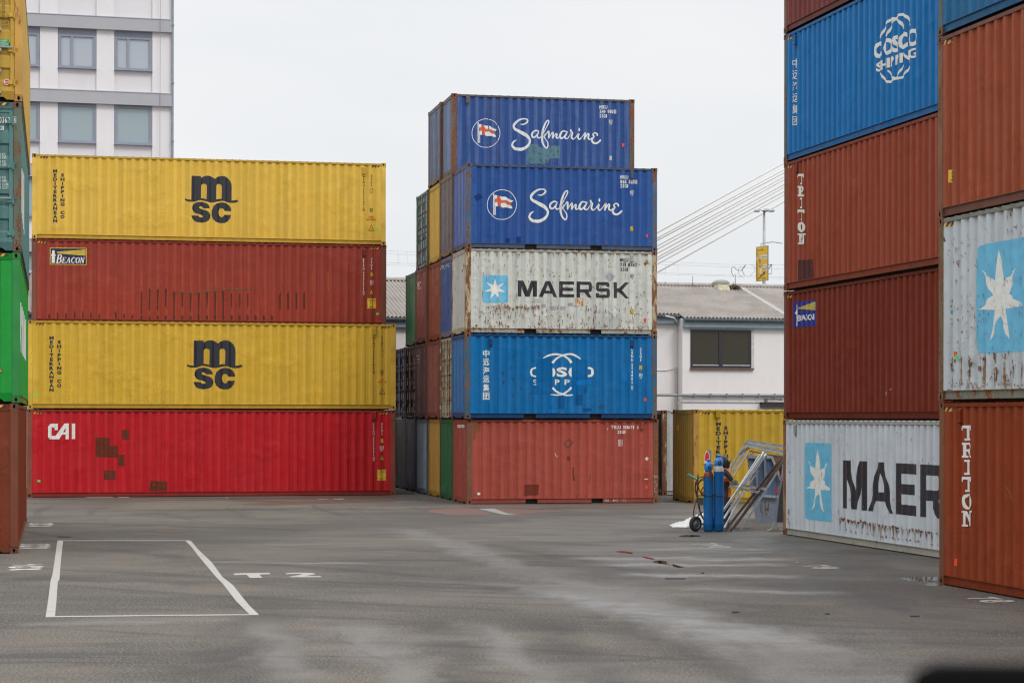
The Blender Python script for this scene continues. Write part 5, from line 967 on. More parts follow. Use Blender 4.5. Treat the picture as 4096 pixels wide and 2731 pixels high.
# small litter
for i, (px, py, L, a) in enumerate([(2702, 2316, .33, .05), (255, 2148, .30, .02), (2810, 2293, .05, .4), (2943, 2450, .10, .2), (3660, 2466, .12, .1), (3310, 2457, .06, 0)]):
    p = ground(px, py); mb = MB(); mb.bar((-L/2, 0, .012), (L/2, L*a*.5, .012), .022, .014); o = mb.build('litter_strip', simple('litter', (.03, .028, .026), .7)); o.location = p
    tag(o, ['thin dark strip lying on the asphalt in front of the brown puddle', 'thin dark strip above the left corner of the white bay marking', 'tiny dark scrap right of the puddle', 'small dark scrap on the open asphalt below the puddle', 'short brown strip lying before the rust brown container at the right', 'tiny dark scrap near the number on the ground by the right wall'][i], 'litter')
# ============================================================ plane mapper for facades
class Wall:
    def __init__(s, origin, yaw): s.o = Vector(origin); s.ux = Vector((math.cos(yaw), math.sin(yaw), 0)); s.n = Vector((math.sin(yaw), -math.cos(yaw), 0)); s.yaw = yaw
    def uv(s, px, py, d=0.):
        r = ray(px, py); o = s.o+s.n*d; t = (o-CAM).dot(s.n)/r.dot(s.n); p = CAM+r*t; q = p-o; return (q.dot(s.ux), p.z)
def facade_paint(name, col, streak=.3):
    m, nt, b = newmat(name); g = NG(nt); v = g.coords(); n = g.noise(v, 1.1, 4, .6); st = g.noise(g.coords(scale=(3, 3, .2)), 1.6, 5, .7); z = g.sep(v)[2]
    c = g.mix(g.math('MULTIPLY', g.ramp(n, .4, .7), .25), col, sh(col, .88)); c = g.mix(g.math('MULTIPLY', g.ramp(st, .52, .75), streak), c, sh(col, .72))
    g.l(c, b.inputs['Base Color']); b.inputs['Roughness'].default_value = .75; g.bump(g.noise(v, 45, 3), .15, .01, b); return m
def glassmat(name, tint, rough=.04):
    m, nt, b = newmat(name); g = NG(nt); v = g.coords(); b.inputs['Base Color'].default_value = (*tint, 1); b.inputs['Roughness'].default_value = rough; b.inputs['IOR'].default_value = 1.6
    b.inputs['Specular IOR Level'].default_value = .8; g.bump(g.noise(v, 1.2, 2), .12, .02, b); return m
# ---- office block
Yo = 8024.5/89.; ow = Wall((at(686, 1669, Yo).x, Yo, 0), R(14)); O = thing('office_building', 'white office block with grey bands and grey framed windows behind the wide left stack', 'building', ow.o, ow.yaw)
lil = facade_paint('pale_lilac_render', (.70, .68, .70), .15); lil2 = facade_paint('pale_lilac_panel', (.66, .64, .665), .12); bandm = facade_paint('grey_band_sheet', (.37, .37, .40), .15); frm = simple('grey_blue_window_frame', (.24, .26, .33), .45, var=.05)
y0c = crop(0, 0, 1.96)
U = lambda x, y=400: ow.uv(*y0c(x, y))[0]; Z = lambda y, x=900: ow.uv(*y0c(x, y))[1]
pitch = U(897)-U(455); stz = (Z(162, 1337)-Z(741, 1337)); bz = Z(162, 1337)   # band top
mb = MB(); mb.box(-40, 0, .16, 13, 0, bz+stz*1.6); mb.build('wall', lil2, O)
colw = U(1195)-U(897); c0 = U(897)
for k in range(-1, 6):
    zt = bz-stz*k; mb = MB(); mb.box(-40, -.02, -.13, .17, zt-.56, zt); mb.box(-40.0, .0, -.15, -.10, zt-.012, zt+.02); mb.build('facade_band', bandm, O)
for i in range(0, 12):
    u = c0-pitch*i
    a, bnd = u+colw, (u+pitch if i else -.03)
    mb = MB(); mb.box(a, bnd, .055, .18, 0, bz+stz*1.6); mb.build('pilaster', lil, O)
mb = MB(); mb.box(-.03, .05, .0, 13, 0, bz+stz*1.6); mb.build('wall', lil, O)
for k in range(0, 5):
    zt = bz-stz*k-.56
    for i in range(0, 6):
        u = c0-pitch*i; u0, u1 = u+.02, u+colw-.02; big = (k % 2 == 0)
        h0 = zt-.28 if k == 0 else zt-.06; zb = zt-1.72 if k == 0 else zt-1.72
        mb = MB(); t = .075
        mb.box(u0, u1, .06, .16, zb, zb+t); mb.box(u0, u1, .06, .16, h0-t, h0); mb.box(u0, u0+t, .06, .16, zb+t, h0-t); mb.box(u1-t, u1, .06, .16, zb+t, h0-t)
        if k == 0:
            mb.box(u0, u1, .10, .17, h0, zt)
            for q in range(1, 13): x = u0+(u1-u0)*q/13; mb.box(x-.006, x+.006, .085, .10, h0+.01, zt-.01)
            x = u0+(u1-u0)*.36; mb.box(x-.05, x+.05, .055, .16, zb+t, h0-t)
            mb.box(u0+t, u0+t+.05, .075, .15, zb+t, h0-t); mb.box(u1-t-.06, u1-t, .075, .15, zb+t, h0-t)
        else: mb.box(u0, u1, .08, .17, h0, h0+.05); mb.box(u0+t, u0+t+.04, .085, .15, zb+t, h0-t); mb.box(u1-t-.04, u1-t, .085, .15, zb+t, h0-t)
        w = mb.build('window', frm, O)
        MB().box(u0+.02, u1-.02, .13, .135, zb+.02, h0-.02).build('pane', glassmat('office_glass', (.26, .33, .36) if k else (.36, .40, .45), .08), w)
        MB().box(u0-.02, u1+.02, -.03, .15, zb-.05, zb-.003).build('sill', frm, w)
mb = MB(); mb.tube([(.02, -.09, 0), (.02, -.09, bz+stz*1.6)], .055, 10)
for k in range(8): mb.box(-.05, .09, -.16, .0, 2+k*2.6, 2.04+k*2.6)
mb.build('downpipe', simple('grey_downpipe', (.22, .25, .30), .5), O)
MB().tube([(U(1250), -.16, 4), (U(1255), -.16, bz+3)], .012, 5).build('lightning_cable', frm, O)
# ---- low hall
hw = Wall((at(2734, 1671, 82).x, 82, 0), R(14)); Hh = thing('warehouse_hall', 'low white hall with corrugated grey roof behind the middle block', 'building', hw.o, hw.yaw)
wallm = facade_paint('white_hall_render', (.76, .715, .71), .35)
ze = hw.uv(2741, 1267)[1]; DR = 6.0
rY = hw.o-hw.n*DR
hr = Wall(rY, R(14)); zr = hr.uv(2880, 1148)[1]; sl = (zr-ze)/DR
fh = .36
segs = [(-34, -6, .62), (-6, -.05, -.62), (-.05, 24, 0.)]      # u0,u1, how far the front stands out
corr, ntc, bc = newmat('fibre_cement_roof'); g = NG(ntc); v = g.coords(); n = g.noise(v, .8, 5, .65); n2 = g.noise(g.coords(scale=(2, .3, 1)), 2.5, 5, .7)
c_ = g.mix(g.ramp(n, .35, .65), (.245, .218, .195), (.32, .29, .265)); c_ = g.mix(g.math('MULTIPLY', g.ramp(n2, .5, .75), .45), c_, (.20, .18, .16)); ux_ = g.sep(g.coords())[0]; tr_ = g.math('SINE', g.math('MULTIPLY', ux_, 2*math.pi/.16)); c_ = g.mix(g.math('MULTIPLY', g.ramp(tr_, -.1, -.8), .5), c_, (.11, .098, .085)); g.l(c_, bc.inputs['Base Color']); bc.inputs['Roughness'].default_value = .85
for (a, b_, e) in segs:
    mb = MB(); mb.box(a, b_, -e, 12, 0, ze-sl*e-.05); mb.build('wall', wallm, Hh)
    z_e = ze-sl*e
    vs = []; n_ = int((b_-a)/.16*8); rows = [(-e-.32, z_e-sl*.32), (-e+(DR+e)*.33, z_e+sl*(DR+e)*.33), (-e+(DR+e)*.66, z_e+sl*(DR+e)*.66), (DR, zr)]
    for i in range(n_+1):
        u = a+(b_-a)*i/n_; w = .04*math.sin(2*math.pi*u/.16)
        for y, z in rows: vs.append((u, y, z+w+.045))
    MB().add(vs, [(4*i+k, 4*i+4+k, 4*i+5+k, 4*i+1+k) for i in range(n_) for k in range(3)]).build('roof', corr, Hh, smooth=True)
    mb = MB(); mb.box(a+.0, b_-.002, -e-.20, -e-.16, z_e-.07-fh, z_e-.07); fz = mb.build('fascia', facade_paint('blue_grey_fascia', (.22, .28, .33), .25), Hh)
    MB().box(a, b_-.002, -e-.158, -e-.001, z_e-.07-fh, z_e-.07-fh+.03).build('soffit', facade_paint('grey_soffit', (.25, .26, .28), .2), Hh)
    gut = [(u, y, z) for u in (0,) for y, z in ((.0, .0), (-.03, -.09), (-.10, -.11), (-.15, -.06), (-.155, .01), (-.145, .01), (-.14, -.05), (-.10, -.09), (-.035, -.075), (-.012, .0))]
    mb = MB(); mb.prism([(a, -e-.20+y-.012, z_e-.075+z) for _, y, z in gut], (b_-a-.002, 0, 0))
    x = a+.4
    while x < b_: mb.box(x, x+.03, -e-.37, -e-.21, z_e-.19, z_e-.062); x += .6
    mb.build('gutter', simple('grey_gutter', (.12, .14, .155), .5), Hh)
mb = MB(); mb.tube([(-34, DR, zr+.07), (24, DR, zr+.07)], .11, 10); mb.box(-34, 24, DR-.2, DR+.2, zr+.03, zr+.075); mb.build('ridge_cap', simple('grey_ridge', (.33, .31, .29), .8), Hh)
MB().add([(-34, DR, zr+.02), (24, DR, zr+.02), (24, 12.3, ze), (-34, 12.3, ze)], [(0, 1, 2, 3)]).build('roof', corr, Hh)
q = hr.uv(2956, 1145)[0]; mb = MB(); zz_ = lambda y: ze+sl*y+.075
mb.add([(q-.11, DR, zz_(DR)), (q+.11, DR, zz_(DR)), (q+.11, -.2, zz_(-.2)), (q-.11, -.2, zz_(-.2))], [(0, 1, 2, 3)]); mb.build('roof_flashing', simple('light_flashing', (.33, .32, .30), .8), Hh)
h6 = crop(2600, 1100, 2.6133)
(ua, za), (ub, zb_) = hw.uv(*h6(422, 968)), hw.uv(*h6(1062, 575)); fk = simple('dark_window_frame', (.02, .02, .028), .4)
mb = MB(); t = .09; um = hw.uv(*h6(735, 700))[0]
mb.box(ua, ub, -.03, .05, za, za+t*1.4); mb.box(ua, ub, -.03, .05, zb_-t, zb_); mb.box(ua, ua+t, -.03, .05, za+t*1.4, zb_-t); mb.box(ub-t*1.3, ub, -.03, .05, za+t*1.4, zb_-t); mb.box(um-t*.85, um+t*.85, -.04, .05, za+t*1.4, zb_-t)
w = mb.build('window', fk, Hh)
gb = glassmat('dark_hall_glass', (.045, .038, .026), .12); gb.node_tree.nodes['Principled BSDF'].inputs['Specular IOR Level'].default_value = .22
MB().box(ua+t, um-t*.85, -.012, -.008, za+t, zb_-t).build('pane', gb, w); MB().box(um+t*.85, ub-t*1.3, -.012, -.008, za+t, zb_-t).build('pane', gb, w)
MB().box(ua-.02, ub+.08, -.10, .02, za-.07, za-.004).build('sill', simple('red_brown_sill', (.16, .07, .05), .6), w)
mb = MB(); mb.box(ua+t, um-t, -.05, -.03, za+.09, za+.13); mb.box(um+t, ub-t, -.05, -.03, za+.09, za+.13); mb.build('window_rail', simple('light_rail', (.45, .45, .46), .4), w)
mb = MB(); mb.box(ub-.02, ub+.10, -.035, .02, za-.02, zb_+.08); mb.box(ua, ub-.02, -.035, .02, zb_, zb_+.08); mb.build('window_reveal', simple('pale_reveal', (.55, .52, .50), .8), w)
pz = hw.uv(*h6(700, 1256))[1]; mb = MB(); mb.tube([(-6, -.62+.52, pz), (-.3, -.62+.52, pz)], .055, 8); mb.tube([(-.25, -.10, pz), (16, -.10, pz)], .058, 8)
for k in range(28): mb.box(-.3+k*.7, -.3+k*.7+.05, -.175, .0, pz-.075, pz+.075)
mb.build('pipe', simple('grey_pipe', (.22, .22, .235), .5), Hh)
mb = MB(); z2 = hw.uv(*h6(700, 1327))[1]; mb.tube([(-.3, -.03, z2), (8, -.03, z2-.02)], .014, 6); mb.build('cable', simple('cable_grey', (.35, .34, .34), .6), Hh)
uu = hw.uv(*h6(292, 800), -.62)[0]; mb = MB(); mb.tube([(uu, .56, .2), (uu, .56, ze-.3), (uu-.3, .2, ze-.05), (uu-.75, -.05, ze+.02)], .034, 8); mb.tube([(uu-.10, .56, .2), (uu-.10, .56, pz+1.15), (uu+.12, .56, pz+1.18)], .03, 8); mb.tube([(-6, .6, pz+1.1), (-2.2, .6, pz+1.0), (uu-.5, .6, pz+1.02), (uu, .58, pz+1.14)], .016, 6); mb.build('downpipe', simple('white_pipe', (.58, .55, .53), .6), Hh)
(ua, za), (ub, zb2) = hw.uv(*h6(1150, 1378)), hw.uv(*h6(1500, 1328)); mb = MB(); mb.box(ua, ub, -.5, 0, za, zb2-.02); mb.box(ua-.02, ub+.02, -.52, .0, zb2-.02, zb2); mb.build('awning', simple('dark_brown_awning', (.03, .016, .013), .5), Hh)
u, z = hw.uv(*h6(1210, 1305)); mb = MB(); mb.box(u-.05, u+.05, -.08, 0, z-.07, z+.07); mb.tube([(u, -.05, z+.03), (u+.3, -.25, z+.04), (u+.6, -.3, z+.03)], [.012, .02, .05], 8); mb.build('wall_lamp', simple('lamp_grey', (.12, .12, .13), .5), Hh)
# roof light on the ridge
def roofp(px, py):   # point on the front roof slope
    nn = (hw.n*sl+Vector((0, 0, 1))).normalized(); o = Vector((hw.o.x, hw.o.y, ze)); r = ray(px, py); t = (o-CAM).dot(nn)/r.dot(nn); return CAM+r*t
sp = roofp(2898, 1166)
RL = thing('roof_light', 'pale domed roof light standing on the ridge of the hall', 'roof light', (sp.x, sp.y, sp.z+.10), hw.yaw)
def frust(mb, x0, x1, y0, y1, z0, X0, X1, Y0, Y1, z1): return mb.add([(x0, y0, z0), (x1, y0, z0), (x1, y1, z0), (x0, y1, z0), (X0, Y0, z1), (X1, Y0, z1), (X1, Y1, z1), (X0, Y1, z1)], [(3, 2, 1, 0), (4, 5, 6, 7), (0, 1, 5, 4), (1, 2, 6, 5), (2, 3, 7, 6), (3, 0, 4, 7)])
frust(MB(), -.28, .30, 0, 1.05, -.25, -.24, .22, .08, .95, .26).build('curb', simple('cream_curb', (.55, .52, .38), .7, var=.15), RL)
frust(MB(), -.27, .26, .04, 1.0, .262, -.27, .26, .04, 1.0, .32).build('frame', simple('pinkish_frame', (.42, .36, .31), .7), RL)
vs = []; 
for i in range(9):
    for j in range(9): x = -.28+.55*i/8; y = .03+.98*j/8; vs.append((x, y, .322+.13*math.sqrt(max(0, 1-((i-4)/4)**2))**.8*math.sqrt(max(0, 1-((j-4)/4)**2))**.8))
MB().add(vs, [(i*9+j, i*9+9+j, i*9+10+j, i*9+j+1) for i in range(8) for j in range(8)]).build('dome', simple('dirty_translucent_dome', (.17, .165, .17), .35, var=.2, scale=10), RL, smooth=True)
p = roofp(2940, 1163); rn = random.Random(4); mb = MB()
for k in range(110):
    a = rn.uniform(0, 6.28); r0 = rn.uniform(0, .24); c = Vector((r0*math.cos(a)*1.1, r0*math.sin(a)*.9+.1, rn.uniform(.02, .22)*(1-r0*2.5)+.05)); d = Vector((rn.uniform(-1, 1), rn.uniform(-1, 1), rn.uniform(-.5, .5))).normalized()*rn.uniform(.07, .26); mb.tube([c-d, c+d*.2+Vector((0, 0, .01)), c+d], .008, 4)
ns = mb.build('bird_nest', simple('twigs', (.10, .075, .045), .9, var=.6, scale=14)); ns.location = p; ns.rotation_euler = (0, 0, hw.yaw); tag(ns, 'heap of twigs, a nest beside the roof light on the hall roof', 'nest')
for px, yt, lb in ((2771, 1109, 'thin dark rod sticking up from the hall ridge near the blue stack'), (2941, 1102, 'thin dark rod rising from the hall ridge right of the roof light'), (2661, 1133, 'short thin rod on the hall ridge beside the middle block')):
    a = at(px, yt, 88); rz_ = at(px, 1150, 88); mb = MB(); mb.tube([(0, 0, 0), (0, 0, a.z-rz_.z)], [.018, .012], 6); mb.box(-.03, .03, -.03, .03, 0, .06); o = mb.build('roof_rod', simple('dark_rod', (.10, .10, .10), .6)); o.location = (a.x, a.y, zr); tag(o, lb, 'roof rod', 'rods on the hall ridge')
# ============================================================ bridge, lamp mast, sign, overhead wires
BR = thing('cable_stayed_bridge', 'white bridge stay cables slanting up behind the hall', 'bridge', at(2629, 1090, 200)*1.0)
BR.location = (0, 200, 0); wm = simple('white_cable_sheath', (.62, .60, .56), .5, var=.04)
for i, (ya, yb, r) in enumerate([(938, 807, .085), (893.5, 767, .07), (908, 780, .07), (866, 738.5, .07), (879, 749, .07), (836, 708, .07), (848, 719, .07), (806, 679.6, .07), (816, 690.6, .085), (781.6, 652.4, .08)]):
    s = (yb-ya)/234.6; Yd = 200+(i % 2)*1.2; p = lambda px: at(px, ya+(px-2900)*s, Yd); mb = MB(); a, b_ = p(2150), p(3600); mb.tube([a-BR.location, b_-BR.location], r, 10); mb.build('stay_cable', wm, BR, smooth=True)
mb = MB(); mb.box(-40, 60, -2, 8, 3.6, 5.0); mb.build('deck', simple('bridge_concrete', (.35, .34, .33), .8), BR)
mb = MB(); mb.box(37.5, 40, 0, 3, 0, 62); mb.build('pylon', simple('bridge_concrete', (.4, .39, .38), .8), BR)
gal = simple('mast_grey', (.32, .33, .34), .5, .3)
YM = 120.; a = at(3056, 1145, YM); top = at(3056, 845, YM)
LM = thing('street_lamp', 'tall grey lamp mast with three heads behind the hall', 'street lamp', (a.x, YM, 0))
mb = MB(); mb.tube([(0, 0, 0), (0, 0, top.z*.6), (0, 0, top.z)], [.16, .115, .07], 12); mb.build('pole', gal, LM, smooth=True)
for k, (dx, dy) in enumerate(((-.42, .15), (.08, -.15), (.46, .12))):
    mb = MB(); mb.tube([(0, 0, top.z-.05), (dx*.6, dy*.6, top.z+.12), (dx, dy, top.z+.1)], .03, 6); mb.build('arm', gal, LM)
    mb = MB(); hx, hy, hz = dx*1.0, dy, top.z+.05; mb.add([(hx-.2, hy-.16, hz-.05), (hx+.2, hy-.16, hz-.02), (hx+.2, hy+.16, hz-.02), (hx-.2, hy+.16, hz-.05), (hx-.12, hy-.10, hz+.08), (hx+.14, hy-.10, hz+.10), (hx+.14, hy+.1, hz+.10), (hx-.12, hy+.1, hz+.08)], [(3, 2, 1, 0), (4, 5, 6, 7), (0, 1, 5, 4), (1, 2, 6, 5), (2, 3, 7, 6), (3, 0, 4, 7)]); mb.build('lamp_head', gal, LM, bevel=.02)
    mb = MB(); mb.box(hx-.15, hx+.15, hy-.12, hy+.12, hz-.09, hz-.05); mb.build('lamp_glass', simple('lamp_glass', (.45, .45, .42), .2), LM, bevel=.015)
# sign board, turned away from the camera
Sg = crop(2900, 750, 3.483); YS = 119.
BL, TL, TR, BRc = at(*Sg(457, 1325), YS), at(*Sg(447, 830), YS), at(*Sg(583, 793), YS), at(*Sg(597, 1292), YS)
wpx = (BRc-BL).length; ang = R(62); wid = (TR.x-TL.x)/math.cos(ang)
# the far edge must be lower in the picture: board yawed so its right edge is nearer
SG = thing('direction_sign', 'tall yellow direction sign with arrows and white fields on the lamp mast', 'sign', (TL.x, YS+wid*math.sin(ang)*.5, 0), -ang)
hz0, hz1 = (at(*Sg(460, 1310), YS+wid*math.sin(ang)*.5)).z, (at(*Sg(450, 830), YS+wid*math.sin(ang)*.5)).z
sy = simple('yellow_sign_sheet', (.70, .42, .02), .4, var=.04); swm = simple('white_sign_sheet', (.66, .65, .60), .4, var=.04); sbk = simple('dark_sign_print', (.06, .055, .04), .5); srd = simple('red_sign_print', (.55, .08, .05), .5)
MB().box(0, wid, 0, .05, hz0, hz1).build('board', simple('sign_back_grey', (.3, .3, .3), .5), SG)
def sgeo(nm, geo, mat, y):
    for k, (vs, fs) in enumerate(geo):
        pass
    mb = MB()
    for k, (vs, fs) in enumerate(geo): mb.add([(x*wid, y-k*.0005, hz0+z*(hz1-hz0)) for x, z in vs], fs)
    mb.build(nm, mat, SG)
q4 = lambda x0, z0, x1, z1: ([(x0, z0), (x1, z0), (x1, z1), (x0, z1)], [(0, 1, 2, 3)])
sgeo('sign_border', [q4(.005, .003, .995, .997)], sbk, -.004); sgeo('sign_face', [q4(.03, .012, .97, .988)], sy, -.006)
sgeo('sign_field', [q4(.34, .64, .96, .74), q4(.64, .29, .95, .47), q4(.33, .21, .47, .37)], swm, -.009)
def stext(txt, x0, x1, z0, z1):
    out = []; ws = [{'i': .3, 't': .5, 'r': .55, ' ': .5, '-': .5, 'l': .3, '1': .5}.get(c, .9) for c in txt]; tot = sum(ws)+.2*(len(txt)-1); x = 0
    for c, w in zip(txt, ws):
        gl_ = glyph(c, .01)
        if gl_[4]: out.append(([(x0+(x1-x0)*(x+(a-gl_[0])/(gl_[1]-gl_[0])*w)/tot, z0+(z1-z0)*max(b, -.2)/.75) for a, b in gl_[4]], gl_[5]))
        x += w+.2
    return out
pr = stext('Fernverkehr', .06, .66, .88, .93)+stext('LU-Stadtmitte', .37, .93, .67, .71)+stext('Theater', .67, .92, .41, .44)+stext('BASF', .67, .92, .32, .37)+stext('200 m', .55, .85, .05, .10)
pr += [q4(.085, .06, .12, .58), q4(.10, .74, .13, .82), ([(.07, .80), (.155, .80), (.112, .85)], [(0, 1, 2)]), q4(.34, .40, .37, .58), ([(.30, .59), (.41, .59), (.355, .65)], [(0, 1, 2)]), q4(.36, .14, .39, .21), ([(.11, .05), (.15, .04), (.72, .205), (.68, .225)], [(0, 1, 2, 3)]), ([(.62, .24), (.74, .18), (.78, .27)], [(0, 1, 2)])]
sgeo('sign_print', pr, sbk, -.012)
for cx_, cz_, rx_, rz_ in ((.115, .66, .09, .05), (.355, .485, .10, .055)):
    for k_i, (q_s, m_s) in enumerate(((1, srd), (.72, swm))): sgeo('sign_roundel', [fill([[(cx_+rx_*q_s*math.cos(a*.3142), cz_+rz_*q_s*math.sin(a*.3142)) for a in range(20)]])], m_s, -.014-.003*k_i)
mb = MB(); mb.tube([(wid*.3, .1, hz1-.05), (wid*.3, .1, hz1+.18), (wid*.8, .5, hz1+.25), (wid*.8, 1.2, hz1+.2)], .03, 6); mb.build('bracket', gal, SG)
# overhead wires with droppers
wr = simple('wire_grey', (.52, .53, .55), .6)
for i, (yl, yr) in enumerate([(1003, 1063), (1015, 1074), (1049.5, 1108), (1058.5, 1114)]):
    pass
for i, (y15, y29, y31, lb) in enumerate([(1003, 1057, 1060, 'uppermost overhead wire above the hall roof'), (1015, 1067, 1076, 'second overhead wire from the top above the hall roof'), (1050, 1100, 1108, 'third overhead wire above the hall roof, fine grey'), (1059, 1105, 1114, 'lowest overhead wire above the hall roof')]):
    Y = 135+i*.4; pts = [at(px, y15+(px-1548)*(y29-y15)/(2900-1548)*(1.0), Y) for px in (300, 900, 1548, 2200, 2900)]+[at(3133, y31, Y), at(3800, y31+20, Y)]
    o = MB().tube(pts, .012, 5).build('overhead_wire', wr); tag(o, lb, 'overhead wire', 'overhead railway wires')
    for px in ((1592, 1629) if i == 0 else (1596, 2662, 2712) if i == 1 else ()):
        a = at(px, y15+(px-1548)*(y29-y15)/1352, Y); MB().tube([a, a-Vector((0, 0, .75))], .008, 4).build('dropper', wr, o)
h8 = crop(2900, 750, 3.483)
for j, (P, lb) in enumerate([([(125, 1240), (95, 1190), (90, 1140), (120, 1105), (170, 1150), (230, 1150), (290, 1080), (250, 1120), (245, 1170), (272, 1222)], 'curled dark cable loop hanging on the wires left of the yellow sign'), ([(240, 1245), (195, 1210), (190, 1130), (225, 1105)], 'thin half loop of cable between the wires'), ([(360, 1075), (405, 1100), (415, 1160), (350, 1225)], 'thin round cable loop beside the yellow sign')]):
    L = smooth_line([(*h8(x, y), 0) for x, y in P], 4); o = MB().tube([at(x, y, 134.6) for x, y, _ in L], .018 if j == 0 else .010, 5).build('cable_loop', simple('dark_cable', (.08, .08, .085), .6)); tag(o, lb, 'cable loop', 'cable loops on the overhead wires')
a, b_, c_, d_ = at(*h8(600, 1145), 134), at(*h8(650, 1070), 134), at(*h8(650, 1200), 134), at(*h8(560, 1205), 134)
mb = MB(); mb.tube([a, b_], .035, 6); mb.tube([b_, c_], .014, 5); mb.tube([c_, d_], .02, 5); mb.tube([at(*h8(560, 1080), 134), b_], .02, 5); o = mb.build('wire_mast', simple('mast_dark', (.12, .12, .12), .6)); tag(o, 'dark bracket of an overhead wire mast right behind the yellow sign', 'mast')
# ============================================================ gas bottles on their trolley
q_ = crop(2600, 1600, 2.6133)
YB = 46.6; SB = F_/YB
def bx_(px): return (px-CX)/SB
def zz__(py): return CH-(py-1671)/SB
def bottle(cx, top_sh, col_sh, label, neck, yoff=0.):
    x = bx_(q_(cx, 0)[0]); r = .117
    T = thing('gas_bottle', label, 'gas bottle', (x, YB+yoff, 0.0), 0, 'gas bottles on the trolley')
    hs = zz__(q_(0, top_sh)[1]); bl = simple('blue_bottle_paint', (.012, .13, .36), .35, var=.15, scale=9)
    blm = paint('chipped_blue_paint', (.010, .125, .36), .22, .35, .38, .1)
    prof = [(0, .01), (r*.9, .01), (r, .03), (r, .16), (r*1.012, .165), (r*1.012, .185), (r, .19), (r, hs)]
    MB().lathe(prof, n=28).build('body', blm, T, smooth=True)
    sp = [(r, hs), (r*1.0, hs+.02), (r*.93, hs+.07), (r*.74, hs+.125), (r*.48, hs+.16), (r*.3, hs+.175), (r*.3, neck), (0, neck)]
    MB().lathe(sp, n=28).build('shoulder', simple('shoulder_paint', col_sh, .35, var=.1), T, smooth=True)
    cap = simple('blue_plastic_guard', (.03, .22, .62), .4, var=.08)
    z0 = neck-.02; gp_ = [(.052, z0), (.075, z0+.01), (.098, z0+.06), (.102, z0+.12), (.095, z0+.17), (.07, z0+.205), (.034, z0+.225), (.03, z0+.25), (.048, z0+.255), (.05, z0+.28), (.03, z0+.29), (0, z0+.29)]
    MB().lathe(gp_, n=24).build('valve_guard', cap, T, smooth=True)
    mb = MB(); mb.tube([(0.01, -.115, z0+.10), (0.01, -.085, z0+.10)], .036, 14); g_ = mb.build('guard_opening', M['hole'], T)
    mb = MB(); mb.tube([(0.01, -.125, z0+.10), (0.01, -.11, z0+.10)], .012, 8); mb.build('valve', simple('brass', (.45, .32, .12), .35, .8), T)
    return T, hs, z0
b1_, h1, n1 = bottle(612, 808, (.16, .028, .022), 'blue gas bottle with dark red shoulder, the left and shorter one', zz__(q_(0, 738)[1]))
b2_, h2, n2 = bottle(720, 745, (.50, .51, .48), 'blue gas bottle with white shoulder, the right and taller one', zz__(q_(0, 692)[1]), .02)
mb = MB(); mb.tube([(bx_(2610+0)+0, 0, 0), (bx_(2610+0), 0, .1)], .01, 4)
TR = thing('bottle_trolley', 'two wheeled trolley frame carrying the blue gas bottles', 'trolley', (b1_.location.x, YB, 0))
dk = simple('dark_trolley_frame', (.035, .04, .042), .5)
def L_(px, py, dy=0.): x = bx_(q_(px, 0)[0])-TR.location.x; return (x, dy, zz__(q_(0, py)[1]))
mb = MB()
mb.tube([L_(510, 780, .17), L_(500, 1000, .17), L_(540, 1200, .17), L_(600, 1300, .17)], .016, 8); mb.tube([L_(505, 1215, .16), L_(560, 1170, .17)], .018, 6); mb.tube([L_(530, 1360, .1), L_(700, 1290, .17), L_(790, 1285, .17)], .014, 6)
mb.tube([L_(640, 760, .17), L_(640, 1300, .17)], .016, 6); mb.tube([L_(760, 780, .17), L_(770, 1330, .17)], .016, 6); mb.tube([L_(500, 1000, .17), L_(770, 1000, .17)], .014, 6); mb.build('frame', dk, TR)
mb = MB(); mb.tube([L_(480, 1296, .12), L_(600, 1296, .17)], .02, 8); mb.build('axle', dk, TR)
mb = MB(); mb.prism([L_(560, 1384, -.10), L_(790, 1384, -.10), L_(790, 1384, .22), L_(560, 1384, .22)], (0, 0, .012)); mb.build('base_plate', dk, TR)
def wheel(x, y, rr, parent):
    ty = MB(); N = 26; prof = [(.62, -.034), (.78, -.045), (.93, -.04), (1, -.022), (1, .022), (.93, .04), (.78, .045), (.62, .034)]; vs = []; a0 = R(38)
    ca, sa = math.cos(a0), math.sin(a0)
    def tr(r, t, w): lx = r*rr*math.cos(t); return (x+lx*ca-w*sa, y+lx*sa+w*ca, rr+r*rr*math.sin(t))
    k = len(prof)
    for i in range(N):
        t = 2*math.pi*i/N; vs += [tr(r, t, w) for r, w in prof]
    w_ = ty.add(vs, [(i*k+j, ((i+1) % N)*k+j, ((i+1) % N)*k+j+1, i*k+j+1) for i in range(N) for j in range(k-1)]).build('wheel', simple('tyre_rubber', (.03, .03, .03), .8, var=.3), parent, smooth=True)
    rm = MB(); vs = []; pr2 = [(.64, -.03), (.56, -.012), (.3, -.02), (.28, -.04), (0, -.04)]; k = len(pr2)
    for i in range(N): t = 2*math.pi*i/N; vs += [tr(r, t, w) for r, w in pr2]
    rm.add(vs, [(i*k+j, ((i+1) % N)*k+j, ((i+1) % N)*k+j+1, i*k+j+1) for i in range(N) for j in range(k-1)]); rm.build('rim', simple('rim_grey', (.20, .19, .18), .5, .3), w_, smooth=True)
xw = L_(478, 0)[0]; wheel(xw, .02, .178, TR); wheel(xw+.55, .42, .178, TR)
mb = MB(); mb.prism([L_(503, 1012, -.02), L_(556, 1018, -.02), L_(556, 1096, -.02), L_(505, 1090, -.02)], (0, .12, 0)); mb.build('tool_box', simple('dark_green_box', (.045, .075, .055), .6), TR, bevel=.01)
mb = MB()
for z in (995,):
    for T in (b1_, b2_):
        ring = [(T.location.x-TR.location.x+.123*math.cos(a*.3307), (T.location.y-YB)+.123*math.sin(a*.3307), L_(0, z)[2]+.015*math.cos(a*.6)) for a in range(20)]; mb.tube(ring, .011, 5)
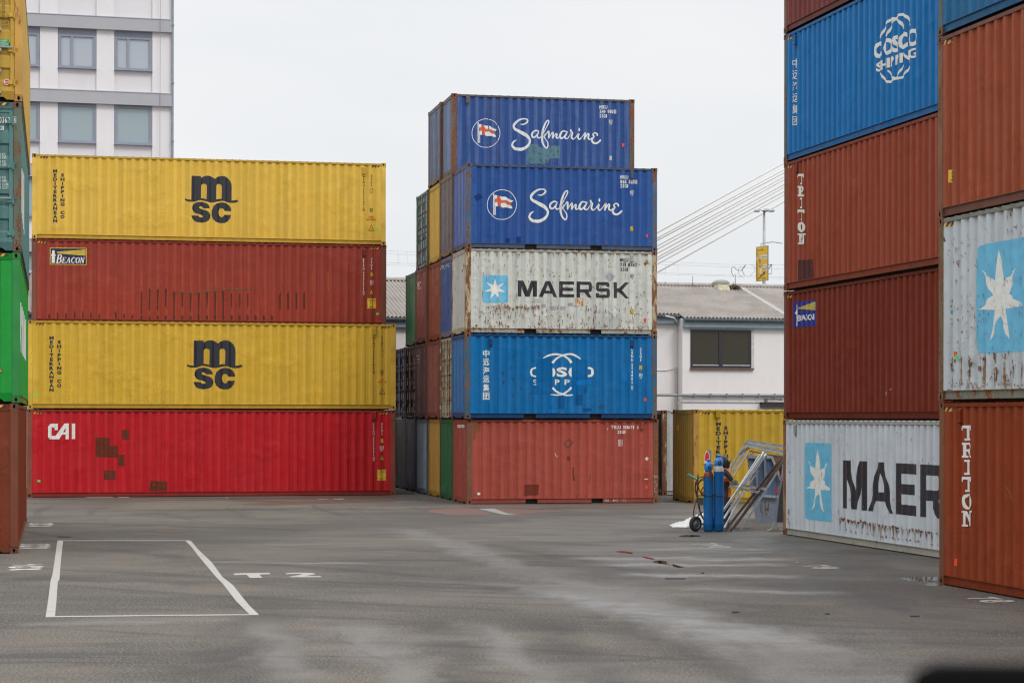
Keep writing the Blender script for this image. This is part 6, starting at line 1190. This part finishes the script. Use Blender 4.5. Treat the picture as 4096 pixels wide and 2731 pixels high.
mb.build('chain', simple('dark_chain', (.04, .035, .03), .5, .5), TR)
ho = simple('dark_red_hose', (.075, .022, .018), .45)
hs_ = [[(570, 800, -.05), (520, 805, -.06), (480, 850, -.05), (475, 920, 0), (495, 1000, 0), (470, 1090, -.05), (458, 1150, -.05), (456, 1215, -.02)], [(565, 812, -.02), (530, 830, -.03), (505, 880, 0), (515, 940, 0), (545, 975, 0), (560, 985, .0)], [(560, 830, 0), (522, 850, 0), (500, 900, .03), (530, 960, 0), (560, 960, 0)], [(560, 900, -.1), (538, 930, -.1), (528, 965, -.1), (545, 990, -.1), (572, 985, -.1)], [(495, 860, .1), (478, 930, .1), (500, 1040, .1), (520, 1140, .1), (545, 1200, .1), (560, 1225, .1)]]
for k, P in enumerate(hs_):
    L = smooth_line([L_(x, y, d) for x, y, d in P], 5); o = MB().tube([Vector(p)+TR.location for p in L], .013, 7).build('gas_hose', ho); tag(o, ['dark red gas hose hanging lowest from the left gas bottle', 'dark red gas hose curled in a wide loop left of the bottles', 'dark red gas hose curled in a tight loop left of the bottles', 'small dark hose loop at the side of the left bottle', 'dark hose running down behind the trolley wheel'][k], 'hose', 'gas hoses beside the bottles')
mb = MB(); mb.tube([Vector(L_(400, 778, .1))+TR.location, Vector(L_(492, 828, .12))+TR.location], [.034, .022], 12, cap=False); o = mb.build('plastic_tube', simple('teal_plastic', (.10, .38, .33), .45)); tag(o, 'teal plastic tube sticking out left of the gas bottles', 'tube')
mb = MB(); mb.tube([Vector(L_(548, 672, -.03))+TR.location, Vector(L_(580, 662, -.05))+TR.location], .012, 6); mb.tube([Vector(L_(640, 690, 0))+TR.location, Vector(L_(690, 660, 0))+TR.location], .018, 8); o = mb.build('pressure_regulator', simple('regulator', (.30, .10, .08), .4, .3)); tag(o, 'small metal fitting between the blue valve guards', 'regulator')
# red and white beacon board and grey post behind
def lift(px, py, Y): return at(*q_(px, py), Y)
YP = 54.
base = lift(600, 1000, YP); BP = thing('beacon_post', 'red and white rounded beacon board behind the left gas bottle', 'traffic beacon', (base.x, YP, 0))
def loc(px, py, d=0): p = lift(px, py, YP); return (p.x-BP.location.x, d, p.z)
mb = MB(); sil = [(569, 700), (569, 600), (574, 565), (584, 540), (598, 526), (612, 540), (621, 565), (625, 600), (626, 700), (626, 1000), (569, 1000)]
mb.prism([loc(x, y) for x, y in sil], (0, .04, 0)); mb.build('board', simple('white_reflector', (.62, .62, .6), .35), BP)
def bpoly(pts, mat, d, nm): MB().add([loc(x, y, d) for x, y in pts], [tuple(range(len(pts)))]).build(nm, mat, BP)
redr = simple('red_reflector', (.58, .02, .02), .35)
bpoly([(574, 612), (577, 575), (587, 548), (598, 534), (610, 548), (618, 575), (621, 612), (621, 640), (573, 622)], redr, -.004, 'red_field')
bpoly([(573, 622), (621, 640), (621, 652), (573, 626)], redr, -.0043, 'red_field')
bpoly([(573, 690), (621, 730), (621, 800), (573, 760)], redr, -.0042, 'red_field')
mb = MB(); a, b_ = loc(608, 521), loc(648, 524); mb.box(a[0], b_[0], .16, .24, 0, a[2]); mb.build('post', simple('grey_post', (.16, .17, .18), .6), BP)
# ============================================================ steel skip
YK = 50.5
SK = thing('steel_skip', 'battered grey blue open steel skip beside the right wall', 'skip', (lift(1200, 0, YK).x, YK, 0))
skm = paint('skip_paint', (.17, .195, .245), .5, .5, .55, .15, rustcol=(.14, .07, .04)); skb = paint('skip_paint_blue', (.085, .135, .225), .3, .5, .5, .15)
def k_(px, py, d=0.): p = lift(px, py, YK); return Vector((p.x-SK.location.x, d, max(p.z, .0)))
mb = MB(); F1 = [(1018, 585), (1290, 600), (1365, 880), (1338, 1005), (1310, 1345), (1115, 1290), (1060, 985)]
mb.prism([k_(x, y, .05) for x, y in F1], (0, .03, 0)); body = mb.build('front_wall', skm, SK)
mb = MB(); dpt = 2.6
P_ = [k_(1018, 585, .08), k_(1060, 985, .08), k_(1115, 1290, .08), k_(1310, 1345, .08), k_(1338, 1005, .08), k_(1365, 880, .08), k_(1395, 610, .08)]
vs = [p for p in P_]+[p+Vector((.9, dpt, 0)) for p in P_]; n = len(P_)
mb.add(vs, [(i, i+1, i+1+n, i+n) for i in range(n-1)]+[tuple(range(n, 2*n))]); mb.build('hull', skm, SK)
mb = MB()
for x0, y0, x1, y1 in ((1105, 600, 1125, 1000), (1200, 605, 1215, 1000)): a, b_ = k_(x0, y0, .0), k_(x1, y1, .0); mb.bar(a, b_, .05, .06)
mb.build('stiffener', skm, SK)
mb = MB(); mb.prism([k_(1020, 572, -.03), k_(1270, 584, -.03), k_(1270, 612, -.03), k_(1020, 606, -.03)], (0, .12, 0)); mb.bar(k_(1272, 588, 0), k_(1375, 850, -.02), .08, .06); mb.bar(k_(1180, 1000, -.02), k_(1340, 1008, -.02), .04, .06); mb.build('rim', steel_rust('rusty_rim', (.28, .30, .31), .5), SK)
mb = MB(); mb.prism([k_(1125, 612, .03), k_(1200, 614, .03), k_(1205, 985, .03), k_(1130, 985, .03)], (0, .018, 0)); mb.prism([k_(1216, 620, .03), k_(1275, 630, .03), k_(1335, 880, .03), k_(1320, 998, .03), k_(1216, 992, .03)], (0, .018, 0)); mb.build('inner_panel', skb, SK)
mb = MB(); mb.prism([k_(1300, 575, .5), k_(1420, 590, .5), k_(1440, 850, .5), k_(1370, 800, .5)], (0, .1, 0)); mb.build('rusty_plate', steel_rust('red_rust', (.30, .09, .02), .9), SK)
mb = MB()
for x, y in ((1062, 885), (1311, 915), (1328, 915)): MB().prism([k_(x, y, .02), k_(x+12, y, .02), k_(x+15, y+60, .02), k_(x+4, y+62, .02)], (0, .006, 0)).build('red_mark', simple('red_reflective', (.45, .04, .04), .4), SK)
for P in ([(1165, 1080), (1160, 1150), (1175, 1180)], [(1205, 1060), (1210, 1150), (1225, 1200)], [(1245, 1080), (1235, 1150)], [(1165, 700), (1170, 740)], [(1258, 720), (1250, 760)], [(1075, 740), (1070, 800)]):
    vs, fs = stroke([(x, y, 9) for x, y in P], None, 3); MB().add([k_(x, y, .046 if y > 1000 else .02) for x, y in vs], fs).build('rust_streak', rustd, SK)
mb = MB(); mb.prism([k_(1385, 850, .3), k_(1500, 850, .3), k_(1500, 1345, .3), k_(1325, 1345, .3)], (0, 2.2, 0)); mb.build('dark_side', simple('near_black_steel', (.03, .032, .036), .7), SK)  # near-black block along the right of the skip
p = lift(1320, 1368, 0+YK-2.6); p = ground(*q_(1320, 1374)); mb = MB(); mb.prism([(-.18, 0, 0), (.30, .05, 0), (.30, .05, .03), (.06, .02, .05), (.02, .02, .20), (-.06, .02, .22), (-.10, .0, .06), (-.2, 0, .03)], (0, .16, 0)); o = mb.build('cast_foot', simple('pale_stone', (.30, .28, .24), .8)); o.location = p; tag(o, 'small pale angled foot block on the ground beside the right wall corner', 'foot block')
# ============================================================ galvanised frame leaning on the skip
FR = thing('leaning_steel_frame', 'galvanised steel profile frame leaning over the skip', 'frame', (lift(900, 0, 48.5).x, 48.5, 0))
def fp(px, py, Y): p = lift(px, py, Y); return Vector((p.x-FR.location.x, p.y-FR.location.y, max(p.z, .012)))
def gnd(px, py): g = ground(*q_(px, py)); return g.y
bars = [((1012, 442, 50.2), (1430, 506, 49.2), .075, 'galv', 'rail'), ((1010, 482, 49.8), (1430, 566, 48.8), .085, 'galv', 'rail'), ((1018, 440, 50.2), (838, 725, 50.0), .055, 'galv', 'rail'), ((1042, 478, 49.9), (862, 770, 49.7), .06, 'galv', 'rail'), ((985, 485, 49.9), (845, 705, 49.8), .03, 'galvd', 'rail'),
        ((1040, 530, 49.6), (1430, 605, 48.9), .03, 'rust', 'rail'), ((1040, 530, 49.6), (985, 620, 49.5), .03, 'galvd', 'brace'), ((1085, 545, 49.6), (985, 618, 49.5), .03, 'galvd', 'brace'), ((985, 615, 49.5), (875, 790, 49.3), .03, 'galvd', 'rail'), ((1050, 490, 49.7), (935, 570, 49.9), .05, 'galvd', 'brace'),
        ((1188, 540, 49.2), (1160, 590, 49.1), .04, 'galv', 'strut'), ((1160, 575, 49.1), (945, 905, 47.9), .055, 'galv', 'strut'), ((1214, 560, 49.1), (985, 890, 48.0), .045, 'galv', 'strut'), ((1200, 565, 49.0), (775, 1165, 46.9), .07, 'galv', 'strut'), ((1130, 740, 48.6), (1010, 910, 48.2), .03, 'galvd', 'strut'),
        ((945, 965, 47.6), (772, 1240, 46.9), .045, 'galv', 'strut'), ((988, 940, 47.8), (778, 1332, 46.8), .04, 'galv', 'strut'), ((830, 882, 48.6), (1215, 940, 47.4), .055, 'galv', 'crossbar'), ((832, 912, 48.4), (1140, 972, 47.3), .05, 'galvd', 'crossbar'),
        ((1395, 600, 48.4), (800, 1384, 46.62), .075, 'rust', 'strut'), ((1395, 655, 48.2), (870, 1374, 46.75), .06, 'rust', 'strut'), ((1370, 640, 48.3), (845, 1376, 46.7), .035, 'rust', 'strut'), ((1330, 770, 47.9), (955, 1372, 46.8), .05, 'galvd', 'strut'), ((1215, 545, 49.1), (1180, 560, 49.2), .05, 'galv', 'strut'), ((790, 1345, 47.0), (1060, 1335, 47.1), .04, 'galvd', 'crossbar')]
rb = steel_rust('dark_brown_steel', (.07, .05, .045), .4)
for a, b_, w, mt, nm in bars: MB().angle(fp(*a), fp(*b_), w, .007).build(nm, rb if mt == 'rust' else M[mt], FR) if w > .045 else MB().bar(fp(*a), fp(*b_), w, w*.7).build(nm, rb if mt == 'rust' else M[mt], FR)
for x, y, Y in ((925, 965, 47.5), (990, 890, 48), (1240, 495, 49.3), (870, 1374, 46.7), (945, 1245, 47.1), (1140, 950, 47.4)): c = fp(x, y, Y); MB().tube([c-Vector((0, .05, 0)), c+Vector((0, .05, 0))], .022, 8).build('bolt', M['galv'], FR)
# ============================================================ white tarp
rn = random.Random(3); p = ground(*q_(430, 1330)); NX, NY = 34, 16; vs = []
for j in range(NY):
    for i in range(NX):
        u, v = i/(NX-1), j/(NY-1); x = -1.0+u*1.9; y = -.12+v*1.1
        prof = .62*max(0, u-.15)**1.3; edge = min(1, 4*v, 4*(1-v), 5*u); h = prof*edge*(1-.5*v)+.05*edge*abs(math.sin(9*u+5*v))+.05*edge*abs(math.sin(23*u-11*v+2))+.02*edge*rn.random()+.012
        vs.append((x+.03*rn.random(), y+.06*math.sin(14*u)*(1-v)+.02*rn.random(), h))
mb = MB(); mb.add(vs, [(j*NX+i, j*NX+i+1, (j+1)*NX+i+1, (j+1)*NX+i) for j in range(NY-1) for i in range(NX-1)]); o = mb.build('tarpaulin', simple('white_tarp', (.62, .62, .60), .4, var=.06), smooth=True); o.location = (p.x, p.y, 0); o.scale = (.47, 1, .85); m_ = o.modifiers.new('s', 'SOLIDIFY'); m_.thickness = .004
tag(o, 'crumpled white plastic tarpaulin on the ground behind the trolley wheel', 'tarpaulin')
# ============================================================ worker
YW_ = 48.6; PW = thing('person', 'worker in dark overalls, orange vest and welding helmet, holding a torch behind the gas bottles', 'person', (lift(800, 0, YW_).x, YW_, 0))
def wp(px, py, d=0.): p = lift(px, py, YW_); return Vector((p.x-PW.location.x, d, p.z))
def skin(name, joints, edges, mat, parent, sub=2):
    me = bpy.data.meshes.new(name); me.from_pydata([j[0] for j in joints], edges, []); o = bpy.data.objects.new(name, me); COL.objects.link(o); o.parent = parent; me.materials.append(mat)
    o.modifiers.new('skin', 'SKIN'); sv = me.skin_vertices
    if not sv: me.attributes.new('skin', 'SKIN', 'POINT') if False else None
    lay = me.skin_vertices[0].data if me.skin_vertices else None
    return o, lay
def skinned(name, joints, edges, mat, parent, sub=2):
    bm = bmesh.new(); ly = bm.verts.layers.skin.verify(); vs = []
    for (p, r) in joints:
        v = bm.verts.new(p); v[ly].radius = (r, r) if not isinstance(r, tuple) else r; vs.append(v)
    vs[0][ly].use_root = True
    for a, b in edges: bm.edges.new((vs[a], vs[b]))
    me = bpy.data.meshes.new(name); bm.to_mesh(me); bm.free(); me.materials.append(mat); o = bpy.data.objects.new(name, me); COL.objects.link(o); o.parent = parent
    s = o.modifiers.new('skin', 'SKIN'); s.use_smooth_shade = True; s.branch_smoothing = .4; m = o.modifiers.new('sub', 'SUBSURF'); m.levels = sub; m.render_levels = sub; return o
dark = simple('dark_overalls', (.018, .02, .026), .8, var=.3); glv = simple('grey_leather_glove', (.24, .23, .21), .8, var=.25, scale=25)
pel = wp(795, 1010, .02); J = [(pel, (.13, .12)), (wp(786, 900, .0), (.11, .11)), (wp(780, 800, -.02), (.115, .125)), (wp(772, 735, -.02), (.09, .10)), (wp(768, 705, -.02), (.06, .06)), (wp(768, 655, -.03), (.095, .10)), (wp(768, 615, -.02), (.09, .10)),
     (wp(775, 745, -.19), (.075, .075)), (wp(835, 815, -.24), (.058, .058)), (wp(850, 850, -.24), (.045, .045)), (wp(765, 748, .17), (.075, .075)), (wp(700, 775, .22), (.058, .058)), (wp(800, 850, .05), (.048, .048)),
     (wp(800, 1060, -.11), (.10, .10)), (wp(812, 1170, -.12), (.07, .07)), (wp(800, 1315, -.12), (.045, .045)), (wp(830, 1338, -.14), (.04, .04)), (wp(782, 1060, .12), (.10, .10)), (wp(778, 1170, .12), (.07, .07)), (wp(770, 1315, .14), (.045, .045)), (wp(800, 1338, .12), (.04, .04))]
E_ = [(0, 1), (1, 2), (2, 3), (3, 4), (4, 5), (5, 6), (3, 7), (7, 8), (8, 9), (3, 10), (10, 11), (11, 12), (0, 13), (13, 14), (14, 15), (15, 16), (0, 17), (17, 18), (18, 19), (19, 20)]
skinned('body', J, E_, dark, PW)
# helmet and visor
hc = wp(765, 640, -.02); mb = MB(); N = 16; vs = []
hp = [(0, .155), (.05, .15), (.09, .12), (.118, .06), (.122, 0), (.118, -.06), (.105, -.10)]
MB().lathe([(r, z) for r, z in hp], n=20).build('helmet', simple('charcoal_helmet', (.035, .033, .032), .35), PW, smooth=True).location = hc
mb = MB(); mb.prism([hc+Vector((.02, -.10, .05)), hc+Vector((.13, -.08, .04)), hc+Vector((.165, -.06, -.02)), hc+Vector((.15, -.05, -.14)), hc+Vector((.09, -.06, -.20)), hc+Vector((.02, -.10, -.12))], (0, .17, 0)); vz = mb.build('visor', simple('dark_visor', (.022, .018, .018), .2), PW, bevel=.02)
mb = MB(); mb.prism([hc+Vector((.10, -.105, .035)), hc+Vector((.17, -.09, .03)), hc+Vector((.175, -.09, -.015)), hc+Vector((.11, -.105, -.02))], (0, .19, 0)); mb.build('visor_frame', simple('grey_visor_frame', (.12, .10, .09), .4), PW, bevel=.008)
# vest: open tube around the torso
vest = simple('orange_vest', (.85, .12, .02), .6, var=.1); refl = simple('reflective_band', (.45, .45, .44), .4)
def hoop(px, py, rx, ry, n=20): c = wp(px, py, -.01); return [c+Vector((rx*math.cos(2*math.pi*k/n), ry*math.sin(2*math.pi*k/n), 0)) for k in range(n)]
def loft(hs, nm, mat): mb = MB(); n = len(hs[0]); vs = [v for h in hs for v in h]; mb.add(vs, [(i*n+k, i*n+(k+1) % n, (i+1)*n+(k+1) % n, (i+1)*n+k) for i in range(len(hs)-1) for k in range(n)]); o = mb.build(nm, mat, PW, smooth=True); s = o.modifiers.new('s', 'SOLIDIFY'); s.thickness = .006; return o
loft([hoop(788, 850, .125, .13), hoop(785, 800, .135, .15), hoop(782, 760, .135, .17), hoop(778, 725, .11, .15), hoop(774, 705, .07, .09)], 'vest', vest)
loft([hoop(786, 817, .137, .147), hoop(785, 797, .140, .156)], 'vest_band', refl)
mb = MB(); vs, fs = stroke([(822, 905, 20), (826, 950, 26), (818, 1000, 22)], None, 4); mb.add([wp(x, y, -.19) for x, y in vs], fs); o = mb.build('vest_flap', vest, PW); o.modifiers.new('s', 'SOLIDIFY').thickness = .01
# gloved hands: palm, four fingers, thumb
def hand(c, d, up, nm):
    d = d.normalized(); s = d.cross(up).normalized(); up = s.cross(d).normalized(); j = [(c-d*.06, .034), (c, .038), (c+d*.045, .04)]; e = [(0, 1), (1, 2)]
    for k, (o_, L) in enumerate(((-.033, .068), (-.011, .078), (.011, .074), (.032, .058))):
        b = len(j); j += [(c+d*.07+up*o_*.9, .0135), (c+d*(.07+L*.45)+up*o_+s*.012, .012), (c+d*(.07+L*.6)+up*o_+s*.045, .011), (c+d*(.055+L*.3)+up*o_+s*.06, .010)]; e += [(2, b), (b, b+1), (b+1, b+2), (b+2, b+3)]
    b = len(j); j += [(c+up*.05+s*.02+d*.015, .015), (c+up*.058+s*.045+d*.045, .013), (c+up*.045+s*.06+d*.07, .011)]; e += [(1, b), (b, b+1), (b+1, b+2)]
    return skinned(nm, j, e, glv, PW, 1)
hand(wp(852, 845, -.25), Vector((1, .1, -.25)), Vector((0, 0, 1)), 'hand'); hand(wp(862, 868, .0), Vector((1, -.2, -.1)), Vector((0, 0, 1)), 'hand')
mb = MB(); br = simple('brass_torch', (.50, .36, .12), .35, .7); a = lift(838, 880, YW_-.15); mb.tube([a, lift(885, 868, YW_-.15), lift(935, 880, YW_-.1), lift(962, 886, YW_-.1)], [.014, .014, .011, .008], 8); mb.tube([lift(885, 872, YW_-.12), lift(935, 868, YW_-.12), lift(940, 882, YW_-.1)], .007, 6); mb.box(a.x-.02, a.x+.03, a.y-.02, a.y+.02, a.z-.04, a.z+.03)
o = mb.build('cutting_torch', br); tag(o, 'brass cutting torch held by the worker', 'cutting torch')
# ============================================================ blurred vehicle mirror edge close to the lens
Ym = 1.5; ax = (3668-CX)/F_*Ym; az = CH-(2668-CY)/F_*Ym
MR = thing('vehicle_mirror', 'black out-of-focus vehicle mirror in the bottom right corner, close to the lens', 'mirror', (ax, Ym, 0))
mb = MB(); mb.box(0, .42, 0, .06, az-.28, az); mb.build('housing', simple('black_plastic', (.004, .004, .0045), .9, spec=.03), MR, bevel=.022)
mb = MB(); mb.tube([(.38, .03, az-.2), (.55, .03, az-.35), (.75, -.1, az-.6)], .02, 10); mb.build('arm', simple('black_plastic', (.006, .006, .007), .5), MR)
# ============================================================ light: bright overcast sky and a weak wide sun
w = bpy.data.worlds.new('World'); sc.world = w; w.use_nodes = True; nt = w.node_tree; nt.nodes.clear(); g = NG(nt)
out = g.n('ShaderNodeOutputWorld'); bg = g.n('ShaderNodeBackground'); g.l(bg.outputs[0], out.inputs[0])
SUN_EL, SUN_AZ = R(48), R(143)      # from behind the camera, to the right
sky = g.n('ShaderNodeTexSky'); sky.sky_type = 'NISHITA'; sky.sun_disc = False; sky.sun_elevation = SUN_EL; sky.sun_rotation = SUN_AZ; sky.altitude = 100; sky.air_density = 1.; sky.dust_density = 3.; sky.ozone_density = 1.
tc = g.n('ShaderNodeTexCoord'); nv = g.n('ShaderNodeVectorMath', operation='NORMALIZE'); g.l(tc.outputs['Generated'], nv.inputs[0]); z = g.sep(nv.outputs[0])[2]
mpn = g.n('ShaderNodeMapping'); g.l(nv.outputs[0], mpn.inputs[0]); mpn.inputs['Scale'].default_value = (1, 1, 2.6)
cl = g.noise(mpn.outputs[0], 2.2, 5, .5, .3)
zc = g.math('MAXIMUM', z, 0.)
lum = g.math('MULTIPLY', g.ramp(zc, .18, 1.0, 1.0, 2.5), 9.25)     # overcast: zenith nearly three times the horizon
lum = g.math('MULTIPLY', lum, g.ramp(cl, .3, .7, .955, 1.035))
cc = g.mix(g.ramp(cl, .35, .65), (.945, .97, 1.0), (.985, .993, 1.0))
vm = g.n('ShaderNodeVectorMath', operation='SCALE'); g.l(cc, vm.inputs[0]); g.l(lum, vm.inputs[3])
g.l(g.mix(.05, vm.outputs[0], sky.outputs[0]), bg.inputs[0]); bg.inputs[1].default_value = .1
sl_ = bpy.data.lights.new('sun', 'SUN'); sl_.energy = 1.2; sl_.angle = R(14); sl_.color = (1, .97, .92); so = bpy.data.objects.new('sun', sl_); COL.objects.link(so)
so.rotation_euler = (R(90)-SUN_EL, 0, math.pi-SUN_AZ)
sc.view_settings.view_transform = 'Standard'; sc.view_settings.look = 'None'; sc.view_settings.exposure = 0; sc.view_settings.gamma = 1
sc.render.engine = 'CYCLES'; sc.cycles.max_bounces = 6; sc.cycles.diffuse_bounces = 3; sc.cycles.glossy_bounces = 3
sc.render.resolution_x = 1024; sc.render.resolution_y = 682
